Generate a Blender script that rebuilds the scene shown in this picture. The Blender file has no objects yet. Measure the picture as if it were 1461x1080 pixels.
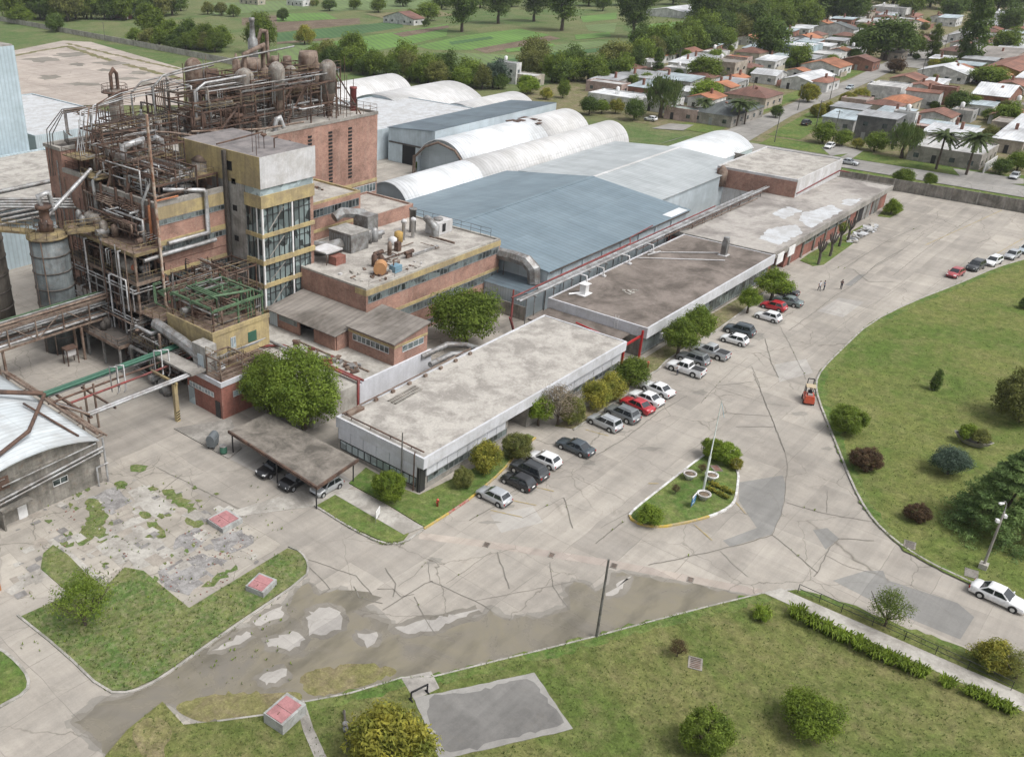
import bpy, math, random
from mathutils import Vector, Matrix
R=math.radians; PI=math.pi
scn=bpy.context.scene
COL=scn.collection
D=bpy.data
# ---------------------------------------------------------------- camera (surveyed from the photograph)
CAMH=56.0; FPX=1316.94; PCX=495.0; PCY=540.0; PITCH=R(26.757); YAW=R(44.612)
cam_d=D.cameras.new('camera'); cam=D.objects.new('camera',cam_d); COL.objects.link(cam)
cam.location=(0,0,CAMH); cam.rotation_euler=(R(90)-PITCH,0,YAW-R(90))
cam_d.sensor_fit='HORIZONTAL'; cam_d.sensor_width=36; cam_d.lens=FPX/1461*36
cam_d.shift_x=(730.5-PCX)/1461; cam_d.clip_end=8000; cam_d.clip_start=1
scn.camera=cam
_F=(math.cos(YAW),math.sin(YAW)); _fw=(_F[0]*math.cos(PITCH),_F[1]*math.cos(PITCH),-math.sin(PITCH))
_rt=(math.sin(YAW),-math.cos(YAW),0); _dn=(-_F[0]*math.sin(PITCH),-_F[1]*math.sin(PITCH),-math.cos(PITCH))
def G(px,py,z=0.0):
    """where the sight line through a photo point meets the level z (photo surveying)"""
    u,v=px-PCX,py-PCY
    d=[_rt[i]*u+_dn[i]*v+_fw[i]*FPX for i in range(3)]
    t=(z-CAMH)/d[2]
    return (d[0]*t,d[1]*t)
def mpp(px,py):
    """metres per photo pixel (across) at a ground point"""
    x,y=G(px,py); 
    return (x*_fw[0]+y*_fw[1]-CAMH*_fw[2])/FPX
# ---------------------------------------------------------------- tagging
def tag(o,label=None,cat=None,group=None,kind=None):
    if label: o['label']=label
    if cat: o['category']=cat
    if group: o['group']=group
    if kind: o['kind']=kind
    return o
def thing(name,label,cat,loc=(0,0,0),rz=0.0,group=None):
    o=D.objects.new(name,None); COL.objects.link(o); o.empty_display_size=.5
    o.location=loc if len(loc)==3 else (loc[0],loc[1],0); o.rotation_euler=(0,0,rz)
    return tag(o,label,cat,group,'thing')
def off(o):
    v=Vector((0,0,0))
    while o is not None:
        v+=o.location; o=o.parent
    return v
def clone(o,parent=None):
    c=o.copy(); COL.objects.link(c); c.parent=parent
    for ch in list(KIDS.get(o.as_pointer(),())):
        clone(ch,c)
    return c
KIDS={}
def rekid(o,p):
    o.parent=p; KIDS.setdefault(p.as_pointer(),[]).append(o)
def clone_thing(o,loc,rz=0.0,scale=None,label=None,group=None,cat=None,name=None):
    c=o.copy(); COL.objects.link(c)
    if name: c.name=name
    def rec(src,dst):
        for ch in list(KIDS.get(src.as_pointer(),())):
            k=ch.copy(); COL.objects.link(k); k.parent=dst; KIDS.setdefault(dst.as_pointer(),[]).append(k); rec(ch,k)
    rec(o,c)
    c.location=loc if len(loc)==3 else (loc[0],loc[1],0); c.rotation_euler=(0,0,rz)
    if scale is not None: c.scale=scale if hasattr(scale,'__len__') else (scale,)*3
    tag(c,label,cat,group)
    return c
def kids(o,stem):
    return [k for k in KIDS.get(o.as_pointer(),()) if k.name.split('.')[0]==stem]
def setmat(o,i,m):
    s=o.material_slots[i]; s.link='OBJECT'; s.material=m
# ---------------------------------------------------------------- mesh builder
class MB:
    def __init__(s): s.v=[];s.f=[];s.m=[];s.s=[]
    def add(s,vs,fs,m=0,sm=False):
        b=len(s.v); s.v+=[tuple(p) for p in vs]
        for f in fs: s.f.append([b+i for i in f]); s.m.append(m); s.s.append(sm)
        return s
    def box(s,x0,y0,z0,x1,y1,z1,m=0):
        v=[(x0,y0,z0),(x1,y0,z0),(x1,y1,z0),(x0,y1,z0),(x0,y0,z1),(x1,y0,z1),(x1,y1,z1),(x0,y1,z1)]
        return s.add(v,[(3,2,1,0),(4,5,6,7),(0,1,5,4),(1,2,6,5),(2,3,7,6),(3,0,4,7)],m)
    def obox(s,cx,cy,z0,sx,sy,sz,rot=0,m=0,tilt=0):
        c,q=math.cos(rot),math.sin(rot); v=[]
        for z in (z0,z0+sz):
            for a,b in ((-1,-1),(1,-1),(1,1),(-1,1)):
                x,y=a*sx/2,b*sy/2; v.append((cx+x*c-y*q,cy+x*q+y*c,z+tilt*a*sx/2))
        return s.add(v,[(3,2,1,0),(4,5,6,7),(0,1,5,4),(1,2,6,5),(2,3,7,6),(3,0,4,7)],m)
    def prism(s,poly,z0,z1,m=0,mt=None):
        n=len(poly); v=[(p[0],p[1],z0) for p in poly]+[(p[0],p[1],z1) for p in poly]
        a=sum(poly[i][0]*poly[(i+1)%n][1]-poly[(i+1)%n][0]*poly[i][1] for i in range(n))
        if a<0: poly=poly[::-1]; v=[(p[0],p[1],z0) for p in poly]+[(p[0],p[1],z1) for p in poly]
        s.add(v,[(i,(i+1)%n,n+(i+1)%n,n+i) for i in range(n)]+[list(range(n))[::-1]],m)
        return s.add([(p[0],p[1],z1) for p in poly],[list(range(n))],m if mt is None else mt)
    def sheet(s,poly,z,m=0):
        n=len(poly)
        a=sum(poly[i][0]*poly[(i+1)%n][1]-poly[(i+1)%n][0]*poly[i][1] for i in range(n))
        if a<0: poly=poly[::-1]
        return s.add([(p[0],p[1],z) for p in poly],[list(range(n))],m)
    def quad(s,a,b,c,d,m=0): return s.add([a,b,c,d],[(0,1,2,3)],m)
    def tube(s,pts,r,n=8,m=0,cap=True,sm=True):
        P=[Vector(p) for p in pts]; k=len(P); rr=r if hasattr(r,'__len__') else [r]*k
        T=[]
        for i in range(k):
            a=(P[i]-P[i-1]).normalized() if i>0 else None; b=(P[i+1]-P[i]).normalized() if i<k-1 else None
            t=(a+b) if (a is not None and b is not None) else (a if a is not None else b)
            if t.length<1e-5: t=a
            T.append(t.normalized())
        up=Vector((0,0,1)) if abs(T[0].z)<.9 else Vector((1,0,0))
        u=T[0].cross(up).normalized(); vs=[]
        for i in range(k):
            u=(u-T[i]*u.dot(T[i]))
            if u.length<1e-4: u=T[i].orthogonal()
            u.normalize(); w=T[i].cross(u)
            st=1.0
            if 0<i<k-1:
                c=(P[i]-P[i-1]).normalized().dot(T[i]); st=min(1.6,1/max(c,.4))
            for j in range(n):
                a=2*PI*j/n; q=P[i]+(u*math.cos(a)+w*math.sin(a))*rr[i]*(1 if 0 in (i,) or i==k-1 else st)
                vs.append(q)
        fs=[(i*n+j,i*n+(j+1)%n,(i+1)*n+(j+1)%n,(i+1)*n+j) for i in range(k-1) for j in range(n)]
        s.add(vs,fs,m,sm)
        if cap:
            s.add(vs[:n],[list(range(n))[::-1]],m); s.add(vs[-n:],[list(range(n))],m)
        return s
    def lathe(s,cx,cy,prof,n=20,m=0,sm=True,ms=None):
        vs=[];k=len(prof)
        for r,z in prof:
            for j in range(n):
                a=2*PI*j/n; vs.append((cx+r*math.cos(a),cy+r*math.sin(a),z))
        for i in range(k-1):
            b=len(s.v) if i==0 else b
            pass
        base=len(s.v); s.v+=vs
        for i in range(k-1):
            for j in range(n):
                s.f.append([base+i*n+j,base+i*n+(j+1)%n,base+(i+1)*n+(j+1)%n,base+(i+1)*n+j]); s.m.append(ms[i] if ms else m); s.s.append(sm)
        if prof[0][0]>1e-4: s.f.append([base+j for j in range(n)][::-1]); s.m.append(ms[0] if ms else m); s.s.append(False)
        if prof[-1][0]>1e-4: s.f.append([base+(k-1)*n+j for j in range(n)]); s.m.append(ms[-1] if ms else m); s.s.append(False)
        return s
    def hcyl(s,p0,p1,r,n=14,m=0): return s.tube([p0,p1],r,n,m)
    def build(s,name,mats,parent=None,local=False,loc=None):
        me=D.meshes.new(name); vs=s.v
        if parent is not None and not local:
            o=off(parent); vs=[(x-o.x,y-o.y,z-o.z) for x,y,z in vs]
        if loc is not None: vs=[(x-loc[0],y-loc[1],z-loc[2]) for x,y,z in vs]
        me.from_pydata(vs,[],s.f)
        if not isinstance(mats,(list,tuple)): mats=[mats]
        for m in mats: me.materials.append(m)
        me.polygons.foreach_set('material_index',s.m); me.polygons.foreach_set('use_smooth',s.s)
        me.update()
        ob=D.objects.new(name,me); COL.objects.link(ob)
        if parent is not None: rekid(ob,parent)
        if loc is not None: ob.location=loc
        return ob
# ---------------------------------------------------------------- materials
def _new(name):
    m=D.materials.new(name); m.use_nodes=True; nt=m.node_tree; b=nt.nodes['Principled BSDF']
    return m,nt,b
def N(nt,t,**k):
    n=nt.nodes.new(t)
    for a,v in k.items():
        if a.startswith('i_'): n.inputs[a[2:].replace('_',' ')].default_value=v
        else: setattr(n,a,v)
    return n
def ramp(nt,src,stops):
    r=nt.nodes.new('ShaderNodeValToRGB'); e=r.color_ramp.elements
    while len(e)<len(stops): e.new(.5)
    for i,(p,c) in enumerate(stops):
        e[i].position=p; e[i].color=(c[0],c[1],c[2],1) if hasattr(c,'__len__') else (c,c,c,1)
    nt.links.new(src,r.inputs[0]); return r.outputs[0]
def mixc(nt,fac,a,b,mode='MIX'):
    n=nt.nodes.new('ShaderNodeMix'); n.data_type='RGBA'; n.blend_type=mode
    for s,v in ((n.inputs[0],fac),(n.inputs[6],a),(n.inputs[7],b)):
        if hasattr(v,'is_linked') or hasattr(v,'links'): nt.links.new(v,s)
        elif hasattr(v,'__len__'): s.default_value=(v[0],v[1],v[2],1)
        else: s.default_value=v
    return n.outputs[2]
def coord(nt,kind='Object',scale=(1,1,1),rot=(0,0,0)):
    t=nt.nodes.new('ShaderNodeTexCoord') if kind!='World' else nt.nodes.new('ShaderNodeNewGeometry')
    o=t.outputs[kind] if kind!='World' else t.outputs['Position']
    mp=nt.nodes.new('ShaderNodeMapping'); mp.inputs['Scale'].default_value=scale; mp.inputs['Rotation'].default_value=rot
    nt.links.new(o,mp.inputs[0]); return mp.outputs[0]
def noise(nt,vec,sc,det=5,rough=.6,dist=0):
    n=N(nt,'ShaderNodeTexNoise'); n.inputs['Scale'].default_value=sc; n.inputs['Detail'].default_value=det
    n.inputs['Roughness'].default_value=rough; n.inputs['Distortion'].default_value=dist
    nt.links.new(vec,n.inputs['Vector']); return n.outputs[0]
def bump(nt,b,h,strength=.3,dist=.05):
    n=N(nt,'ShaderNodeBump'); n.inputs['Strength'].default_value=strength; n.inputs['Distance'].default_value=dist
    nt.links.new(h,n.inputs['Height']); nt.links.new(n.outputs[0],b.inputs['Normal'])
def S(c): # sRGB 0-255 -> linear
    return tuple((x/255/12.92 if x<=10 else ((x/255+.055)/1.055)**2.4) for x in c)
_plain={}
def plain(col,rough=.6,metal=0.0,spec=.5,name=None):
    k=(tuple(round(c,3) for c in col),rough,metal)
    if k in _plain: return _plain[k]
    m,nt,b=_new(name or 'paint'); v=coord(nt); n=noise(nt,v,1.3,6,.65)
    c=mixc(nt,1.0,col,ramp(nt,n,[(.3,.82),(.7,1.12)]),'MULTIPLY'); nt.links.new(c,b.inputs['Base Color'])
    b.inputs['Roughness'].default_value=rough; b.inputs['Metallic'].default_value=metal; b.inputs['Specular IOR Level'].default_value=spec
    _plain[k]=m; return m
def weathered(name,col,dark,amount=.5,scale=.25,rough=.85,streak=0.0,kind='World',rust=None,fine=.10,metal=0):
    """painted or cast surface with stains, fine grain, optional vertical streaks and rust"""
    m,nt,b=_new(name); v=coord(nt,kind); n1=noise(nt,v,scale,8,.68,.4); n2=noise(nt,v,scale*9,6,.7); n3=noise(nt,v,7,4,.7)
    f=ramp(nt,n1,[(.47-.10*amount,0),(.54+.06*amount,1)])
    c=mixc(nt,f,dark,col)
    c=mixc(nt,1.0,c,ramp(nt,n2,[(.25,1-.35*amount),(.7,1.06)]),'MULTIPLY')
    c=mixc(nt,1.0,c,ramp(nt,n3,[(.2,1-fine),(.8,1+fine)]),'MULTIPLY')
    if streak:
        vs=coord(nt,kind,(1.6,1.6,.10)); s=noise(nt,vs,1.0,5,.75)
        c=mixc(nt,1.0,c,ramp(nt,s,[(.38,1-streak),(.62,1.03)]),'MULTIPLY')
    if rust:
        r=noise(nt,v,scale*4,8,.75,.6); c=mixc(nt,ramp(nt,r,[(.53,0),(.66,rust[1])]),c,rust[0])
    nt.links.new(c,b.inputs['Base Color']); b.inputs['Roughness'].default_value=rough; b.inputs['Metallic'].default_value=metal
    bump(nt,b,n3,.15,.03); return m
def brick(name,c1,c2,mortar,stain=.45,scale=1.0):
    m,nt,b=_new(name); g=nt.nodes.new('ShaderNodeNewGeometry'); sp=nt.nodes.new('ShaderNodeSeparateXYZ'); nt.links.new(g.outputs['Position'],sp.inputs[0])
    ad=N(nt,'ShaderNodeMath',operation='ADD'); nt.links.new(sp.outputs[0],ad.inputs[0]); nt.links.new(sp.outputs[1],ad.inputs[1])
    cb=nt.nodes.new('ShaderNodeCombineXYZ'); nt.links.new(ad.outputs[0],cb.inputs[0]); nt.links.new(sp.outputs[2],cb.inputs[1])
    t=N(nt,'ShaderNodeTexBrick'); t.inputs['Scale'].default_value=scale; t.inputs['Brick Width'].default_value=.3; t.inputs['Row Height'].default_value=.12
    t.inputs['Mortar Size'].default_value=.012; t.inputs['Color1'].default_value=(*c1,1); t.inputs['Color2'].default_value=(*c2,1); t.inputs['Mortar'].default_value=(*mortar,1)
    nt.links.new(cb.outputs[0],t.inputs['Vector'])
    v=coord(nt,'World'); n1=noise(nt,v,.22,9,.72,.5); n2=noise(nt,coord(nt,'World',(1.2,1.2,.12)),1.1,6,.75); n3=noise(nt,v,2.2,5,.7)
    c=mixc(nt,1.0,t.outputs[0],ramp(nt,n1,[(.30,1-stain*1.1),(.62,1.12)]),'MULTIPLY')
    c=mixc(nt,ramp(nt,n2,[(.50,0),(.72,.5)]),c,(.36,.27,.22))
    c=mixc(nt,1.0,c,ramp(nt,n3,[(.25,.78),(.75,1.15)]),'MULTIPLY')
    nt.links.new(c,b.inputs['Base Color']); b.inputs['Roughness'].default_value=.92; bump(nt,b,t.outputs[1],.2,.01); return m
def sheetmetal(name,col,dark,axis=0,pitch=.9,rough=.45,amount=.4,metal=.0,rust=None,bands=0.0):
    """ribbed roof sheeting; ribs repeat along the given world axis"""
    m,nt,b=_new(name); v=coord(nt,'World'); w=N(nt,'ShaderNodeTexWave',wave_type='BANDS',bands_direction='XYZ'[axis],wave_profile='SIN')
    w.inputs['Scale'].default_value=.314/pitch; w.inputs['Distortion'].default_value=0; nt.links.new(v,w.inputs['Vector'])
    n1=noise(nt,v,.12,7,.65,.3); sc=[.9,.9,.9]; sc[1-axis]=.08 
    n2=noise(nt,coord(nt,'World',tuple(sc)),.8,6,.7)
    c=mixc(nt,ramp(nt,n1,[(.42-.06*amount,0),(.58,1)]),dark,col)
    c=mixc(nt,1.0,c,ramp(nt,n2,[(.3,1-.4*amount),(.65,1.05)]),'MULTIPLY')
    c=mixc(nt,1.0,c,ramp(nt,w.outputs[1],[(0,.86),(.4,1.02)]),'MULTIPLY')
    lp=N(nt,'ShaderNodeTexWave',wave_type='BANDS',bands_direction='XYZ'[1-axis],wave_profile='SAW'); lp.inputs['Scale'].default_value=.314/5.2; lp.inputs['Distortion'].default_value=0; nt.links.new(v,lp.inputs['Vector'])
    c=mixc(nt,1.0,c,ramp(nt,lp.outputs[1],[(0,.84),(.03,1.0),(.9,1.0),(1,1.05)]),'MULTIPLY')
    tb=N(nt,'ShaderNodeTexBrick',offset=.5); tb.inputs['Scale'].default_value=1; tb.inputs['Mortar Size'].default_value=0; tb.inputs['Brick Width'].default_value=(1.1 if axis==0 else 5.2); tb.inputs['Row Height'].default_value=(5.2 if axis==0 else 1.1); tb.inputs['Color1'].default_value=(.91,.91,.91,1); tb.inputs['Color2'].default_value=(1.06,1.06,1.06,1); nt.links.new(v,tb.inputs['Vector']); c=mixc(nt,.8,c,tb.outputs[0],'MULTIPLY')
    if bands:
        sc2=[.001,.001,.001]; sc2[1-axis]=.22
        q=noise(nt,coord(nt,'World',tuple(sc2)),1.0,3,.9); c=mixc(nt,1.0,c,ramp(nt,q,[(.35,1-bands),(.65,1+bands*.4)]),'MULTIPLY')
    if rust:
        r=noise(nt,v,.35,9,.75,.8); c=mixc(nt,ramp(nt,r,[(.52,0),(.68,rust[1])]),c,rust[0])
    nt.links.new(c,b.inputs['Base Color']); b.inputs['Roughness'].default_value=rough; b.inputs['Metallic'].default_value=metal
    bump(nt,b,w.outputs[1],.25,.05); return m
def glassm(name,col=(.03,.04,.045),rough=.12,var=.5):
    m,nt,b=_new(name); v=coord(nt,'World'); n=N(nt,'ShaderNodeTexVoronoi',feature='F1'); n.inputs['Scale'].default_value=.8; nt.links.new(v,n.inputs['Vector'])
    c=mixc(nt,1.0,col,ramp(nt,n.outputs['Color'],[(.2,1-var),(.8,1+var*2)]),'MULTIPLY')
    nt.links.new(c,b.inputs['Base Color']); b.inputs['Roughness'].default_value=rough; b.inputs['Specular IOR Level'].default_value=.7; return m
def leafm(name,c1,c2,sc=2.0,kind='Object'):
    m,nt,b=_new(name); v=coord(nt,kind); n=noise(nt,v,sc,4,.6); oi=nt.nodes.new('ShaderNodeObjectInfo')
    ge=nt.nodes.new('ShaderNodeNewGeometry')
    c=mixc(nt,ramp(nt,n,[(.35,0),(.65,1)]),c1,c2)
    c=mixc(nt,1.0,c,ramp(nt,ge.outputs['Random Per Island'],[(0,.62),(1,1.35)]),'MULTIPLY')
    c=mixc(nt,1.0,c,ramp(nt,oi.outputs['Random'],[(0,.82),(1,1.18)]),'MULTIPLY')
    nt.links.new(c,b.inputs['Base Color']); b.inputs['Roughness'].default_value=.7; b.inputs['Specular IOR Level'].default_value=.25
    tr=nt.nodes.new('ShaderNodeBsdfTranslucent'); nt.links.new(c,tr.inputs[0]); mx=nt.nodes.new('ShaderNodeMixShader'); mx.inputs[0].default_value=.42
    out=nt.nodes['Material Output']; nt.links.new(b.outputs[0],mx.inputs[1]); nt.links.new(tr.outputs[0],mx.inputs[2]); nt.links.new(mx.outputs[0],out.inputs[0]); return m
def grassm(name,a,b_,c_,sc=.09,dry=.5):
    m,nt,b=_new(name); v=coord(nt,'World'); n1=noise(nt,v,sc,8,.7,.6); n2=noise(nt,v,sc*7,6,.7); n3=noise(nt,v,5,4,.8)
    c=mixc(nt,ramp(nt,n1,[(.42,0),(.58,1)]),a,b_); c=mixc(nt,ramp(nt,n2,[(.45,0),(.72,dry)]),c,c_)
    c=mixc(nt,1.0,c,ramp(nt,n3,[(.25,.55),(.75,1.4)]),'MULTIPLY'); n4=noise(nt,v,1.1,5,.75,.5); c=mixc(nt,1.0,c,ramp(nt,n4,[(.32,.68),(.66,1.28)]),'MULTIPLY')
    nt.links.new(c,b.inputs['Base Color']); b.inputs['Roughness'].default_value=.95; b.inputs['Specular IOR Level'].default_value=.1; bump(nt,b,n3,.5,.08); return m
def carpaint(name,col,metal=.0):
    m,nt,b=_new(name); b.inputs['Base Color'].default_value=(*col,1); b.inputs['Metallic'].default_value=metal; b.inputs['Roughness'].default_value=.35
    v=coord(nt); n=noise(nt,v,3,4,.6); c=mixc(nt,1.0,col,ramp(nt,n,[(.3,.88),(.7,1.05)]),'MULTIPLY'); nt.links.new(c,b.inputs['Base Color'])
    b.inputs['Coat Weight'].default_value=.7; b.inputs['Coat Roughness'].default_value=.08; return m
RUSTC=(.13,.055,.03)
M={}
M['white_wall']=weathered('painted_white_wall',(.60,.61,.65),(.54,.55,.58),.22,.3,.8,.07)
M['fascia']=weathered('grey_white_fascia',(.56,.57,.60),(.49,.495,.51),.25,.35,.8,.08)
M['roof_pale']=weathered('pale_stained_roof',(.475,.45,.41),(.29,.27,.245),.8,.38,.95,0,fine=.16)
M['roof_brown']=weathered('brown_stained_roof',(.235,.20,.175),(.10,.083,.07),.8,.15,.95,0,fine=.18)
M['roof_ext']=weathered('grey_patched_roof',(.40,.375,.345),(.22,.20,.185),.7,.12,.95,0,fine=.15)
M['white_patch']=weathered('white_roof_coating',(.52,.54,.56),(.42,.42,.42),.5,.5,.8)
M['concrete']=weathered('old_concrete',(.36,.34,.31),(.22,.205,.185),.7,.3,.92,.1)
M['concrete_wall']=weathered('stained_concrete_wall',(.33,.31,.275),(.16,.15,.13),.8,.35,.92,.3,rust=((.20,.13,.08),.35))
M['pale_concrete']=weathered('pale_concrete',(.46,.44,.40),(.30,.28,.25),.6,.3,.9,.1)
M['brick']=brick('weathered_brick',(.335,.168,.122),(.425,.225,.168),(.37,.30,.255),.52)
M['brick_dark']=brick('dark_red_brick',(.25,.085,.062),(.31,.11,.08),(.27,.17,.14),.45)
M['yellow']=weathered('faded_yellow_paint',(.50,.40,.20),(.36,.29,.17),.6,.35,.85,.22,rust=((.20,.16,.11),.45))
M['tower_white']=weathered('off_white_paint',(.60,.60,.61),(.48,.47,.46),.4,.3,.8,.12)
M['tower_grey']=weathered('grey_render',(.40,.385,.36),(.24,.23,.21),.6,.3,.9,.3)
M['blue_roof']=sheetmetal('blue_grey_roof_sheets',(.178,.237,.275),(.15,.204,.24),0,1.1,.5,.25,bands=.10)
M['grey_roof']=sheetmetal('grey_roof_sheets',(.41,.44,.45),(.35,.38,.39),0,1.1,.5,.3,bands=.08)
M['dark_roof']=sheetmetal('slate_blue_roof_sheets',(.14,.185,.215),(.095,.125,.15),0,1.0,.5,.5,bands=.12)
M['vault_white']=sheetmetal('white_vault_sheets',(.74,.77,.80),(.60,.62,.63),0,1.0,.4,.3)
M['vault_grey']=sheetmetal('pale_grey_vault_sheets',(.60,.60,.60),(.50,.495,.485),0,1.0,.6,.3)
M['vault_left']=sheetmetal('pale_blue_vault_sheets',(.50,.545,.57),(.38,.40,.41),1,.8,.55,.5,rust=((.22,.17,.13),.25))
M['clad']=sheetmetal('pale_blue_cladding',(.50,.57,.61),(.40,.46,.49),0,.5,.5,.3)
M['clad_y']=sheetmetal('pale_blue_cladding_side',(.50,.57,.61),(.40,.46,.49),1,.5,.5,.3)
M['asbestos']=sheetmetal('fibre_cement_roof',(.27,.245,.22),(.12,.105,.09),0,.9,.9,.7)
M['asbestos_y']=sheetmetal('fibre_cement_roof_side',(.27,.245,.22),(.12,.105,.09),1,.9,.9,.7)
M['rust']=weathered('rusty_steel',(.15,.088,.062),(.07,.045,.036),.7,.8,.8,.2)
M['rust_pale']=weathered('rust_stained_steel',(.28,.215,.17),(.14,.085,.06),.8,.8,.75,.3)
M['steel']=weathered('dull_galvanised_steel',(.36,.37,.37),(.19,.18,.17),.6,.6,.5,.2,rust=((.16,.08,.05),.6),metal=.3)
M['pipe']=weathered('silver_pipe_lagging',(.46,.47,.48),(.28,.275,.27),.4,.6,.42,.1,rust=((.2,.11,.07),.4),metal=.35)
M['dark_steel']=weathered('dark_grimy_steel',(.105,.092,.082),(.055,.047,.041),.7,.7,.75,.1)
M['vessel']=weathered('stained_grey_vessel',(.36,.34,.305),(.19,.155,.125),.8,.6,.7,.5,rust=((.13,.06,.04),.75))
M['tank']=weathered('blue_grey_tank',(.165,.19,.195),(.075,.085,.088),.7,.3,.6,.35,rust=((.12,.07,.045),.4))
M['tank_brown']=weathered('brown_grey_tank',(.155,.14,.12),(.075,.066,.055),.7,.3,.7,.35,rust=((.14,.09,.05),.4))
M['ygrate']=weathered('faded_yellow_steel',(.31,.245,.12),(.15,.115,.075),.7,.8,.8,.2,rust=((.12,.06,.035),.7))
M['green_steel']=weathered('green_painted_steel',(.105,.185,.10),(.06,.11,.06),.6,.7,.7,.1,rust=((.12,.07,.045),.4))
M['green_pipe']=plain((.035,.115,.075),.55,name='dark_green_pipe')
M['red_pipe']=weathered('red_painted_pipe',(.26,.055,.05),(.13,.045,.04),.6,.7,.6)
M['redsteel']=plain((.38,.025,.025),.45,name='red_steel')
M['blue_tower']=sheetmetal('light_blue_tower_cladding',(.47,.57,.62),(.40,.49,.53),0,.8,.55,.3)
M['glass']=glassm('dark_window_glass',(.045,.055,.058),.12,.6); M['glass_tower']=glassm('greenish_landing_glass',(.10,.125,.125),.15,.7)
M['glass_dull']=glassm('dusty_window_glass',(.075,.09,.09),.3,.65)
M['glass_blue']=glassm('pale_blinds_glass',(.30,.36,.38),.2,.25)
M['frame_dark']=plain((.03,.03,.032),.5,name='dark_frame'); M['frame_white']=plain((.62,.62,.62),.5,name='white_frame')
M['frame_grey']=plain((.26,.27,.27),.5,name='grey_frame')
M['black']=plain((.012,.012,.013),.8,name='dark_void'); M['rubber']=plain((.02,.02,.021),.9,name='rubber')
M['white']=plain((.72,.72,.72),.55,name='white_paint'); M['alu']=plain((.55,.57,.58),.35,.6,name='aluminium')
M['kerb']=weathered('pale_kerb',(.42,.40,.37),(.26,.25,.22),.6,.8,.9); M['kerb_white']=weathered('white_painted_kerb',(.66,.66,.65),(.40,.38,.36),.4,.9,.85)
M['kerb_yellow']=weathered('yellow_painted_kerb',(.52,.37,.07),(.36,.30,.18),.6,1.2,.85); M['kerb_red']=weathered('red_painted_kerb',(.38,.08,.06),(.36,.27,.22),.6,1.2,.85)
M['trunk']=weathered('tree_bark',(.13,.10,.075),(.06,.045,.035),.6,1.2,.95,.2,kind='Object')
M['wood']=weathered('weathered_pole_wood',(.17,.17,.155),(.10,.095,.085),.6,1,.9,.2,kind='Object')
# ================================================================ GROUND
rnd=random.Random(7)
def pg(pts,z=0.0): return [G(x,y,z) for x,y in pts]
def jag(poly,step=.9,amp=.35,seed=1,closed=True):
    r=random.Random(seed); out=[]; n=len(poly)
    for i in range(n if closed else n-1):
        a,b=poly[i],poly[(i+1)%n]; L=math.hypot(b[0]-a[0],b[1]-a[1]); k=max(1,int(L/step))
        for j in range(k):
            t=j/k; out.append((a[0]+(b[0]-a[0])*t+r.uniform(-amp,amp)*(j>0),a[1]+(b[1]-a[1])*t+r.uniform(-amp,amp)*(j>0)))
    if not closed: out.append(poly[-1])
    return out
def smooth(poly,it=2,closed=True):
    for _ in range(it):
        o=[];n=len(poly)
        if not closed: o.append(poly[0])
        for i in range(n if closed else n-1):
            a,b=poly[i],poly[(i+1)%n]; o+= [(a[0]*.75+b[0]*.25,a[1]*.75+b[1]*.25),(a[0]*.25+b[0]*.75,a[1]*.25+b[1]*.75)]
        if not closed: o.append(poly[-1])
        poly=o
    return poly
def ribbon(mb,pts,w,z,m=0,h=None):
    n=len(pts); L=[];Rr=[]
    for i in range(n):
        a=pts[max(0,i-1)];b=pts[min(n-1,i+1)]; dx,dy=b[0]-a[0],b[1]-a[1]; l=math.hypot(dx,dy) or 1
        L.append((pts[i][0]-dy/l*w/2,pts[i][1]+dx/l*w/2)); Rr.append((pts[i][0]+dy/l*w/2,pts[i][1]-dx/l*w/2))
    for i in range(n-1):
        if h is None: mb.add([(*L[i],z),(*Rr[i],z),(*Rr[i+1],z),(*L[i+1],z)],[(0,1,2,3)],m)
        else:
            mb.add([(*L[i],z),(*Rr[i],z),(*Rr[i+1],z),(*L[i+1],z),(*L[i],h),(*Rr[i],h),(*Rr[i+1],h),(*L[i+1],h)],[(4,5,6,7),(0,4,7,3),(1,2,6,5),(0,1,5,4),(2,3,7,6)],m)
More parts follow.
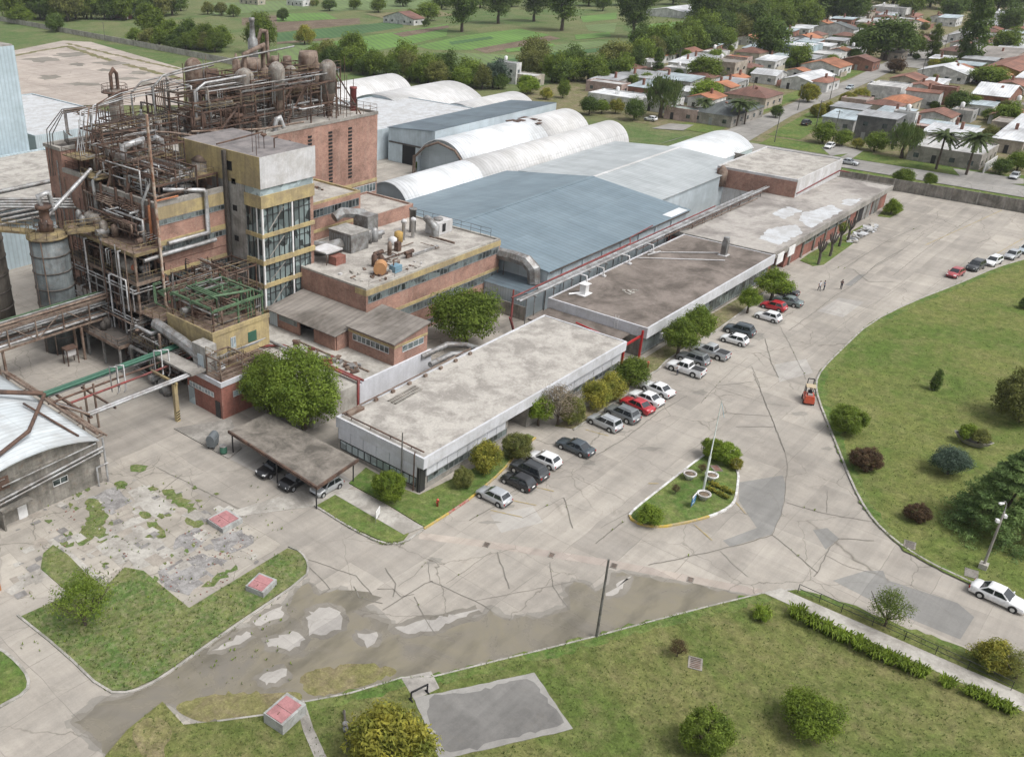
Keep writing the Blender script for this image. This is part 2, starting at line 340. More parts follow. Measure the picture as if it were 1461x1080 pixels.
def yardmat(name,base,dark,warm,slab=4.6,crack=1.0,joint=.5,wet=None):
    m,nt,b=_new(name); v=coord(nt,'World',(1,1,0)); n1=noise(nt,v,.05,8,.7,.6); n2=noise(nt,v,.35,8,.72,.4); n3=noise(nt,v,6,4,.75)
    c=mixc(nt,ramp(nt,n1,[(.36,0),(.64,1)]),dark,base); c=mixc(nt,ramp(nt,n2,[(.42,0),(.72,.6)]),c,warm)
    wob=N(nt,'ShaderNodeTexNoise'); wob.inputs['Scale'].default_value=.15; nt.links.new(v,wob.inputs['Vector'])
    vv=N(nt,'ShaderNodeVectorMath',operation='MULTIPLY_ADD'); nt.links.new(wob.outputs['Color'],vv.inputs[0]); vv.inputs[1].default_value=(.9,.9,0); nt.links.new(v,vv.inputs[2])
    t=N(nt,'ShaderNodeTexBrick',offset=.0); t.inputs['Scale'].default_value=1; t.inputs['Brick Width'].default_value=slab*1.25; t.inputs['Row Height'].default_value=slab
    t.inputs['Mortar Size'].default_value=.035; t.inputs['Mortar Smooth'].default_value=.3; t.inputs['Color1'].default_value=(.87,.87,.87,1); t.inputs['Color2'].default_value=(1.08,1.08,1.07,1); t.inputs['Mortar'].default_value=(.95,.95,.95,1)
    nt.links.new(vv.outputs[0],t.inputs['Vector']); c=mixc(nt,1.0,c,t.outputs[0],'MULTIPLY')
    jm=mixc(nt,1.0,t.outputs[1],ramp(nt,noise(nt,v,.12,4,.7),[(.35,0),(.6,joint)]),'MULTIPLY'); c=mixc(nt,jm,c,(.14,.128,.108))
    for sc,wd,msk in ((.11,.006,.50),(.27,.010,.60)):
        d=N(nt,'ShaderNodeVectorMath',operation='MULTIPLY_ADD'); w2=N(nt,'ShaderNodeTexNoise'); w2.inputs['Scale'].default_value=.6; w2.inputs['Detail'].default_value=5; nt.links.new(v,w2.inputs['Vector'])
        nt.links.new(w2.outputs['Color'],d.inputs[0]); d.inputs[1].default_value=(1.6,1.6,0); nt.links.new(v,d.inputs[2])
        vo=N(nt,'ShaderNodeTexVoronoi',feature='DISTANCE_TO_EDGE'); vo.inputs['Scale'].default_value=sc; nt.links.new(d.outputs[0],vo.inputs['Vector'])
        e=ramp(nt,vo.outputs['Distance'],[(0,.8*crack),(wd,0)]); k=ramp(nt,noise(nt,v,.04 if sc<.2 else .03,3,.6),[(msk-.06,0),(msk+.04,1)])
        c=mixc(nt,mixc(nt,1.0,e,k,'MULTIPLY'),c,(.135,.122,.10))
    tk=noise(nt,coord(nt,'World',(.035,.55,0)),1.0,4,.7); c=mixc(nt,1.0,c,ramp(nt,tk,[(.36,.88),(.6,1.04)]),'MULTIPLY')
    tk=noise(nt,coord(nt,'World',(.5,.04,0)),1.0,4,.7); c=mixc(nt,1.0,c,ramp(nt,tk,[(.36,.92),(.6,1.03)]),'MULTIPLY')
    st=ramp(nt,noise(nt,v,.5,7,.8,1.0),[(.58,0),(.72,.42)]); c=mixc(nt,st,c,(.16,.145,.12))
    c=mixc(nt,1.0,c,ramp(nt,n3,[(.2,.90),(.8,1.08)]),'MULTIPLY')
    nt.links.new(c,b.inputs['Base Color']); b.inputs['Roughness'].default_value=.9; b.inputs['Specular IOR Level'].default_value=.25
    if wet: b.inputs['Roughness'].default_value=wet; b.inputs['Specular IOR Level'].default_value=.5
    else: bump(nt,b,n3,.2,.02)
    return m
M['yard']=yardmat('yard_concrete',(.378,.350,.312),(.282,.26,.232),(.435,.395,.345))
M['yard_patch']=yardmat('grey_repair_concrete',(.265,.26,.248),(.22,.215,.205),(.295,.288,.27),joint=.2,crack=.4)
M['yard_light']=yardmat('light_repair_concrete',(.41,.39,.36),(.35,.33,.31),(.45,.43,.40),joint=.2,crack=.4)
M['back_slab']=yardmat('pinkish_back_slab',(.44,.385,.34),(.33,.285,.25),(.50,.45,.41),slab=9)
M['street']=yardmat('street_surface',(.30,.29,.275),(.23,.22,.205),(.35,.335,.31),slab=6)
M['damp']=yardmat('damp_concrete',(.235,.218,.19),(.18,.165,.14),(.27,.25,.22)); M['damp2']=yardmat('half_damp_concrete',(.285,.268,.24),(.22,.205,.182),(.33,.31,.28))
def wetmat():
    m,nt,b=_new('wet_dirty_concrete'); v=coord(nt,'World',(1,1,0)); n1=noise(nt,v,.13,7,.65,.8); n2=noise(nt,v,.6,7,.7); n3=noise(nt,coord(nt,'World',(.25,.8,0),(0,0,.5)),.5,5,.6)
    c=mixc(nt,ramp(nt,n1,[(.40,0),(.60,1)]),(.180,.165,.140),(.212,.190,.140)); c=mixc(nt,ramp(nt,n3,[(.48,0),(.66,.75)]),c,(.115,.105,.08))
    c=mixc(nt,ramp(nt,n2,[(.5,0),(.75,.5)]),c,(.23,.205,.17)); nt.links.new(c,b.inputs['Base Color'])
    nt.links.new(ramp(nt,n1,[(.35,.16),(.65,.42)]),b.inputs['Roughness']); b.inputs['Specular IOR Level'].default_value=.35; return m
M['wet']=wetmat()
M['algae']=grassm('yellow_green_algae',(.20,.17,.10),(.175,.17,.07),(.225,.205,.095),.35,.7)
M['lawn']=grassm('dry_lawn',(.088,.122,.031),(.150,.155,.056),(.207,.18,.093),.06,.65)
M['lawn2']=grassm('green_lawn',(.090,.134,.031),(.142,.160,.049),(.19,.175,.081),.05,.6)
M['lawn3']=grassm('lush_grass',(.080,.138,.033),(.135,.168,.050),(.20,.185,.095),.16,.55)
M['weeds']=grassm('weedy_grass',(.085,.14,.038),(.145,.165,.06),(.235,.21,.135),.3,.75)
M['dirtgrass']=grassm('dirt_and_grass',(.13,.14,.055),(.20,.17,.105),(.25,.215,.15),.25,.6)
M['ground']=grassm('rough_pasture',(.085,.135,.045),(.145,.16,.072),(.205,.185,.11),.018,.55)
M['rubble']=yardmat('rubble_ground',(.41,.38,.335),(.29,.265,.23),(.48,.44,.385),slab=2.6,crack=1.0)
M['soil']=grassm('tilled_soil',(.13,.10,.075),(.19,.15,.11),(.13,.10,.07),.1,.5)
def cropm(name,a,b_,rot,pitch=3.0):
    m,nt,b=_new(name); v=coord(nt,'World',(1,1,1),(0,0,rot)); w=N(nt,'ShaderNodeTexWave',bands_direction='X'); w.inputs['Scale'].default_value=.314/pitch; w.inputs['Distortion'].default_value=1.2; w.inputs['Detail'].default_value=3
    nt.links.new(v,w.inputs['Vector']); n=noise(nt,coord(nt,'World'),.05,7,.7); c=mixc(nt,ramp(nt,w.outputs[1],[(.15,0),(.6,1)]),b_,a); c=mixc(nt,1.0,c,ramp(nt,n,[(.3,.7),(.7,1.2)]),'MULTIPLY')
    nt.links.new(c,b.inputs['Base Color']); b.inputs['Roughness'].default_value=.95; return m
def struct(name,mb,mats): 
    o=mb.build(name,mats); o['kind']='structure'; return o
struct('ground',MB().sheet([(-1500,-1500),(3500,-1500),(3500,3500),(-1500,3500)],-.25),M['ground'])
struct('factory_yard',MB().sheet([(-60,-80),(232.8,-80),(232.8,168),(215,190),(-60,190)],0),M['yard'])
LAY=[.004]
def flat(name,polys,mat,z,jit=None):
    mb=MB()
    for i,p in enumerate(polys):
        mb.sheet(jag(p,jit[0],jit[1],i+3) if jit else p,z+.0005*i)
    return struct(name,mb,mat)
# lawns stand a kerb's height over the yard
LZ=.13
def lawn(name,pix,mat,kerbseg=(),it=0,z=LZ):
    p=pg(pix)
    if it: p=smooth(p,it)
    mb=MB(); mb.prism(p,-.02,z); struct(name,mb,mat); return p
right=[(1760,290),(1461,371),(1420,383),(1370,405),(1300,432),(1240,462),(1200,500),(1172,528),(1163,548),(1168,572),(1180,603),(1196,642),(1215,690),(1236,730),(1260,758),(1290,782),(1330,806),(1365,822),(1395,836),(1461,870),(1800,1010)]
lawn('lawn',right,M['lawn2'])
mb=MB(); ribbon(mb,smooth(pg(right[1:20]),1,False),.22,0,0,.17); struct('kerb',mb,M['kerb'])
low=[(1133,842),(1180,853),(1250,884),(1330,912),(1461,958),(1461,1400),(140,1400),(135,1150),(150,1080),(182,1042),(232,1002),(262,1035),(310,1030),(385,1020),(432,1003),(500,990),(573,968),(620,966),(700,946),(770,929),(850,909),(920,890),(1000,869),(1085,848)]
lawn('lawn',low,M['lawn'])
mb=MB(); ribbon(mb,pg(low[14:]+[low[0]]),.16,0,0,.16); ribbon(mb,pg([low[13],low[12]]),.16,0,0,.16); struct('kerb',mb,M['kerb'])
lawn('weedy_lot',[(30,880),(100,848),(58,812),(62,790),(76,778),(97,792),(122,818),(150,838),(178,810),(205,815),(270,868),(410,783),(428,788),(438,804),(436,822),(330,893),(225,967),(185,985),(150,985)],M['weeds'],z=.10)
mb=MB(); ribbon(mb,smooth(pg([(25,878),(90,930),(150,988),(188,989),(228,970),(330,897),(437,825),(441,806),(430,788),(412,780)]),1,False),.2,0,0,.15); struct('kerb',mb,M['kerb'])
lawn('lawn',[(-90,900),(0,928),(22,945),(40,968),(38,986),(0,1006),(-90,1040)],M['lawn3'])
mb=MB(); ribbon(mb,smooth(pg([(-60,905),(0,926),(24,945),(42,968),(39,988),(0,1009)]),1,False),.25,0,0,.17); struct('kerb',mb,M['kerb'])
lawn('lawn',[(452,722),(478,707),(583,762),(574,773),(548,774),(500,752)],M['lawn3'])
mb=MB(); ribbon(mb,smooth(pg([(449,722),(498,753),(545,777),(576,776),(604,756)]),1,False),.2,0,0,.16); struct('kerb',mb,M['kerb'])
lawn('lawn',[(498,690),(522,668),(572,697),(598,707),(690,662),(752,620),(762,624),(738,644),(716,672),(668,712),(640,731),(606,753),(556,722)],M['lawn3'])
mb=MB(); kp=pg([(605,755),(640,733)]); ribbon(mb,kp,.2,0,0,.17); ribbon(mb,pg([(640,733),(668,714)]),.2,0,1,.17); ribbon(mb,smooth(pg([(668,714),(716,674),(738,646),(764,625)]),1,False),.2,0,0,.17); struct('kerb',mb,[M['kerb_yellow'],M['kerb_red']])
lawn('planting_bed',[(792,608),(808,600),(893,548),(905,520),(920,512),(1010,455),(1010,452),(1090,405),(1096,412),(1058,445),(1014,476),(985,490),(950,515),(938,527),(905,545),(880,570),(836,600),(818,612)],M['dirtgrass'])
mb=MB(); ribbon(mb,pg([(1096,412),(1058,446),(1014,478),(985,492),(950,516),(938,529),(905,547),(880,572),(836,602),(818,614)]),.2,0,0,.17); struct('kerb',mb,M['kerb'])
lawn('verge',[(1141,372),(1155,362),(1215,330),(1230,322),(1246,325),(1225,342),(1175,378),(1160,380)],M['lawn3'],z=.06)
lawn('verge',[(1252,309),(1262,298),(1280,296),(1290,300),(1270,311)],M['lawn3'],z=.06)
isl=smooth(pg([(896,739),(904,728),(950,692),(1000,653),(1020,641),(1040,655),(1054,673),(1051,705),(1046,720),(1030,731),(1005,740),(975,747),(943,753),(915,750)]),1)
struct('island',MB().prism(isl,-.02,.13),M['lawn3'])
mb=MB(); k=len(isl); 
for a,b,mm in ((0,k-9,0),(k-9,k,1)): ribbon(mb,[isl[i%k] for i in range(a,b+1)],.24,0,mm,.19)
struct('kerb',mb,[M['kerb_white'],M['kerb_yellow']])
mb=MB()
for c,w_,s_ in ((low[13:],1.1,0),(low[0:5],.7,3),(right[1:20],1.0,7)):
    p=smooth(pg(c),1,False); ribbon(mb,[(a+(.45 if c is right[1:20] else 0),b-(0 if c is right[1:20] else .55)) for a,b in jag(p,.6,.35,s_,False)],w_,LZ+.006+s_*.001)
for ob_ in [mb]: struct('grass_edge',ob_,M['lawn3'])
# walkways and slabs
struct('walkway',MB().prism(pg([(1088,847),(1114,841),(1470,996),(1470,1021)]),.0,.165),M['pale_concrete'])
struct('walkway',MB().prism(pg([(480,708),(508,700),(604,753),(576,764)]),.0,.155),M['pale_concrete'])
M['pad_dark']=yardmat('dark_pad_stain',(.215,.21,.20),(.13,.126,.12),(.30,.29,.275),slab=30,crack=0,joint=0)
struct('concrete_pad',MB().prism(jag(pg([(591,998),(762,961),(817,1041),(628,1086)]),.8,.06,5),.0,.17),yardmat('pale_pad_concrete',(.36,.35,.33),(.25,.24,.225),(.42,.41,.385),slab=30,crack=0,joint=0))
struct('pad_stain',MB().sheet(jag(smooth(pg([(603,1003),(640,990),(668,992),(700,980),(735,972),(757,970),(775,990),(800,1022),(806,1036),(760,1046),(700,1060),(660,1072),(636,1076),(628,1060)]),1),.5,.3,5),.176),M['pad_dark'])
struct('concrete_pad',MB().prism(pg([(572,968),(615,959),(627,983),(591,1000)]),.0,.15),M['concrete'])
struct('walkway',MB().prism(pg([(421,1002),(434,999),(447,1040),(470,1090),(452,1090),(433,1045)]),.0,.15),M['concrete'])
struct('walkway',MB().prism(pg([(302,742),(320,733),(450,693),(508,700),(470,712),(452,722)]),.0,.05),M['pale_concrete'])
# carport floor, apron in front of the red brick house
flat('carport_floor',[pg([(328,655),(345,638),(400,625),(510,690),(478,708),(450,718)])],M['yard_light'],.012)
struct('pavement',MB().prism(pg([(248,612),(330,598),(345,640),(326,655)]),.0,.12),M['concrete'])
# demolished building's floor
flat('demolition_floor',[jag(pg([(157,668),(185,655),(215,662),(330,735),(402,776),(270,868),(190,812),(130,850),(0,852),(0,758),(60,735),(152,692)]),1.2,.25,4)],M['rubble'],.03)
blob=lambda px,py,rx,ry,seed,n=16:[G(px+rx*math.cos(2*PI*i/n)*(1+.35*math.sin(seed*3.1+i*2.3)),py+ry*math.sin(2*PI*i/n)*(1+.35*math.cos(seed*1.7+i*1.9))) for i in range(n)]
flat('weeds',[jag(smooth(pg(p),1),.4,.38,i) for i,p in enumerate([[(105,770),(130,735),(118,715),(140,710),(155,728),(150,752),(130,770),(115,782)],[(225,700),(250,697),(290,735),(285,742),(262,728)],[(205,745),(222,745),(240,765),(228,770)],[(80,765),(95,760),(110,778),(90,783)],[(282,838),(335,805),(340,810),(300,838)],[(160,690),(175,685),(185,692),(170,698)],[(196,730),(212,730),(218,738),(204,742)],[(130,760),(150,750),(158,768),(140,778)],[(182,665),(200,662),(212,670),(196,676)],[(268,735),(295,745),(280,756),(262,746)]])],M['weeds'],.055)
wq=random.Random(44)
flat('weeds',[jag(blob(*c,wq.uniform(2,7),wq.uniform(1.5,4),k,9),.3,.15,k) for k,c in enumerate([(wq.uniform(60,320),wq.uniform(690,830)) for _ in range(34)]) if not(c[0]<90 and c[1]<740)],M['weeds'],.058)
flat('oil_stain',[jag(blob(px,py,wq.uniform(7,15),wq.uniform(2.5,5),k,10),.3,.12,k) for k,(px,py) in enumerate([(720,722),(752,700),(768,684),(792,667),(880,616),(905,603),(925,588),(940,577),(952,566),(992,538),(1030,513),(1062,494),(1108,460),(1000,560),(840,660),(700,745),(1140,590),(1180,640),(620,800),(930,640),(1080,480)])],M['damp2'],.006)
flat('floor_slabs',[pg(p) for p in [[(182,702),(205,692),(258,728),(222,740),(205,728)],[(130,762),(205,735),(212,742),(140,770)],[(178,800),(235,775),(200,750),(150,765),(140,790)],[(66,772),(78,768),(145,825),(128,832)],[(180,790),(228,770),(250,790),(195,815)]]],M['pale_concrete'],.047)
def scat(n,seed,smin,smax):
    q=random.Random(seed); o=[]
    while len(o)<n:
        px,py=q.uniform(20,370),q.uniform(675,850)
        if py<752-.42*px+.0 or py>905-.42*(px) + (0 if px<200 else .84*(px-200)) or py<610+.36*px: continue
        x,y=G(px,py); s=q.uniform(smin,smax); a=q.uniform(-.1,.1); c,d=math.cos(a),math.sin(a); w,h=s,s*q.uniform(.4,1.2); o.append([(x+u*w*c-v*h*d+q.uniform(-.1,.1),y+u*w*d+v*h*c+q.uniform(-.1,.1)) for u,v in((-1,-1),(1,-1),(1,1),(-1,1))])
    return o
flat('floor_slabs',scat(46,3,.25,.9),M['pale_concrete'],.0472); flat('floor_slabs',scat(26,5,.25,.9),weathered('tan_floor_remains',(.36,.325,.28),(.28,.25,.215),.6,.6,.95),.0474); flat('floor_slabs',scat(45,9,.15,.6),weathered('grey_floor_remains',(.26,.25,.24),(.17,.16,.15),.6,.6,.95),.0476)
flat('gravel_patch',[jag(pg(p),.8,.3,i+9) for i,p in enumerate([[(250,770),(280,752),(300,762),(270,790),(248,786)],[(300,770),(345,755),(362,775),(330,790),(305,785)],[(225,815),(290,790),(325,800),(270,850),(235,840)],[(125,710),(165,695),(190,715),(160,735)]])],weathered('grey_gravel',(.33,.32,.31),(.18,.17,.165),.8,.8,.95,fine=.3),.051)
# wet, dirty patch with dry islands
wet=[(1075,852),(985,833),(900,821),(880,818),(868,838),(850,846),(838,836),(820,830),(812,838),(814,868),(780,880),(720,884),(700,870),(690,880),(640,896),(562,906),(555,890),(528,880),(500,873),(525,862),(545,852),(505,842),(480,841),(455,850),(440,832),(422,845),(415,860),(400,880),(360,896),(330,899),(235,965),(188,992),(150,1000),(105,1030),(130,1045),(152,1076),(200,1040),(240,1002),(300,1035),(385,1019),(574,967),(620,964),(850,907),(1000,867)]
def grow(poly,d):
    n=len(poly); a=sum(poly[i][0]*poly[(i+1)%n][1]-poly[(i+1)%n][0]*poly[i][1] for i in range(n)); s=1 if a>0 else -1; o=[]
    for i in range(n):
        p,q=poly[i-1],poly[(i+1)%n]; dx,dy=q[0]-p[0],q[1]-p[1]; l=math.hypot(dx,dy) or 1; o.append((poly[i][0]+s*dy/l*d,poly[i][1]-s*dx/l*d))
    return o
wetm=[p for p in wet if p not in((528,880),(500,873),(525,862),(545,852),(505,842))]
flat('damp_margin',[jag(grow(pg(wetm),.75),.5,.35,21)],M['damp2'],.008); flat('damp_margin',[jag(grow(pg(wetm),.3),.5,.3,31)],M['damp'],.009)
flat('wet_patch',[jag(pg(wet),.6,.28,11)],M['wet'],.010)
flat('algae',[jag(smooth(pg(p),2),.35,.3,i) for i,p in enumerate([[(245,1005),(300,990),(385,990),(430,985),(432,1002),(385,1018),(300,1033),(262,1022)],[(420,960),(500,945),(560,950),(570,962),(500,985),(440,998)]])],M['algae'],.014)
flat('algae',[jag(smooth(pg([(192,1035),(215,1022),(240,1030),(248,1052),(232,1068),(238,1085),(205,1085),(196,1066),(188,1052)]),2),.35,.25,3)],M['algae'],.145)
DRY=[jag(grow(pg(p),-.25),.45,.25,i+2) for i,p in enumerate([[(437,870),(470,863),(490,872),(490,900),(440,910),(435,893)],[(376,912),(418,897),(440,912),(414,932),(380,925)],[(506,902),(540,899),(538,919),(521,927)],[(365,968),(388,955),(412,951),(412,966),(380,981)],[(357,885),(403,861),(406,882),(365,895)],[(298,926),(350,898),(362,903),(345,921),(315,930)],[(560,893),(600,882),(690,868),(620,903),(575,905)],[(860,850),(880,828),(905,822),(885,848)]])]
flat('damp_margin',[jag(grow(p[::2],.55),.4,.2,i) for i,p in enumerate(DRY)],M["damp"],.0125); flat('dry_patch',DRY,M["yard_light"],.0205)
flat('repair_patch',[pg(p) for p in [[(1055,688),(1117,678),(1121,692),(1116,731),(1101,762),(1042,780),(1031,771),(1080,753),(1054,714)],[(1160,756),(1180,753),(1197,768),(1178,784)],[(1188,828),(1235,814),(1260,814),(1265,827),(1366,860),(1390,880),(1370,912),(1280,875)],[(1205,407),(1225,392),(1236,392),(1214,408)]]],M['yard_patch'],.007)
flat('repair_patch',[pg(p) for p in [[(1166,444),(1197,425),(1233,431),(1203,453)],[(1105,520),(1150,512),(1160,532),(1112,545)],[(700,735),(760,722),(775,745),(715,760)]]],M['yard_light'],.007)
mb=MB(); ribbon(mb,smooth(pg([(598,764),(700,777),(790,791),(880,805),(985,826),(1088,846)]),1,False),1.1,.011); struct('drain_channel',mb,yardmat('pinkish_channel',(.42,.37,.32),(.34,.29,.26),(.46,.41,.37),slab=3,joint=.4))
# cracks and joints drawn where the photograph has them
CR=[]
def zc(s,ox,oy,*ls):
    for l in ls: CR.append([(x/s+ox,y/s+oy) for x,y in l])
zc(3.6,850,520,[(800,10),(835,90),(870,200),(915,300),(945,390),(975,460),(985,530),(975,620),(970,700),(945,790),(905,875)],[(905,875),(1000,950),(1080,1020),(1140,1070)],[(905,875),(780,915),(640,950),(500,980),(370,1010),(270,1030)],[(1190,650),(1185,760)],[(1250,895),(1200,940),(1180,980),(1150,1050),(1120,1090)],[(1250,895),(1430,905)],[(1180,980),(1300,1040),(1440,1075)],[(980,710),(1100,745),(1200,770),(1430,810)],[(0,920),(60,870),(140,810)],[(620,120),(870,200),(1000,215)],[(650,250),(890,265)],[(720,320),(920,320)],[(640,960),(720,1040),(780,1090)],[(800,90),(620,110),(540,200)],[(0,470),(150,380),(330,240),(470,160)])
zc(3.6,900,350,[(760,410),(800,480),(840,560),(880,640),(900,690)],[(630,660),(680,780),(720,880),(760,980),(790,1060)],[(810,440),(950,340),(1050,260),(1150,200),(1260,100),(1400,20)],[(880,540),(1000,470),(1150,360),(1300,270),(1420,190)],[(1040,130),(1120,85),(1200,40)],[(690,480),(720,600),(760,680)],[(440,720),(520,640),(600,580)])
zc(2.656,350,780,[(230,60),(320,160),(290,180)],[(410,150),(430,190),(520,215)],[(580,150),(640,110),(690,55),(700,130)],[(700,130),(790,170),(870,205),(930,240)],[(955,20),(1000,160)],[(870,205),(1000,180),(1160,150),(1250,130)],[(640,190),(680,270),(720,330)],[(520,240),(600,190),(680,140),(710,130)],[(1155,60),(1165,150),(1230,240)],[(500,160),(560,160),(590,190),(640,180)],[(530,80),(570,140),(560,190)],[(760,140),(850,80),(930,20)],[(240,50),(420,110),(480,180)])
zc(3.04,620,460,[(150,860),(260,800),(330,740)],[(720,893),(850,820)],[(330,740),(420,690)],[(560,760),(600,893)],[(380,850),(560,760)])
zc(4.5,1150,260,[(410,560),(560,480),(640,420),(760,330)],[(240,560),(390,460),(520,380),(740,280)],[(780,690),(900,600),(1020,520)],[(560,600),(760,440),(960,300),(1140,180)],[(300,560),(400,640),(560,640)])
zc(3.0,150,600,[(0,250),(160,330),(260,400)],[(200,190),(420,300),(620,400)],[(330,230),(230,310)],[(470,310),(380,400)],[(610,390),(520,480)])
mb=MB()
for i,c in enumerate(CR): ribbon(mb,jag(pg(c),.7,.07,i,False),.045+.03*(i%3),.034)
struct('pavement_cracks',mb,plain((.175,.162,.14),.95,name='crack_dirt'))
mb=MB()
for a,b in (((918,715),(925,708)),((835,613),(868,622)),((700,728),(745,738)),((720,712),(765,721)),((990,748),(1016,771)),((1050,717),(1064,733)),((1320,350),(1430,300)),((1400,375),(1461,340)),((940,690),(925,690)),((742,690),(790,701))): ribbon(mb,pg([a,b]),.13,.040)
struct('yellow_markings',mb,weathered('worn_yellow_marking',(.42,.32,.10),(.36,.31,.24),.8,1.5,.9))
# streets, verges and fields beyond the compound wall
flat('street',[[(247.5,-60),(258.5,-60),(258.5,101),(305,107),(396,112),(500,121),(900,150),(900,157),(500,129),(396,119.5),(305,114),(262,111.5),(247.5,110)]],M['street'],-.10)
flat('street',[pg([(1290,95),(1312,60),(1330,45),(1345,45),(1330,70),(1330,100)])],M['street'],-.09)
flat('verge',[[(234,-60),(247,-60),(247,100),(234,96)],[(259,-60),(270,-60),(270,99),(259,98)],[(262,113),(300,115),(300,122),(262,127)],[(272,92),(330,98),(330,107),(272,101)],[(300,115),(420,122),(420,127),(300,121)]],M['lawn3'],-.13)
flat('verge',[[(268,40),(290,40),(290,75),(268,72)]],M['dirtgrass'],-.12)
flat('residential_ground',[[(262,-120),(900,-160),(900,250),(560,260),(430,205),(262,190)]],M['dirtgrass'],-.20)
flat('driveway',[pg([(1172,210),(1205,208),(1232,216),(1185,222)]),pg([(1195,226),(1220,214),(1232,215),(1210,230)]),pg([(1360,240),(1461,255),(1461,262),(1380,262)]),pg([(930,183),(955,176),(990,178),(975,186)]),pg([(940,205),(985,192),(960,200)])],M['street'],-.085)
flat('back_slab',[pg([(20,72),(90,58),(130,60),(262,98),(262,150),(30,150)])],M['back_slab'],-.12)
flat('back_slab',[[(130,110),(232,110),(232,190),(130,190)]],M['yard'],-.0+.003)
mb=MB(); ribbon(mb,jag(pg([(18,80),(60,72),(95,66),(150,84),(215,101),(262,114)]),2,.8,4,False),3.2,-.112); ribbon(mb,jag(pg([(95,62),(180,82),(262,100)]),2,.8,5,False),2.2,-.110); struct('verge',mb,M['dirtgrass'])
flat('slab_stain',[jag(blob(px,py,wq.uniform(8,26),wq.uniform(1.5,4),k,12),1.5,.8,k) for k,(px,py) in enumerate([(60,85),(110,92),(150,100),(70,110),(180,112),(210,120),(120,120),(100,78),(160,90),(200,104)])],M['damp'],-.108)
CA=cropm('bright_crop_rows',(.11,.215,.038),(.09,.165,.04),.6,3.2); CB=cropm('dark_crop_rows',(.042,.105,.03),(.065,.125,.04),.6,3); CC=cropm('pale_crop_rows',(.125,.185,.06),(.11,.15,.058),.6,4)
for p,mt in (([(468,60),(560,46),(640,34),(637,51),(590,62),(530,73),(468,69)],CA),([(395,47),(571,30),(576,39),(470,55),(395,61)],CB),([(395,32),(513,26),(514,34),(395,46)],M['soil']),([(395,20),(465,18),(482,27),(395,31)],CA),([(592,66),(660,51),(742,41),(785,50),(675,71),(620,71)],CA),([(675,70),(785,51),(800,55),(694,76)],M['soil']),([(780,65),(856,58),(876,62),(790,78)],CC),([(828,24),(880,18),(880,27),(832,32)],CA),([(835,36),(880,33),(876,47),(840,44)],CC),([(895,50),(930,34),(975,30),(970,48),(900,62)],CA),([(300,5),(440,0),(440,12),(300,22)],CC),([(345,26),(395,22),(395,40),(345,36)],M['soil']),([(640,75),(780,80),(780,95),(640,95)],CC),([(460,0),(620,0),(620,12),(470,16)],CC),([(395,64),(460,58),(462,90),(395,90)],CC),([(560,48),(640,36),(640,40),(575,53)],M['soil']),([(395,60),(470,54),(470,57),(395,63)],M['soil']),([(700,88),(800,74),(880,66),(880,70),(810,80),(710,94)],CB),([(640,60),(700,52),(705,55),(645,64)],CB),([(520,20),(620,14),(650,22),(560,30)],M['dirtgrass']),([(820,50),(870,46),(872,52),(822,57)],CA),([(720,70),(790,62),(793,66),(724,75)],CA)):
    FZ=[-.19] if 'FZ' not in globals() else [FZ[0]+.005]; struct('field',MB().sheet(pg(p),FZ[0]),mt)
# ================================================================ BUILDINGS OF THE PLANT
def wband(t,face,pos,a0,a1,z0,z1,n,glass='glass',frame='frame_grey',bays=1,out=.04,name='window',proud=.05):
    """a ribbon of windows on a wall facing -y ('y') or -x ('x'): each bay one window with its frame and mullions"""
    for k in range(bays):
        b0=a0+(a1-a0)*k/bays+.03; b1=a0+(a1-a0)*(k+1)/bays-.03; mb=MB()
        def bx(u0,u1,w0,w1,d,m):
            if face=='y': mb.box(u0,pos-d,w0,u1,pos+.02,w1,m)
            else: mb.box(pos-d,u0,w0,pos+.02,u1,w1,m)
        bx(b0,b1,z0,z1,out,0); th=.07
        bx(b0,b1,z0-.0,z0+th,out+proud,1); bx(b0,b1,z1-th,z1,out+proud,1)
        for i in range(n+1):
            c=b0+(b1-b0)*i/n; bx(max(b0,c-th/2),min(b1,c+th/2),z0+th,z1-th,out+proud*.9,1)
        mb.build(name,[M[glass],M[frame]],t)
def sgl(t,name,mat,*boxes):
    mb=MB()
    for b in boxes: mb.box(*b)
    return mb.build(name,M[mat] if isinstance(mat,str) else mat,t)
def flatb(name,label,cat,x0,y0,x1,y1,z1,wall,roof,par=.3,pt=.28,parm=None,z0=0):
    t=thing(name,label,cat,((x0+x1)/2,(y0+y1)/2,z0))
    sgl(t,'wall',wall,(x0,y0,z0-.1,x1,y1,z1-par-.02))
    sgl(t,'parapet',parm or wall,(x0,y0,z1-par-.02,x1,y0+pt,z1),(x0,y1-pt,z1-par-.02,x1,y1,z1),(x0,y0+pt,z1-par-.02,x0+pt,y1-pt,z1),(x1-pt,y0+pt,z1-par-.02,x1,y1-pt,z1))
    MB().sheet([(x0+pt,y0+pt),(x1-pt,y0+pt),(x1-pt,y1-pt),(x0+pt,y1-pt)],z1-par).build('roof',M[roof] if isinstance(roof,str) else roof,t)
    return t
def rail(mb,pts,h=1.05,r=.035,step=1.6,m=0,mid=True):
    """railing along a polyline of 3-D points"""
    for i in range(len(pts)-1):
        a,b=Vector(pts[i]),Vector(pts[i+1]); L=(b-a).length; k=max(1,round(L/step))
        for zz in ((h,h*.5) if mid else (h,)): mb.tube([a+Vector((0,0,zz)),b+Vector((0,0,zz))],r,5,m,False)
        for j in range(k+1):
            p=a.lerp(b,j/k); mb.tube([p,p+Vector((0,0,h))],r,5,m,False)
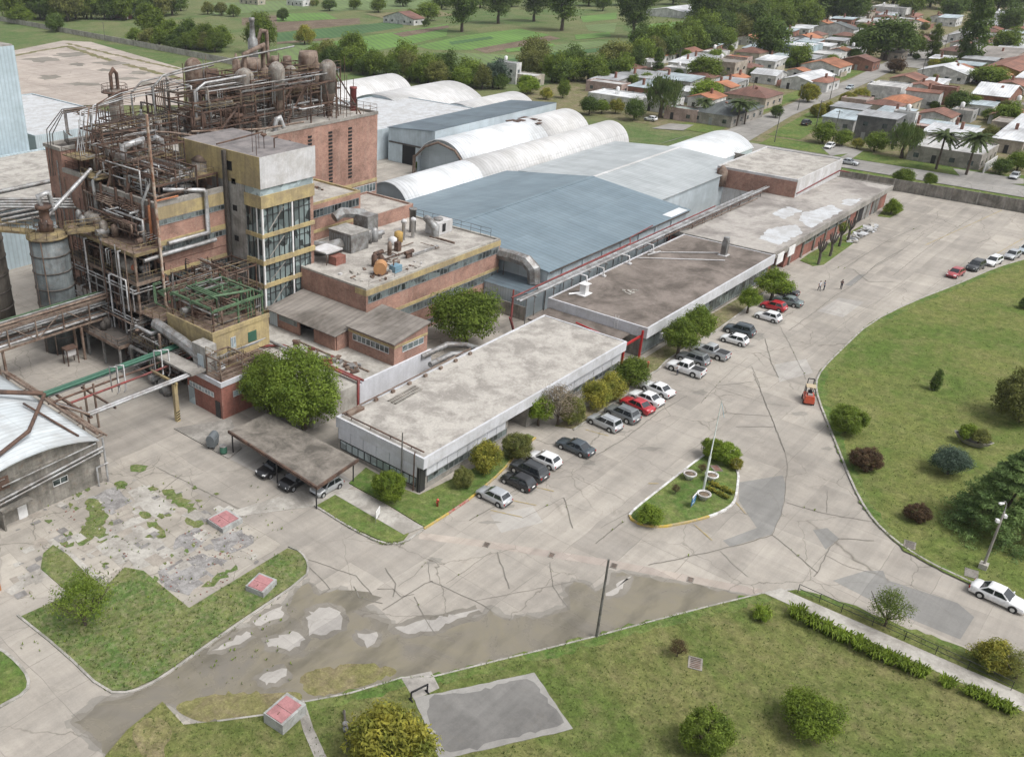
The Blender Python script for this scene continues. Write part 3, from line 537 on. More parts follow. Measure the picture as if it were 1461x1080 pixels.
# ---- office
T=thing('office_building','long low white office with a pale stained flat roof behind the parked cars','building',(86,59,0))
sgl(T,'wall','concrete',(65.02,53.2,0,81,65.6,3.2),(85,53.2,0,106.8,65.6,3.2),(81.0,58,0,85.0,65.6,3.2))
sgl(T,'fascia','fascia',(64.9,52.6,3.2,107,52.85,4.55),(64.9,65.5,3.2,107,65.8,4.55),(64.9,52.85,3.2,65.15,65.5,4.55),(106.75,52.85,3.2,107,65.5,4.55))
sgl(T,'soffit','fascia',(65.15,52.85,3.2,106.75,65.5,3.3))
MB().sheet([(65.15,52.85),(106.75,52.85),(106.75,65.5),(65.15,65.5)],4.45).build('roof',M['roof_pale'],T)
for i in range(8): sgl(T,'wall_panel','white_wall',(66+i*1.8,53.05,1.75,66+i*1.8+1.73,53.2,3.18))
for i in range(9): sgl(T,'wall_panel','white_wall',(86+i*2.3,53.05,1.6,86+i*2.3+2.22,53.2,3.18))
for i in range(6): sgl(T,'wall_panel','white_wall',(64.93,53.6+i*1.98,1.8,65.02,53.6+i*1.98+1.92,3.18))
wband(T,'x',65.02,53.6,65.2,.55,1.72,4,'glass_blue','frame_dark',3)
wband(T,'y',53.2,66.3,80.8,.75,1.65,4,'glass_dull','frame_grey',4)
wband(T,'y',53.2,86,106.4,.75,1.5,5,'glass_dull','frame_grey',4)
sgl(T,'door','frame_dark',(65.02,53.12,0,65.9,53.2,3.0),(64.95,53.25,0,65.02,53.5,3.0))
sgl(T,'shade_panel','black',(81.02,57.9,0,84.98,57.99,3.2))  # black sheet painted in for the deep shade of the driveway opening
mb=MB(); mb.tube([(65.6,65.2,4.85),(65.6,53.2,4.85)],.09,6); mb.tube([(64.95,53.9,4.9),(64.85,53.9,4.4),(64.85,53.9,0)],.07,6)
for y in (55,58,61,64): mb.tube([(65.6,y,4.5),(65.6,y,4.85)],.05,5)
mb.build('roof_pipe',M['rust'],T)
mb=MB(); mb.tube([(65.5,65.4,4.8),(90,65.9,4.8)],.08,6); mb.box(66,64.7,4.46,68.5,65.3,4.8)
for i in range(8): mb.obox(68+i*3,65.2,4.46,.5,.3,.35)
mb.build('roof_pipe',M['rust_pale'],T)
for i in range(3): MB().obox(74.5,63.2+i*.5,4.47,5.2,.28,.1,.05).build('roof_plank',M['concrete_wall'],T)
# ---- entrance court between the two flat buildings
T=thing('entrance_canopy','low brown canopy with red steel posts and glass doors between the two flat buildings','canopy',(110,60,0))
sgl(T,'roof',M['roof_brown'],(107.05,55.2,2.9,112.7,68.5,3.15))
for x in (107.4,112.3): sgl(T,'post','redsteel',(x-.12,53.0,0,x+.12,53.25,4.3))
sgl(T,'beam','redsteel',(107.3,53.3,3.2,112.4,53.5,3.5)); MB().tube([(107.6,53.4,3.7),(109.5,62,3.7)],.12,6).build('beam',M['redsteel'],T)
sgl(T,'wall','black',(107.1,56.2,0,112.7,56.4,2.88)); wband(T,'y',56.2,107.4,112.4,.1,2.8,5,'glass_dull','frame_white',1,name='glass_door')
# ---- laboratory block with brown roof
T=thing('laboratory_building','flat building with a dark brown gravel roof and pale fascia behind the street trees','building',(134,61,0))
sgl(T,'wall','concrete_wall',(112.9,53.4,0,156.2,69,3.1)); 
sgl(T,'fascia','fascia',(112.8,52.7,3.0,156.3,52.95,4.6),(112.8,52.95,3.0,113.05,69,4.6),(156.05,52.95,3.0,156.3,69,4.45),(113.05,68.8,3,156.05,69,4.6))
sgl(T,'soffit','fascia',(113.05,52.95,3.02,156.05,68.8,3.12))
MB().sheet([(113.05,52.95),(156.05,52.95),(156.05,68.8),(113.05,68.8)],4.45).build('roof',M['roof_brown'],T)
wband(T,'y',53.4,113.1,155.5,.35,2.95,5,'glass_dull','frame_grey',9)
wband(T,'x',112.9,56.6,66.5,.3,2.6,6,'glass_dull','frame_grey',1)
mb=MB()
for s in (0,.5): mb.tube([(112.7,57.2+s,2.8),(112.7,57.2+s,5.2)],.03,4)
for i in range(8): mb.tube([(112.7,57.2,2.9+i*.28),(112.7,57.7,2.9+i*.28)],.025,4)
mb.build('ladder',M['white'],T)
mb=MB(); mb.tube([(138.5,68.5,4.6),(147.5,57.5,4.6)],.08,6); mb.tube([(142.5,68.5,4.6),(150.5,60,4.6)],.08,6); mb.obox(150.3,59,4.47,1.5,1.5,.1); mb.tube([(141,68,4.6),(142.5,66.5,5.2)],.14,6); mb.build('roof_pipe',M['tower_white'],T)
mb=MB(); mb.obox(150.3,59,4.5,.9,.9,2.6); mb.tube([(150.3,59,7.1),(150.3,59,7.6)],.5,8); mb.build('vent',M['steel'],T)
mb=MB(); mb.obox(118.2,66.2,4.47,2.2,1.6,.1,0); mb.obox(118.2,66.2,4.55,1.0,1.0,1.5); mb.obox(118.2,66.2,6.05,1.4,1.4,.12); mb.tube([(116,67.5,4.7),(117.8,66.5,4.7)],.16,6); mb.build('vent',M['white'],T)
mb=MB()
for i in range(14): mb.obox(124+rnd.uniform(-1.2,1.2),62+rnd.uniform(-1,1),4.46,rnd.uniform(.15,.5),rnd.uniform(.15,.4),.08,rnd.random()*3)
mb.build('roof_litter',M['pale_concrete'],T)
mb=MB(); mb.obox(118.9,53.2,1.1,1.1,.35,.8); mb.build('air_conditioner',M['white'],T)
# ---- long workshop
T=thing('workshop_building','long flat brick workshop with a pale patched roof reaching to the compound wall','building',(187,62,0))
sgl(T,'wall','brick_dark',(156.4,53.7,0,158.2,72,3.6),(164.2,53.7,0,217.8,72,3.6),(158.2,58,0,164.2,72,3.6))
sgl(T,'beam','concrete',(156.35,52.9,3.6,218,53.25,4.65),(156.35,71.8,3.6,218,72.1,4.65),(217.7,53.25,3.6,218,71.8,4.65),(156.35,53.25,4.0,156.6,71.8,4.65))
sgl(T,'roof_slab','concrete',(156.6,53.25,3.65,217.7,71.8,4.3)); MB().sheet([(156.6,53.25),(217.7,53.25),(217.7,71.8),(156.6,71.8)],4.5).build('roof',M['roof_ext'],T)
mb=MB()
for i,p in enumerate([[(176,54.2),(186,54),(192,54.2),(194,57),(184,59),(179,57.5)],[(162,54.5),(172,54.2),(176,57),(170,59.5),(163,58.5)],[(178,60),(186,59.6),(187,62.5),(180,63)],[(196,54),(203,54.2),(200,56.5),(196,56)]]): mb.sheet(jag(p,.7,.35,i),4.51)
mb.build('roof_coating',M['white_patch'],T)
for i in range(9): sgl(T,'pier','concrete_wall',(166+i*5.6,53.45,0,166.5+i*5.6,53.7,3.6))
sgl(T,'shade_panel','black',(158.2,57.9,0,164.2,57.98,3.6)); sgl(T,'panel','white',(157.6,52.7,2.4,160.3,52.85,4.2),(162.4,52.7,2.6,165.2,52.85,4.3))  # the black sheet stands in for shade inside the open bay
wband(T,'y',53.7,172,196,2.2,3.2,4,'glass_dull','frame_grey',4)
sgl(T,'door','steel',(203.5,53.55,0,208.0,53.7,3.4)); sgl(T,'door','black',(199.5,53.6,0,203.2,53.7,3.5)); sgl(T,'door','steel',(209,53.55,0,213,53.7,3.3))
mb=MB(); mb.tube([(159,69.5,4.9),(187,68.9,4.9)],.09,6)
for x in range(160,187,4): mb.tube([(x,69.4,4.5),(x,69.4,5.6)],.07,5); mb.tube([(x,69.4,5.6),(x+1.2,70.6,5.6)],.06,5)
mb.build('roof_pipe',M['rust_pale'],T)
# ---- white flat hall with brick end
T=flatb('dispatch_hall','white walled flat hall with a brick end standing on the long workshop roof','building',194,64.2,219,81,8.2,'tower_white','roof_pale',.25,.3)
sgl(T,'end_wall','brick',(193.9,64.3,4,194,80.9,7.7)); MB().tube([(194.5,64.1,5.3),(218,64.1,5.8),(218,62,5.8)],.12,6).build('wall_pipe',M['red_pipe'],T)
mb=MB(); mb.lathe(192.6,79.2,[(1.1,4.5),(1.1,7.6),(.4,8.6),(.2,8.8)],12); mb.build('dust_filter',M['rust_pale'],T)
# ---- warehouses (low pitched sheet roofs)
def gable(name,label,x0,x1,y0,y1,ze,zr,roof,wall,cat='warehouse',over=.35):
    t=thing(name,label,cat,((x0+x1)/2,(y0+y1)/2,0)); ym=(y0+y1)/2
    mb=MB(); pts=[(y0,0),(y1,0),(y1,ze-.1),(ym,zr-.1),(y0,ze-.1)]
    a=[(x0,y,z) for y,z in pts]; b=[(x1,y,z) for y,z in pts]
    mb.add(a+b,[(0,1,6,5),(1,2,7,6),(4,0,5,9),(0,4,3,2,1),(5,6,7,8,9)]); mb.build('wall',M[wall],t)
    mb=MB(); sl=(zr-ze)/(ym-y0); yo=over
    top=[(y0-yo,ze-sl*yo),(ym,zr),(y1+yo,ze-sl*yo)]
    v=[];
    for x in (x0-.25,x1+.25):
        for y,z in top: v+=[(x,y,z),(x,y,z-.14)]
    mb.add(v,[(0,6,8,2),(2,8,10,4),(1,3,9,7),(3,5,11,9),(0,2,3,1),(2,4,5,3),(6,7,9,8),(8,9,11,10),(0,1,7,6),(4,10,11,5)]); mb.build('roof',M[roof],t)
    mb=MB(); mb.box(x0-.2,ym-.35,zr-.02,x1+.2,ym+.35,zr+.05); mb.build('ridge',M['vault_grey'] if 'grey' in roof else M['blue_roof'],t)
    return t
T=gable('warehouse','wide warehouse with a blue grey sheet roof beside the pipe rack',118,164.6,72.7,114,6.5,9.0,'blue_roof','clad')
sgl(T,'gutter','dark_steel',(118,72.2,6.2,164,72.36,6.42))
MB().add([(157.5,72.5,6.56),(163.9,72.5,6.56),(163.9,77.5,6.93),(157.5,77.5,6.93)],[(0,1,2,3)]).build('skylight',M['vault_white'],T)
mb=MB()
for x in range(122,163,6): mb.box(x-.15,72.45,0,x+.15,72.7,6.3)
mb.build('pilaster',M['clad'],T)
T=gable('warehouse','warehouse with a pale grey sheet roof between the blue roof and the white flat hall',164.95,204.5,79,111,7.0,8.1,'grey_roof','clad')
T=thing('lean_to','small pale blue metal lean-to under the curved duct at the warehouse end','shed',(115.7,77,0))
MB().add([(113.4,73,0),(117.9,73,0),(117.9,81.2,0),(113.4,81.2,0),(113.4,73,3.9),(117.9,73,4.4),(117.9,81.2,4.4),(113.4,81.2,3.9)],[(0,1,5,4),(1,2,6,5),(2,3,7,6),(3,0,4,7)]).build('wall',M['clad_y'],T)
MB().add([(113.2,72.8,3.95),(117.9,72.8,4.5),(117.9,81.25,4.5),(113.2,81.25,3.95)],[(0,1,2,3)]).build('roof',M['dark_roof'],T)
T=thing('metal_fence','grey metal fence panel under the brick wing beside the lean-to','fence',(115,76,0)); sgl(T,'panel','concrete_wall',(112.2,72.4,0,112.35,81.2,2.2))
T=thing('air_duct','big curved grey sheet metal duct at the blue warehouse gable','duct',(116.8,80,0))
mb=MB(); P0=[(117.2,88.5,7.4),(117.2,82,7.4),(117,78.5,7.7),(116.9,76,7.6),(116.9,74.6,6.6),(116.9,74.3,4.4)]
mb.tube(P0,1.0,8,0,True,False); mb.build('duct',M['steel'],T)
mb=MB(); 
for y in (80,84): mb.tube([(116.6,y,4.3),(116.6,y,6.6)],.07,5)
mb.build('support',M['dark_steel'],T)
# ---- barrel vaults
def vault(name,label,x0,x1,y0,y1,ze,zc,roofs,wall,cat='hall',n=18,axis='x',open_end=False):
    """barrel roof with its axis along x (or y); roofs = [(from,to,material)] along the axis"""
    t=thing(name,label,cat,((x0+x1)/2,(y0+y1)/2,0))
    lo,hi=(y0,y1) if axis=='x' else (x0,x1); h=zc-ze; w=(hi-lo)/2; Rr=(w*w+h*h)/(2*h); cz=zc-Rr; a0=math.asin(min(1,w/Rr)); c=(lo+hi)/2
    arc=[(c+Rr*math.sin(-a0+2*a0*i/n),cz+Rr*math.cos(-a0+2*a0*i/n)) for i in range(n+1)]
    f=(lambda a,b,z:(a,b,z)) if axis=='x' else (lambda a,b,z:(b,a,z))
    e0,e1=(x0,x1) if axis=='x' else (y0,y1)
    for a,b,mt in roofs:
        mb=MB(); v=[f(a,y,z) for y,z in arc]+[f(b,y,z) for y,z in arc]+[f(a,y,z-.15) for y,z in arc]+[f(b,y,z-.15) for y,z in arc]; k=n+1
        fs=[(i,i+k,i+k+1,i+1) for i in range(n)]+[(i+2*k,i+1+2*k,i+1+3*k,i+3*k) for i in range(n)]+[(i,i+1,i+1+2*k,i+2*k) for i in range(n)]+[(i+k,i+3*k,i+1+3*k,i+1+k) for i in range(n)]+[(0,2*k,3*k,k),(n,n+k,n+3*k,n+2*k)]
        if axis=='y': fs=[q[::-1] for q in fs]
        mb.add(v,fs,0,False); ob=mb.build('roof',M[mt],t)
        me=ob.data; me.polygons.foreach_set('use_smooth',[p.index%1==0 and p.index<n for p in me.polygons])
    mb=MB(); e=e0+(1.6 if open_end else .3)
    ap=[(lo+.15,0)]+[(min(max(y,lo+.15),hi-.15),z-.2) for y,z in arc]+[(hi-.15,0)]
    mb.add([f(e,y,z) for y,z in ap],[list(range(len(ap)))]); mb.add([f(e1-.3,y,z) for y,z in ap],[list(range(len(ap)))])
    for y in (lo+.15,hi-.15): mb.add([f(e0+.3,y,0),f(e1-.3,y,0),f(e1-.3,y,ze-.15),f(e0+.3,y,ze-.15)],[(0,1,2,3)])
    mb.build('wall',M[wall],t); return t
vault('vaulted_hall','long barrel vaulted hall, white near half and grey far half, behind the blue roof',132,216,113.6,124.6,4.4,9.2,[(132,156.5,'vault_white'),(156.5,216,'vault_grey')],'clad')
T=vault('vaulted_hall','barrel vaulted hall with an open arched end and a rust stained panel',168.5,222,128.2,143,4.2,9.2,[(168.5,203,'vault_white'),(203,222,'vault_grey')],'clad',open_end=True)
mb=MB()
for i in range(14): 
    x=198+rnd.uniform(0,7); y=132+rnd.uniform(0,8); w=7.4; z=9.28-((y-135.6)/w)**2*4.0; mb.obox(x,y,z-.05+.0,rnd.uniform(.8,2.2),rnd.uniform(.8,2),.12,0)
mb.build('rust_patch',M['rust'],T)
mb=MB(); mb.tube([(167.9,143,2),(167.9,143,4.2),(167.9,140,7),(167.9,136,8.6),(167.9,131,7.5),(167.9,128.5,5)],.28,7); mb.tube([(168.0,143.2,0),(168.0,143.2,4.4)],.4,7); mb.build('arch_rib',M['rust_pale'],T)
vault('vaulted_hall','pale vaulted hall low behind the grey roof near the street corner',206,243,93,108,2.2,5.4,[(206,243,'vault_white')],'clad')
# ---- mono pitch hall with sliding door
T=thing('sliding_door_hall','pale blue clad hall with a dark mono-pitch roof and a sliding door','hall',(200,150,0))
x0,x1,y0,y1=174,226,142,157
MB().add([(x0,y0,0),(x1,y0,0),(x1,y1,0),(x0,y1,0),(x0,y0,9.4),(x1,y0,9.4),(x1,y1,8.2),(x0,y1,8.2)],[(0,1,5,4),(1,2,6,5),(2,3,7,6),(3,0,4,7)]).build('wall',M['clad_y'],T)
MB().add([(x0-.3,y0+.3,9.42),(x1+.3,y0+.3,9.42),(x1+.3,y1+.3,8.25),(x0-.3,y1+.3,8.25),(x0-.3,y0+.3,9.3),(x1+.3,y0+.3,9.3),(x1+.3,y1+.3,8.1),(x0-.3,y1+.3,8.1)],[(0,1,2,3),(4,7,6,5),(0,4,5,1),(1,5,6,2),(2,6,7,3),(3,7,4,0)]).build('roof',M['dark_roof'],T)
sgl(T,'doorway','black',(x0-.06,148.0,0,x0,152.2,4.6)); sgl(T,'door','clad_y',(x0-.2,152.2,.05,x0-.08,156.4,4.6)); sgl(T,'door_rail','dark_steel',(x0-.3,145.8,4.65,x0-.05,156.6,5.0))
# ---- white flat halls at the back
flatb('back_hall','white flat roofed hall behind the brick block with the roof hoppers','hall',112,158.5,212,192,7.6,'clad','white_patch',.2,.3)
vault('vaulted_hall','grey vaulted hall far back next to the rough grass, left of its twin',196,238,204,222,3.5,8.4,[(196,238,'vault_grey')],'clad')
vault('vaulted_hall','grey vaulted hall with a white skylight strip at the far edge of the plant',205,240,176,203,3.5,8.4,[(205,240,'vault_grey')],'clad')
vault('vaulted_hall','small grey vaulted hall beside the dark roofed hall, near the rough grass',214,242,158.5,175,3.5,7.6,[(214,242,'vault_grey')],'clad')
T=flatb('cold_store','white flat roofed building with grille openings beside the light blue tower','building',104,205,132,258,9.5,'clad','white_patch',.3,.4)
wband(T,'x',104,208,226,1.5,5.5,4,'glass','frame_grey',3); wband(T,'y',205,106,130,2,6,4,'glass_dull','frame_white',3)
T=thing('dark_shed','dark grey shed on the big concrete slab behind the white flat roof','shed',(120,285,0)); sgl(T,'wall','concrete_wall',(112,280,-.2,140,300,3.5)); sgl(T,'roof','asbestos',(111,279,3.5,141,301,4.0))
# ---- light blue tower, low blue hall
T=thing('process_tower','tall light blue clad tower cut by the picture edge','tower',(78,200,0)); sgl(T,'wall','blue_tower',(60,189.5,-.2,94.5,215,31.6)); sgl(T,'roof','concrete',(60.2,189.7,31.6,94.3,214.8,31.9))
T=flatb('blue_annex','low light blue clad annex between the tower and the brick block','building',66,150,96,186,11,'blue_tower','roof_pale',.3,.4)
mb=MB(); 
for i in range(4): mb.tube([(58,149.6,8.4+i*.8),(70,149.4,8.4+i*.8),(84,149.4,8.0+i*.8)],.28,6)
mb.tube([(62,149,14),(86,149,14.2)],.4,6); mb.build('wall_pipe',M['steel'],T)
# ---- main brick block
T=thing('brick_plant_building','tall weathered brick process block with yellow bands behind the steel frame','building',(80,112,0))
sgl(T,'wall','brick',(66.8,101.5,13.5,79,117.5,21.2)); sgl(T,'wall','brick',(66.8,117.5,5,84,124.5,22.0),(66.8,124.5,5,84,129,25.0)); sgl(T,'wall','dark_steel',(67.4,102,0,79,117.4,13.5))  # dark lower wall: grime plus the painted-in shade of the open floors
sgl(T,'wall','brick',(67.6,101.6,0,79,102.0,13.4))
sgl(T,'parapet','concrete',(66.7,101.4,21.2,79,101.9,21.9),(66.7,101.9,21.2,67.2,117.5,21.9),(66.6,117.5,22,67.2,124.5,22.6),(66.6,124.4,25,84.2,125,25.5),(66.6,125,25,67.2,129.2,25.5),(67.2,128.6,25,84.2,129.2,25.5))
sgl(T,'wall_band','concrete',(66.72,117.6,8.0,66.8,129,8.3),(66.72,117.6,12.4,66.8,129,12.7),(66.72,117.6,16.8,66.8,129,17.1))
sgl(T,'roof','dark_steel',(67.2,101.9,21.2,79,117.4,21.25),(67.2,117.5,22,84.2,124.4,22.05),(67.2,125,25,84.2,128.6,25.05))
sgl(T,'band','yellow',(66.72,101.42,19.5,79,101.5,21.2),(66.72,101.40,15.9,79,101.5,16.6),(66.72,101.40,11.6,79,101.5,12.3))
wband(T,'y',101.5,67.2,78.9,18.7,19.45,6,'glass_dull','frame_grey',3); wband(T,'y',101.5,67.2,78.9,15.0,15.8,6,'glass_dull','frame_grey',3); wband(T,'y',101.6,68,78.9,10.4,11.5,6,'glass','frame_grey',3)
sgl(T,'corner_post','dark_steel',(66.65,101.3,4,67.1,101.42,21.2),(78.2,100.9,4,78.7,101.38,27))
sgl(T,'door','white',(66.7,102.7,16.2,66.8,103.8,18.7))
# back block with slots
T=thing('brick_hopper_building','big reddish brick block with rows of wall slots under the roof hoppers','building',(100,124,0))
sgl(T,'wall','brick',(80,112.6,0,121.8,138,24.4)); sgl(T,'wall','brick',(84.2,117.4,0,121.8,137.9,24.41))
sgl(T,'parapet','concrete',(80,112.5,24.42,121.9,112.9,24.9),(121.5,112.9,24.42,121.9,138,24.9)); sgl(T,'roof','roof_pale',(80,112.9,24.42,121.5,138,24.5))
for k in range(4):
    mb=MB(); x=100.2+k*4.75
    for i in range(15): mb.box(x,112.5,14.4+i*.6,x+.85,112.62,14.4+i*.6+.32)
    mb.build('slot_row',M['black'],T)
sgl(T,'band','yellow',(104,112.5,12.6,121.8,112.6,13.2)); wband(T,'y',112.6,105,121.5,10.9,12.4,5,'glass_dull','frame_white',4); sgl(T,'cabinet','dark_steel',(104.5,112.3,11.5,106.5,112.6,12.4))
# ---- stair tower
T=thing('stair_tower','yellow and white stair tower with glazed landings in front of the brick block','tower',(84,100,0))
sgl(T,'wall','tower_grey',(79.05,97.9,0,89,105,22.7)); sgl(T,'wall','brick',(88.4,94.6,0,89.0,97.9,21.6))
sgl(T,'head_wall','yellow',(79,94.32,22.7,79.1,112.4,27)); sgl(T,'head_wall','tower_white',(79.0,94.25,22.7,89.2,94.32,27)); sgl(T,'head_wall','concrete',(79.1,94.32,22.7,89.2,112.4,26.7))
sgl(T,'roof',weathered('grey_purple_roof',(.24,.22,.215),(.15,.14,.14),.6,.4,.95),(79.1,94.32,26.7,89.2,112.4,26.82))
for z0,z1 in ((19.95,21.7),(15.75,16.3),(11.8,12.5),(8.4,9.0),(4.6,5.1)): sgl(T,'band','yellow',(79.0,94.3,z0,89.0,97.9,z1)); 
sgl(T,'window','glass_blue',(79.15,94.5,21.7,88.9,97.8,22.7))
for z0,z1 in ((16.3,19.95),(12.5,15.75),(9.0,11.8),(5.1,8.4),(.2,4.6)):
    h=z1-z0; mb=MB()
    mb.box(79.3,94.6,z0,88.4,97.9,z1,0)
    for i in range(10): 
        x=79.3+i*.98; mb.box(x-.04,94.48,z0,x+.04,94.6,z1,1)
    for i in range(4): 
        y=94.6+i*.98; mb.box(79.18,y-.04,z0,79.3,y+.04,z1,1)
    mb.box(79.3,94.5,z0+h*.68,88.4,94.6,z0+h*.68+.07,1)
    mb.build('window',[M['glass_tower'],M['frame_dark']],T)
    mb=MB(); mb.add([(80.2,94.44,z0+h*.1),(80.5,94.44,z0+h*.1),(83.3,94.44,z0+h*.88),(83.0,94.44,z0+h*.88)],[(0,1,2,3)]); mb.build('stair_flight',M['tower_grey'],T)
    sgl(T,'post','white',(79.1,94.3,z0,79.35,94.55,z1),(84.6,94.35,z0,84.85,94.5,z1),(79.1,95.4,z0,79.2,95.6,z1))
for z in (22.4,18.6,14.2,10,6.2): sgl(T,'window','black',(79.0,99.6,z,79.06,100.5,z+.8))
sgl(T,'window','black',(78.96,100.2,24.2,79.0,101.4,25.5))
mb=MB(); mb.tube([(80,96,26.8),(80,96,29.5)],.05,5); mb.tube([(83,99,26.8),(83,99,29.2)],.04,5); mb.lathe(83.5,98.5,[(.05,26.8),(.05,28.4),(.5,28.7),(.35,28.9)],8); mb.tube([(79.5,104,27.2),(88,104,27.6)],.12,6); mb.tube([(81,98,26.8),(81,98,31)],.04,5); mb.tube([(84.5,97.5,26.9),(84.5,97.5,28.2),(85.2,97.5,28.3)],.09,6); mb.build('roof_mast',M['rust'],T)
# ---- link building, low block, brick wing
T=flatb('link_building','brick link building with a yellow band and broken windows between stair tower and slotted block','building',89.2,101.5,106,112.4,16,'brick','roof_pale',.3,.3,'yellow')
wband(T,'y',101.5,89.6,105.6,13.6,14.9,5,'glass','frame_grey',4); sgl(T,'band','yellow',(89.2,101.4,11.2,106,101.5,11.7))
for i in range(16): MB().obox(92+rnd.random()*11,103+rnd.random()*6,15.71,rnd.uniform(.3,1.2),rnd.uniform(.2,.6),rnd.uniform(.1,.4),rnd.random()*3).build('roof_junk',M[rnd.choice(('rust','rust_pale','concrete'))],T)
flatb('low_brick_block','lower brick block with a pale roof and railings behind the roof air units','building',106.2,99.6,117,110.5,12,'brick','roof_pale',.3,.3,'brick')
T=flatb('brick_wing','long brick wing with two ribbons of windows and rooftop machinery','building',86.2,81.3,117,101.4,10,'brick','roof_pale',.25,.35,'pale_concrete')
sgl(T,'band','yellow',(86.15,81.2,8.9,117.05,81.3,9.72),(86.15,81.2,4.9,117.05,81.3,5.35),(86.12,81.3,8.9,86.2,83.4,9.72))
wband(T,'y',81.3,86.5,116.7,7.7,8.85,5,'glass_dull','frame_grey',7); wband(T,'y',81.3,86.5,116.7,3.6,4.85,5,'glass_dull','frame_grey',7); wband(T,'y',81.3,86.5,110,.6,1.4,5,'glass_dull','frame_grey',5)
mb=MB(); rail(mb,[(117-.3,83,9.95),(117-.3,101,9.95)],1.3,.03,2); rail(mb,[(87,81.6,9.95),(95,81.6,9.95)],1.0,.02,2.5); mb.build('railing',M['dark_steel'],T)
for i in range(34): MB().obox(88+rnd.random()*12,82.3+rnd.random()*6,9.76,rnd.uniform(.2,1.0),rnd.uniform(.15,.5),rnd.uniform(.06,.35),rnd.random()*3).build('roof_junk',M[rnd.choice(('rust_pale','tower_white','rust','pale_concrete'))],T)
# ---- sheds on the loading deck, deck
T=thing('loading_deck','raised concrete deck with a white front wall beside the brick wing','deck',(78,82,0))
sgl(T,'slab','pale_concrete',(66.5,71.3,0,86.1,94.2,3.4)); sgl(T,'front_wall','white_wall',(74.6,71.0,0,88.2,71.3,3.6)); 
sgl(T,'side_wall','white_wall',(74.3,71.0,0,74.6,82,3.3)); MB().tube([(74.4,71.1,3.9),(74.4,84,3.9)],.14,6).build('deck_pipe',M['red_pipe'],T)
mb=MB(); 
for p in ([(74.2,71.2,0),(74.2,71.2,3.9),(74.2,80,4.0)],[(74.9,71,3.7),(74.9,86,3.7),(70,90,3.7)]): mb.tube(p,.16,6)
mb.build('deck_pipe',M['red_pipe'],T)
mb=MB(); mb.tube([(74.0,82,1.5),(74.0,76,1.5),(74.0,74,2.2),(73.8,72,2.2)],.25,7); mb.tube([(74.1,88,4),(74.1,80,4.1)],.2,7); mb.build('deck_pipe',M['pipe'],T)
for i in range(22): MB().obox(75.6+rnd.random()*2,73+rnd.random()*14,3.4,rnd.uniform(.4,1.6),rnd.uniform(.2,.6),rnd.uniform(.15,.5),rnd.random()*3).build('scrap',M[rnd.choice(('red_pipe','steel','rust_pale','rust'))],T)
mb=MB(); mb.box(75,71.8,3.4,75.2,86,3.7); mb.box(77.4,72.5,3.4,77.6,86,3.6); mb.build('edge_kerb',M['rust_pale'],T)
T=thing('brick_shed','brick shed with a ribbed grey roof on the corner of the loading deck','shed',(83.5,75,3.4))
MB().add([(81,71.35,3.42),(87.6,71.35,3.42),(87.6,79.6,3.42),(81,79.6,3.42),(81,71.35,6.6),(87.6,71.35,7.6),(87.6,79.6,7.6),(81,79.6,6.6)],[(0,1,5,4),(1,2,6,5),(2,3,7,6),(3,0,4,7)]).build('wall',M['brick'],T)
MB().add([(80.7,71.1,6.65),(87.9,71.1,7.7),(87.9,79.9,7.7),(80.7,79.9,6.65),(80.7,71.1,6.5),(87.9,71.1,7.55),(87.9,79.9,7.55),(80.7,79.9,6.5)],[(0,1,2,3),(4,7,6,5),(0,4,5,1),(1,5,6,2),(2,6,7,3),(3,7,4,0)]).build('roof',M['asbestos_y'],T)
sgl(T,'band','yellow',(80.94,71.3,5.9,81,79.6,6.2),(80.94,71.27,5.9,87.6,71.35,6.2)); wband(T,'x',81,72.2,78.8,4.9,5.85,4,'glass_dull','frame_white',2); wband(T,'y',71.35,82.5,86.8,4.9,5.85,4,'glass_dull','frame_white',1)
T=thing('open_shed','low open fronted shed with a long ribbed grey roof on the loading deck','shed',(81,86,3.4))
mb=MB(); mb.box(79,80.2,3.42,79.2,84.3,5.6); mb.box(79,87.2,3.42,79.2,93.8,5.6); mb.box(79.2,93.6,3.42,86,93.8,5.6); mb.box(79.2,80.0,3.42,86,80.2,5.6); mb.build('wall',M['brick'],T); sgl(T,'shade_panel','black',(81.5,80.3,3.45,81.6,93.5,5.5))  # black sheet across the shed stands in for its shaded inside
MB().add([(78.6,79.8,5.7),(86.1,79.8,6.6),(86.1,94,6.6),(78.6,94,5.7),(78.6,79.8,5.6),(86.1,79.8,6.5),(86.1,94,6.5),(78.6,94,5.6)],[(0,1,2,3),(4,7,6,5),(0,4,5,1),(1,5,6,2),(2,6,7,3),(3,7,4,0)]).build('roof',M['asbestos_y'],T)
wband(T,'x',79,87.6,91.4,4.6,5.4,4,'glass_dull','frame_grey',1); sgl(T,'door','clad_y',(78.9,91.8,3.45,79,93.4,5.5))
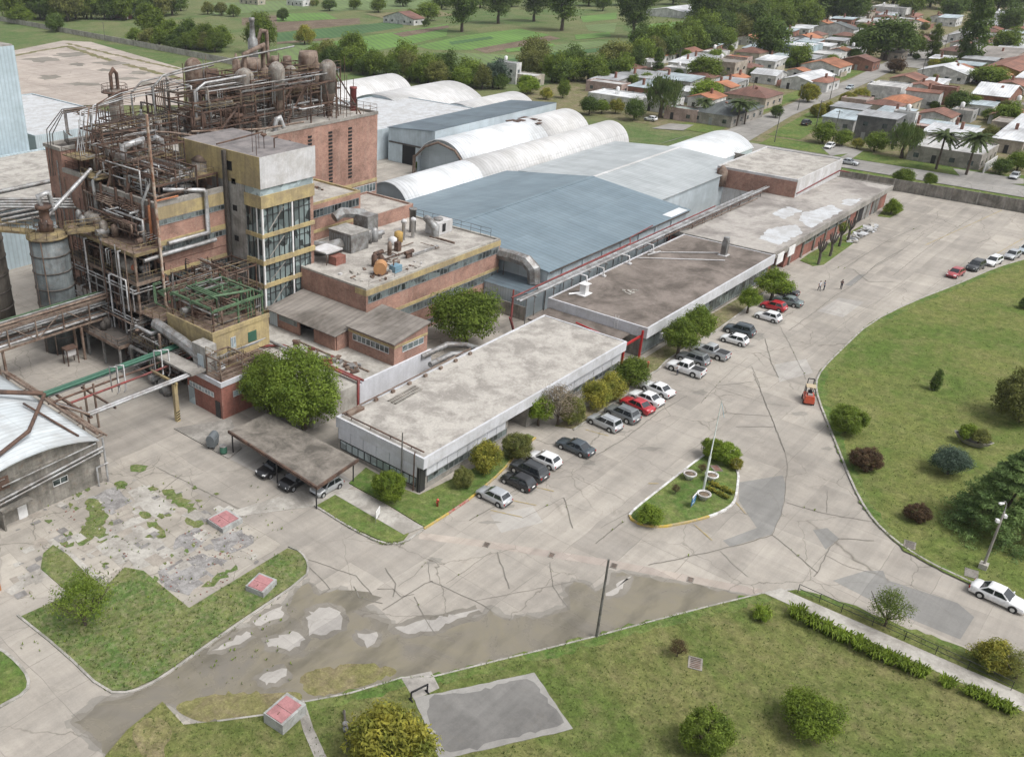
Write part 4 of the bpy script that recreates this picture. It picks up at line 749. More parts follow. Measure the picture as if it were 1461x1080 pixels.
# ---- red brick house and yellow upper floor
T=thing('red_brick_house','dark red brick house with a yellow upper floor and terrace, beside the big tree','building',(65,85,0))
sgl(T,'wall','brick_dark',(60.3,81,0,70,88,4.4)); sgl(T,'band','white_wall',(60.2,80.9,4.4,70.1,88,5.05)); sgl(T,'terrace',M['rust_pale'],(60.4,81.1,5.05,70,88,5.1))
wband(T,'y',81,62,69,2.5,3.3,4,'glass_blue','frame_white',2); wband(T,'x',60.3,82.5,87.5,2.5,3.2,4,'glass_blue','frame_white',2); sgl(T,'door','frame_dark',(60.2,81.4,0,60.3,82.3,2.2)); sgl(T,'door','glass_blue',(60.2,86.6,0,60.3,87.8,2.4))
sgl(T,'upper_wall','yellow',(62.8,85.4,5.1,72,95,9.0)); sgl(T,'upper_roof',M['rust_pale'],(62.8,85.4,9.0,72,95,9.1)); sgl(T,'roof_edge','yellow',(62.7,85.3,8.9,72.1,85.6,9.45),(62.7,85.6,8.9,63,95,9.45))
sgl(T,'grey_wall','tower_grey',(60.6,84.2,5.1,62.4,86.8,8.6)); sgl(T,'door','clad',(60.5,84.6,5.1,60.6,85.7,7.4)); wband(T,'y',85.4,65.5,66.4,6.4,8.0,2,'glass_blue','frame_white',1); sgl(T,'window','green_pipe',(68.4,85.34,6.4,69.8,85.4,7.8))
mb=MB(); rail(mb,[(60.5,84,5.1),(60.5,81.2,5.1),(69.9,81.2,5.1)],1.0,.05,2); mb.build('railing',M['rust_pale'],T)
mb=MB(); rail(mb,[(62.8,95,9.4),(62.8,85.5,9.4),(72,85.5,9.4)],1.0,.03,2); mb.build('railing',M['ygrate'],T)
# ---- left shed with vaulted roof
T=vault('vaulted_shed','stained concrete shed with a pale vaulted roof at the left edge',27,42.2,79.3,112,5.5,7.0,[(79.0,112,'vault_left')],'concrete_wall',cat='shed',axis='y')
sgl(T,'beam','concrete_wall',(27,79.2,3.3,42.3,79.5,3.6)); sgl(T,'gable_end','concrete_wall',(27.1,79.42,0,42.15,79.6,5.1)); sgl(T,'roof_panel','asbestos_y',(27.2,79.2,5.35,31.5,79.3,5.4))
wband(T,'y',79.42,36.4,38.2,2.0,2.8,2,'glass','frame_white',1); sgl(T,'door','white',(32.2,79.3,0,33.2,79.42,2.1)); sgl(T,'hood','concrete_wall',(30.2,78.3,2.2,33.6,79.42,2.4),(30.2,78.4,0,30.4,79.42,2.2)); sgl(T,'vent','rust',(30.3,79.3,4.2,31.9,79.42,5.6))
mb=MB(); mb.tube([(27,79.0,3.0),(42.5,79.0,4.5)],.16,7); mb.tube([(27,78.9,2.6),(42.4,78.9,4.1)],.13,7); mb.tube([(31,79.1,4.7),(41.8,79.1,5.2)],.1,6); mb.build('wall_pipe',M['steel'],T)
mb=MB(); mb.tube([(42.6,79,0),(42.6,79,5.6)],.12,6); mb.tube([(41.4,78.9,0),(41.4,78.9,2.4),(42.8,78.9,2.4)],.1,6); mb.build('wall_pipe',M['pipe'],T)
mb=MB(); mb.tube([(42.4,101,6.0),(42.4,79.5,6.0)],.2,7); mb.tube([(42.9,101,5.8),(42.9,79.6,5.8)],.15,7); mb.tube([(43.3,100,5.5),(43.3,79.3,5.5)],.12,7)
for y in range(80,102,4): mb.tube([(42.3,y,5.2),(43.6,y,5.3)],.08,5)
mb.build('eave_pipe',M['rust_pale'],T)
mb=MB(); mb.tube([(42.2,90.5,6.9),(35,96,7.9),(27,101,7.9)],.28,7); mb.tube([(42.2,90.2,6.9),(36,82,7.9),(27,79.5,6.4)],.22,7); mb.tube([(39.5,90,6.8),(40.5,80.2,6.2)],.14,6); mb.build('roof_pipe',M['rust'],T)
# ---- carport
T=thing('carport','open carport with a dark stained concrete roof over three parked cars','carport',(58,66,0))
MB().prism([(55.0,58.6),(61.9,59.4),(61.8,74.3),(55.9,74.2)],2.72,2.9).build('roof',weathered('dark_stained_slab',(.24,.215,.185),(.095,.085,.072),.8,.3,.95),T)
mb=MB(); mb.prism([(54.9,58.5),(55.12,58.53),(56.0,74.25),(55.8,74.28)],2.62,2.98); mb.prism([(54.9,58.5),(61.95,59.3),(61.95,59.5),(54.95,58.7)],2.62,2.96); mb.build('roof_edge',M['rust'],T)
for x,y in ((55.15,58.9),(55.5,65.5),(56.1,73.9),(61.5,59.7),(61.5,67),(61.5,73.8)): MB().tube([(x,y,0),(x,y,2.72)],.08,6).build('post',M['frame_dark'],T)
# ---- small house in the compound corner (left edge), pipe
T=thing('pump_house','rusty orange pump base with a red pipe at the left edge of the weedy lot','pump',(23.5,71,0)); sgl(T,'base',plain((.38,.16,.07),.8,name='orange_paint'),(23,70.2,0,25.6,71.6,.8)); MB().tube([(24.2,70.2,0),(24.2,70.2,5.5)],.28,8).build('pipe',M['rust'],T)
# ---- compound walls
def cwall(name,label,pts,h,mat,step=2.5,z=-.1,lean=0):
    t=thing(name,label,'wall',(pts[0][0],pts[0][1],z)); mb=MB(); ribbon(mb,pts,.14,z,0,z+h); mb.build('panel',M[mat],t); mb=MB()
    for i in range(len(pts)-1):
        a,b=pts[i],pts[i+1]; L=math.hypot(b[0]-a[0],b[1]-a[1]); k=max(1,int(L/step))
        for j in range(k): 
            x=a[0]+(b[0]-a[0])*j/k; y=a[1]+(b[1]-a[1])*j/k; mb.obox(x,y,z,.24,.24,h+.12,0)
    mb.build('post',M['concrete'],t)
    return t
cwall('boundary_wall','grey concrete panel boundary wall between the yard and the side street',[(233,-70),(233.2,50),(232.7,56.5),(232.3,96)],2.7,'concrete_wall',5)
cwall('boundary_wall','pale concrete post and panel wall running past the big concrete slab toward the fields',[(250,300),(256,380),(261,461),(266,545),(285,700)],2.4,'pale_concrete',3)
# ================================================================ PROCESS EQUIPMENT
def orth(r,lo,hi,n=3,start=None):
    """a pipe run of n axis-parallel legs inside a box"""
    p=list(start or [r.uniform(lo[i],hi[i]) for i in range(3)]); pts=[tuple(p)]; last=-1
    for _ in range(n):
        a=r.choice([i for i in range(3) if i!=last]); last=a; p[a]=r.uniform(lo[a],hi[a]); pts.append(tuple(p))
    return pts
def pipes(t,r,lo,hi,count,rad=(.05,.16),mats=('rust','pipe','rust_pale','steel','dark_steel'),legs=(2,4),name='pipe'):
    for _ in range(count):
        MB().tube(orth(r,lo,hi,r.randint(*legs)),r.uniform(*rad),6).build(name,M[r.choice(mats)],t)
def clutter(t,r,lo,hi,count,mats,name='machine'):
    for _ in range(count):
        mb=MB(); x,y=r.uniform(lo[0],hi[0]),r.uniform(lo[1],hi[1]); z=lo[2]
        k=r.random()
        if k<.4: w=r.uniform(.3,.7); h=r.uniform(.8,2.2); mb.lathe(x,y,[(w,z),(w,z+h),(w*.6,z+h+.25),(.1,z+h+.4)],10)
        elif k<.7: mb.obox(x,y,z,r.uniform(.5,1.5),r.uniform(.4,1.0),r.uniform(.5,1.6),r.choice((0,PI/2,.3))); mb.tube([(x,y,z+.3),(x,y,z+2.2)],.08,5)
        else: w=r.uniform(.25,.5); mb.tube([(x-.9,y,z+.9),(x+.9,y,z+.9)],w,10); mb.obox(x,y,z,1.2,.3,.6)
        mb.build(name,M[r.choice(mats)],t)
# ---- steel process frame on the face of the brick block
rp=random.Random(21)
T=thing('process_steelwork','rusty multi-level steel process frame packed with pipes against the tall brick block','steel frame',(62.5,109,0))
for z,xo in ((16,62.5),(12,62.4),(8,62.4),(4,58.6)):
    sgl(T,'platform','rust_pale' if z>13 else 'dark_steel',(xo,100.8,z-.25,67.3 if z<13 else 66.7,118.5,z)); sgl(T,'platform_edge','ygrate' if z>13 else 'rust_pale',(xo-.08,100.7,z-.4,xo,118.6,z+.05),(xo,100.7,z-.4,66.9,100.8,z+.05))
    mb=MB(); rail(mb,[(xo,118.3,z),(xo,101,z),(66.5,101,z)],1.05,.035,1.5); mb.build('railing',M['ygrate'] if z>9 else M['rust_pale'],T)
for y in (101.1,105.2,109.3,113.4,118.2):
    MB().box(62.5,y-.16,0,62.8,y+.16,16).build('column',M['rust_pale'],T); 
    if y<118: MB().box(58.7,y-.14,0,58.95,y+.14,4).build('column',M['steel'],T)
for y in (101.1,109.3): MB().tube([(62.65,y,4.2),(62.65,y+4.1,7.8)],.06,5).build('brace',M['rust_pale'],T)
for z,n_ in ((6.6,3),(10.9,2),(3.2,2)): 
    for k in range(n_): MB().tube([(62.2-.25*k,118,z-.3*k),(62.2-.25*k,101.2-.3*k,z-.3*k),(67.5,101.0-.3*k,z-.3*k)],.10,6).build('pipe',M[('pipe','steel','rust_pale')[k]],T)
for z0 in (.1,4,8,12): 
    pipes(T,rp,(62.9,101.4,z0+.3),(67.2,118,z0+3.5),9,(.05,.15)); clutter(T,rp,(63.3,101.8,z0),(66.3,117.6,z0),13,('rust','dark_steel','steel','dark_steel','vessel'))
pipes(T,rp,(59,101,.4),(62.4,117,3.6),8,(.08,.2),('steel','pipe','dark_steel')); clutter(T,rp,(59.4,101.5,4),(62,117,4),5,('rust','steel','dark_steel'))
for y,z in ((104,15.8),(107,11.7),(112.5,15.6),(115,8)): MB().tube([(62.0,y,.2),(62.0,y,z),(63.2,y,z)],.13,7).build('downpipe',M[rp.choice(('pipe','steel'))],T)
for y in (103,106.5,111): MB().tube([(65.8,y,16.1),(65.8,y,19.5),(66.9,y,19.5)],.22,7).build('pipe',M[rp.choice(('rust_pale','pipe','rust'))],T)
pipes(T,rp,(64,102,16.1),(66.6,114,20.5),16,(.06,.17),('pipe','rust_pale','rust','pipe'))
mb=MB(); mb.tube([(61.5,102,8),(61.5,102,12.4),(61.5,106,12.4)],.1,6); mb.build('pipe',M['pipe'],T)
def htank(label,p0,p1,r,mat='vessel'):
    t=thing('horizontal_tank',label,'tank',((p0[0]+p1[0])/2,(p0[1]+p1[1])/2,p0[2]-r-.4)); a,b=Vector(p0),Vector(p1); d=(b-a).normalized()
    MB().tube([a-d*.35,a-d*.2,a,b,b+d*.2,b+d*.35],[r*.35,r*.8,r,r,r*.8,r*.35],16).build('shell',M[mat],t)
    mb=MB()
    for f in (.2,.8): q=a.lerp(b,f); mb.obox(q.x,q.y,q.z-r-.4,.35 if abs(d.x)>.5 else r*1.4,r*1.4 if abs(d.x)>.5 else .35,.7)
    mb.build('saddle',M['rust'],t); mb=MB(); mb.tube([b+d*.3,b+d*.42],r*.45,10); mb.build('hatch',plain((.35,.12,.07),.7,name='rust_red_hatch'),t)
htank('pale horizontal tank with a round red hatch on the third platform of the steel frame',(63.7,107.4,13.35),(63.7,103.6,13.35),.95,'vessel')
htank('rust spotted horizontal tank high on the top platform of the steel frame',(65.2,116,17.2),(65.2,112.6,17.2),1.0,'vessel')
# ---- machinery on the roof of the front block
T=thing('roof_pipework','tangle of rusty pipes, platforms and frames on the front brick block roof','pipework',(73,112,21.2))
for x in (68,71.5,75,78.5):
    for y in (103,108,113,117): MB().box(x-.1,y-.1,21.2,x+.1,y+.1,25.2 if x<77 else 23.5).build('column',M['rust'],T)
for y in (103,108,113,117): MB().box(68,y-.09,23.4,78.6,y+.09,23.65).build('beam',M['rust'],T)
for x in (68,71.5,75): MB().box(x-.09,103,24.9,x+.09,117,25.1).build('beam',M['rust'],T)
for i,(x0,y0,x1,y1,z) in enumerate(((66.2,114.5,70.5,118.5,22.6),(69,105.5,73.5,109,22.9),(71.5,111,77,116.5,24.9),(66.5,118.6,72,123.6,24.6),(74,103,78,106,23.2))):
    sgl(T,'platform','ygrate',(x0,y0,z,x1,y1,z+.14)); mb=MB(); rail(mb,[(x0,y1,z+.1),(x0,y0,z+.1),(x1,y0,z+.1),(x1,y1,z+.1)],1.1,.035,1.4); mb.build('railing',M['rust' if i%2 else 'ygrate'],T)
pipes(T,rp,(67.4,102.3,21.4),(74.5,117,25.6),40,(.05,.15),('rust','rust','pipe','rust_pale','steel','pipe'))
clutter(T,rp,(68,103,21.25),(78,116.5,21.25),34,('rust','dark_steel','rust_pale','vessel','steel'))
clutter(T,rp,(66.8,115,22.75),(70,118,22.75),3,('rust','vessel')); clutter(T,rp,(69.3,105.8,23.05),(73.2,108.8,23.05),3,('rust_pale','steel')); clutter(T,rp,(72,111.5,25.05),(76.5,116,25.05),4,('rust','vessel','steel'))
mb=MB(); mb.tube([(69.5,112,21.2),(69.5,112,27.2),(72.6,112,27.6),(72.6,112,26.6)],.42,8); mb.build('pipe',M['pipe'],T)
mb=MB(); mb.tube([(76.5,113,21.2),(76.5,113,26.8),(75.5,113,27.4)],.42,8); mb.build('pipe',M['pipe'],T)
mb=MB(); mb.tube([(70,104,22.6),(74.6,101.1,22.2),(74.8,100.95,21.9),(74.8,100.95,16.2),(68,100.95,16.2)],.3,8); mb.build('pipe',M['pipe'],T)
mb=MB(); mb.tube([(76,100.9,14.9),(68,100.9,14.9),(64,101.0,14.7)],.3,8); mb.build('pipe',M['pipe'],T)
mb=MB(); mb.tube([(78,106,22.4),(72,106,22.4),(72,109,22.4)],.22,7); mb.tube([(78,108,22.9),(73,108,22.9)],.2,7); mb.build('pipe',M['pipe'],T)
mb=MB(); mb.tube([(66.3,100.6,33.5),(66.3,100.6,31),(66.3,100.3,8.0),(66.9,97.5,4.9)],.2,8); mb.build('standpipe',weathered('rust_streaked_white_pipe',(.48,.42,.35),(.24,.10,.05),.9,.9,.7,.2),T)
mb=MB(); mb.tube([(66.2,102,21.6),(66.2,102,17),(66.2,105.4,17)],.16,7); mb.tube([(66.9,101.2,22.2),(70.4,101.2,22.2)],.14,6); mb.build('pipe',plain((.38,.15,.07),.7,name='orange_pipe'),T)
T=thing('roof_pipework','tall rusty frames and arched pipes at the back of the brick block roof','pipework',(76,126,25.2))
for x in (69,75,82):
    for y in (118.5,123.8): MB().box(x-.09,y-.09,22,x+.09,y+.09,26.2 if x<80 else 29.5).build('column',M['rust'],T)
for y in (118.5,123.8): MB().box(69,y-.08,25.4,82,y+.08,25.6).build('beam',M['rust'],T)
for k in range(5): MB().tube([(68+k*.7,122,25.1),(70+k*.7,123,30.5+k*.15),(78,123.5+k*.4,31.2+k*.2),(90,123+k*.8,31.6+k*.25)],.09,6).build('pipe',M[('pipe','steel','rust_pale','pipe','rust')[k]],T)
for k in range(3): MB().tube([(66.8-k*.4,127,21),(67.2-k*.4,127,27+k*.4),(69,126.5,29.8+k*.3),(72,126,30+k*.2)],.07,6).build('pipe',M['dark_steel'],T)
pipes(T,rp,(67.5,117.8,22.2),(83,124,26.5),30,(.05,.14),('rust','rust','dark_steel','rust_pale','steel'))
clutter(T,rp,(68,118,22.05),(83,124,22.05),14,('rust','dark_steel','rust_pale'))
mb=MB(); rail(mb,[(67,124,22.6),(67,117.8,22.6)],1.1,.03,1.8); mb.build('railing',M['rust'],T)
def conetank(label,px,py,z,r,h,mat='vessel',ch=.9):
    x,y=G(px,py,z); t=thing('cone_top_tank',label,'tank',(x,y,z))
    MB().lathe(x,y,[(r*1.06,z),(r*1.06,z+.15),(r,z+.2),(r,z+h)],20).build('shell',M[mat],t); MB().lathe(x,y,[(r*1.05,z+h),(r*.25,z+h+ch),(.2,z+h+ch+.1),(.2,z+h+ch+.6)],20).build('cone_roof',M['rust_pale'] if mat=='vessel' else M[mat],t); return t
conetank('cream tank with a rusty cone top on the roof next to the yellow stair tower',292,250,22.2,1.75,2.3)
conetank('small pale cone topped tank behind the cream tank, under the pipes',273,218,23,1.4,1.6)
conetank('slim grey vent tank with a hat left of the stair tower roof',290,218,23.5,.7,2.6,'steel',.6)
conetank('small grey vent stack with a flat hat in the middle of the pipe tangle',204,190,25.2,.75,2.6,'steel',.4)
conetank('thin grey vent tank with a hat in front of the roof hoppers',268,188,25.2,.6,2.2,'steel',.5)
# stair-side yellow wall beyond tower is part of tower; roof hoppers
def hopper(label,px,py,w,h,cone=.33,legs=True,mat='vessel',z=24.5,cap='dome',band=True):
    x,y=G(px,py,z); r=w*.45; t=thing('roof_hopper',label,'hopper',(x,y,z)); zc=z+h*cone; 
    zb=z+.9
    MB().lathe(x,y,[(.25,zb),(r,zc),(r*1.0,zc+.05)],18).build('cone',M['rust_pale'],t)
    pr=[(r,zc+.05),(r,z+h*.9)]+([(r*.85,z+h*.95),(r*.5,z+h),(.15,z+h*1.02)] if cap=='dome' else [(r*.9,z+h)])
    MB().lathe(x,y,pr,18).build('shell',M[mat],t)
    if band: MB().lathe(x,y,[(r*1.08,zc+.9*0+h*.22),(r*1.08,zc+h*.22+.3)],18).build('band',M['rust'],t)
    MB().tube([(x,y,z),(x,y,zb+.1)],.22,7).build('outlet',M['rust'],t)
    if legs:
        for k in range(4):
            a=PI/4+k*PI/2; MB().tube([(x+r*1.25*math.cos(a),y+r*1.25*math.sin(a),z),(x+r*1.0*math.cos(a),y+r*1.0*math.sin(a),zc+.8)],.11,5).build('leg',M['rust'],t)
        mb=MB()
        for k in range(4):
            a=PI/4+k*PI/2; b=a+PI/2; mb.tube([(x+r*1.15*math.cos(a),y+r*1.15*math.sin(a),z+h*.15),(x+r*1.15*math.cos(b),y+r*1.15*math.sin(b),z+h*.15)],.06,5)
        mb.build('brace',M['rust'],t)
    return t
hopper('rightmost roof hopper, dome topped and grey with a rust band, by the red chimney',468,166,3.2,9.2,.42)
hopper('wide rusty roof hopper with a drum on top, second from the right',441,155,3.9,9.8,.5,cap='flat',mat='rust_pale')
hopper('tall pale roof hopper with a long cone in the middle of the row',397,180,3.0,10.0,.42)
hopper('slightly shorter pale hopper close behind the tall pale one',416,165,2.6,8.2,.4)
hopper('grey dome hopper standing nearest the stair tower roof',352,185,3.5,9.4,.38)
hopper('broad rusty hopper with a flat top behind the grey dome hopper',361,160,4.0,9.0,.55,cap='flat',mat='rust_pale')
hopper('small rusty hopper high in the frame, left of its small twin',394,140,1.9,7.6,.45,mat='rust_pale',cap='flat',band=False)
hopper('small rusty hopper high in the frame, right of its small twin',411,138,1.9,7.4,.45,mat='rust_pale',cap='flat',band=False)
hopper('leftmost tall rusty hopper under a bent pipe',281,172,3.2,10.0,.4,mat='rust_pale')
hopper('squat rusty hopper between the leftmost hopper and the arched pipe',304,160,3.3,7.2,.5,mat='rust',cap='flat')
x,y=G(364,140,24.5); T=thing('vent_stack','tall grey stack with a bent outlet pipe above all roof hoppers','chimney',(x,y,24.5)); MB().lathe(x,y,[(.6,24.5),(.6,31),(.95,31.2),(.95,35.0),(.55,35.5),(.4,38.0),(.55,38.1),(.55,38.8)],14).build('stack',M['steel'],T); MB().tube([(x+.9,y,33.5),(x+1.6,y-.6,36.5),(x+2.4,y-1.2,36.3),(x+2.6,y-1.4,28)],.35,8).build('outlet_pipe',M['rust_pale'],T)
x,y=G(504,158,24.5); T=thing('red_chimney','short brick red chimney on the right end of the hopper roof','chimney',(x,y,24.5)); MB().lathe(x,y,[(.6,24.5),(.6,28.2),(.68,28.25),(.68,28.6)],12).build('shaft',M['red_pipe'],T); MB().tube([(x,y,28.5),(x,y,30)],.06,5).build('rod',M['rust'],T)
x,y=G(168,170,24); T=thing('scrubber_column','grey column with a railed rust platform at the left end of the roof','vessel',(x,y,24)); MB().lathe(x,y,[(1.25,22),(1.25,29.0)],16).build('shell',M['vessel'],T); MB().lathe(x,y,[(2.3,28.5),(2.3,28.7)],12).build('platform',M['rust'],T); mb=MB(); rail(mb,[(x+2.2*math.cos(i*PI/4),y+2.2*math.sin(i*PI/4),28.7) for i in range(9)],1.1,.04,1.5); mb.build('railing',M['rust'],T); MB().tube([(x-.5,y,29),(x-.5,y,31.5),(x+.1,y,32.2),(x+.7,y,31.5),(x+.7,y,29)],.3,8).build('bent_pipe',M['rust'],T)
T=thing('hopper_steelwork','dark rusty steelwork and pipes threaded between the roof hoppers','steelwork',(100,124,24.5))
for x in (84,90,96,102,108,114,119): 
    for y in (115,121,127): 
        MB().box(x-.1,y-.1,24.5,x+.1,y+.1,31 if x<116 else 27).build('column',M['rust'],T)
for y in (115,121,127):
    for z in (27.2,30.6): MB().box(84,y-.1,z,114,y+.1,z+.22).build('beam',M['rust'],T)
for x in (84,96,108): MB().box(x-.1,115,30.6,x+.1,127,30.8).build('beam',M['rust'],T)
sgl(T,'catwalk','dark_steel',(84,120,27.4,114,122,27.5)); sgl(T,'catwalk','dark_steel',(95,124,30.8,116,126.5,30.9))
mb=MB(); rail(mb,[(84,120,27.5),(114,120,27.5)],1.1,.035,2); rail(mb,[(95,124,30.9),(116,124,30.9)],1.1,.035,2); mb.build('railing',M['rust'],T)
mb=MB(); rail(mb,[(110,112.7,24.9),(121.7,112.7,24.9),(121.7,137,24.9)],1.2,.035,1.6); mb.build('railing',M['rust_pale'],T)
for p,r_,mt in (([(82,122,25),(82,122,32.5),(84,122,34),(88,122,34.6),(110,121,36)],.15,'steel'),([(80,125,25),(80,125,31.5),(82,125,33),(96,125,34)],.14,'steel'),([(86,117,25),(86,117,32),(88,117,33),(96,117,33.2)],.2,'pipe'),([(100,122,31),(100,122,35.6),(104,122,36.6),(104,122,32)],.35,'rust_pale'),([(90,113.5,25.4),(86,113.2,25.6),(80,116,27),(74,120,27.5)],.16,'rust_pale'),([(105,113.6,25.3),(96,113.4,25.5),(82,113.2,27.2)],.16,'rust_pale'),([(118,116,26),(112,118,30),(108,119,31)],.1,'rust'),([(112,114,25),(113,117,31)],.12,'rust'),([(119,114,24.6),(116,117,31.5)],.12,'rust'),([(99,114,24.6),(99.4,114,26.4),(100,113.8,26.6),(100.6,113.6,25)],.4,'pipe')): MB().tube(p,r_,8).build('pipe',M[mt],T)
pipes(T,rp,(83,114,24.7),(116,128,32),46,(.05,.14),('rust','rust_pale','steel','pipe','vessel'))
clutter(T,rp,(83,114,24.5),(117,128,24.5),18,('rust','dark_steel','rust_pale'))
for x,y,h in ((115.5,114,5),(92,113.2,6),(87.5,113.6,3.6),(120,119,9)): MB().tube([(x,y,24.6),(x,y,24.6+h)],.05,5).build('mast',M['rust'],T)
# ---- green steel frame on the yellow upper floor
T=thing('green_pipe_frame','green and rusty open pipe frame standing on the yellow upper floor','steel frame',(67,90,9.1))
for x in (63.5,67.5,71.5):
    for y in (86,90.3,94.6): MB().box(x-.1,y-.1,9.1,x+.1,y+.1,12.6).build('column',M['green_steel'] if x>64 else M['rust'],T)
for y in (86,90.3,94.6): MB().box(63.3,y-.14,11.8,71.7,y+.14,12.1).build('beam',M['green_steel'],T)
for x in (63.5,67.5,71.5): MB().box(x-.14,86,12.1,x+.14,94.6,12.35).build('beam',M['green_steel'],T)
mb=MB(); rail(mb,[(63.5,94.6,12.3),(63.5,86,12.3)],1.1,.04,1.6); rail(mb,[(71.5,86,12.3),(71.5,94.6,12.3),(63.5,94.6,12.3)],1.1,.04,1.6); mb.build('railing',M['rust_pale'],T)
for k in range(3): MB().tube([(70.5-k*.5,86.5,9.2),(70.5-k*.5,86.5,12.9),(66-k*.4,88,12.9),(66-k*.4,93,12.9)],.1,6).build('pipe',M['green_steel'],T)
pipes(T,rp,(63.4,86,9.3),(71.6,96,13.5),24,(.04,.11),('rust','rust_pale','steel','green_steel','pipe')); clutter(T,rp,(64,87,9.1),(71,94,9.1),9,('rust','steel','rust_pale','dark_steel'))
pipes(T,rp,(67.5,95.5,6),(78,101,13),20,(.05,.12),('rust','rust_pale','steel','dark_steel'))
T=thing('ground_pipework','grimy pumps and pipes under the pipe bridge beside the red brick house','pipework',(62,95,0))
pipes(T,rp,(59.5,91,1),(66.5,100.5,7),30,(.07,.2),('steel','pipe','rust','dark_steel','rust_pale','green_steel')); clutter(T,rp,(59,90,0),(66,100,0),12,('rust','dark_steel','steel'))
for x,y in ((60.4,93.6),(62.7,96.7),(66,93.6),(66,96.7)): MB().box(x-.13,y-.13,0,x+.13,y+.13,7.6).build('column',M['rust_pale'],T)
sgl(T,'platform','dark_steel',(60.2,93.4,4.6,66.4,100.6,4.75)); sgl(T,'platform','rust_pale',(62.6,96.5,7.6,66.4,100.6,7.75))
mb=MB(); rail(mb,[(60.3,100,4.75),(60.3,93.5,4.75),(66.3,93.5,4.75)],1.05,.04,1.5); rail(mb,[(62.7,100,7.75),(62.7,96.6,7.75),(66.3,96.6,7.75)],1.05,.04,1.5); mb.build('railing',M['ygrate'],T)
T=thing('sloping_conveyor','ribbed grey covered duct sloping beside the yellow upper floor','duct',(61,90,5)); MB().tube([(61.6,96,8.0),(61.3,90,7.4),(61.2,85.6,6.6)],.75,8,0,True,False).build('duct',M['steel'],T)
MB().tube([(61,88.6,5),(60.2,84.8,5.6)],.45,9).build('duct_end',M['steel'],T)
def bundle(t,r,lo,hi,count,rad=(.03,.06),mats=('rust','dark_steel','rust_pale','steel'),runs=4,name='pipe_run'):
    """thin parallel pipe runs, each bundle one part"""
    for _ in range(count):
        mb=MB(); p=orth(r,lo,hi,r.randint(2,4)); q=r.uniform(*rad); d=Vector((r.choice((.22,.3)),r.choice((.22,-.22)),r.choice((.2,-.25))))
        for k in range(r.randint(2,runs)): mb.tube([tuple(Vector(a)+d*k) for a in p],q,5,0,False)
        mb.build(name,M[r.choice(mats)],t)
def cage(t,r,x0,y0,x1,y1,z0,z1,nx,ny,levels,mat='rust'):
    """open steel frame: posts, ring beams and a railed grating at each level"""
    mb=MB()
    for i in range(nx+1):
        for j in range(ny+1):
            x=x0+(x1-x0)*i/nx; y=y0+(y1-y0)*j/ny; mb.box(x-.07,y-.07,z0,x+.07,y+.07,z1*r.uniform(.97,1.0))
    mb.build('frame_posts',M[mat],t)
    for z in levels:
        mb=MB()
        for i in range(nx+1): x=x0+(x1-x0)*i/nx; mb.box(x-.06,y0,z-.2,x+.06,y1,z)
        for j in range(ny+1): y=y0+(y1-y0)*j/ny; mb.box(x0,y-.06,z-.19,x1,y+.06,z-.01)
        mb.build('frame_beams',M[mat],t)
        mb=MB(); rail(mb,[(x0,y1,z),(x0,y0,z),(x1,y0,z)],1.05,.03,1.5); mb.build('railing',M[r.choice(('rust','ygrate'))],t)
T=thing('steel_tangle','dense tangle of thin rusty pipes and railings over the front brick block','pipework',(72,110,21.2))
cage(T,rp,68.5,110,78.3,117,21.2,27.2,3,2,(24.4,26.9)); 
bundle(T,rp,(67.2,102,21.5),(73.5,117.2,26.5),22,(.025,.05),('rust','rust_pale','steel','pipe','dark_steel')); bundle(T,rp,(73,109.5,21.5),(78.4,117.2,28),14,(.03,.06),('rust','rust_pale','steel','pipe')); clutter(T,rp,(68.8,110.4,24.4),(78,116.6,24.4),8,('rust','vessel','steel','dark_steel')); 
for i in range(12): x,y=rp.uniform(67.5,78.5),rp.uniform(102.5,117); MB().tube([(x,y,21.3),(x,y,rp.uniform(25,29))],rp.uniform(.03,.07),5).build('mast',M[rp.choice(('rust','rust_pale','steel'))],T)
T=thing('steel_tangle','dense tangle of rusty frames and pipes on the left rear part of the brick roof','pipework',(78,122,22))
cage(T,rp,70,118,83,124,22.05,28.4,4,2,(25,28)); bundle(T,rp,(67.5,117.8,22.2),(84,124,29.5),24,(.03,.06),('rust','rust_pale','steel','pipe','dark_steel')); clutter(T,rp,(70.5,118.3,25),(82.5,123.6,25),8,('rust','rust_pale','vessel','dark_steel'))
cage(T,rp,76,125.5,83.8,128.4,25.1,30,2,1,(28,)); bundle(T,rp,(68,125.2,25.2),(84,128.5,30.5),16)
T=thing('steel_tangle','dense tangle of rusty pipes, stairs and railings filling the space under the roof hoppers','pipework',(98,121,24.5))
cage(T,rp,84.5,113.6,95,119.5,24.5,30,3,2,(27,29.6)); cage(T,rp,97,117,117,128.5,24.5,33,5,3,(29,32.4))
bundle(T,rp,(83,113.6,24.8),(118,128.5,33.5),34,(.03,.07),('rust','rust_pale','steel','pipe','vessel','dark_steel')); clutter(T,rp,(85,114,27),(94.5,119,27),6,('rust','rust_pale','steel')); clutter(T,rp,(98,118,29),(116,128,29),8,('rust','rust_pale','vessel'))
for i in range(16): x,y=rp.uniform(84,119),rp.uniform(113.5,128); MB().tube([(x,y,24.5),(x,y,rp.uniform(29,36))],rp.uniform(.03,.08),5).build('mast',M[rp.choice(('rust','rust_pale','steel'))],T)
for a,b in (((86,114,24.6),(92,114,29.6)),((100,116.6,24.6),(107,116.6,32)),((110,116.6,32),(104,116.6,25))): MB().tube([a,b],.22,4,0,True,False).build('stair',M['rust'],T)
T=thing('steel_tangle','dense tangle of thin pipes wrapped round the decks of the steel frame','pipework',(62,110,4))
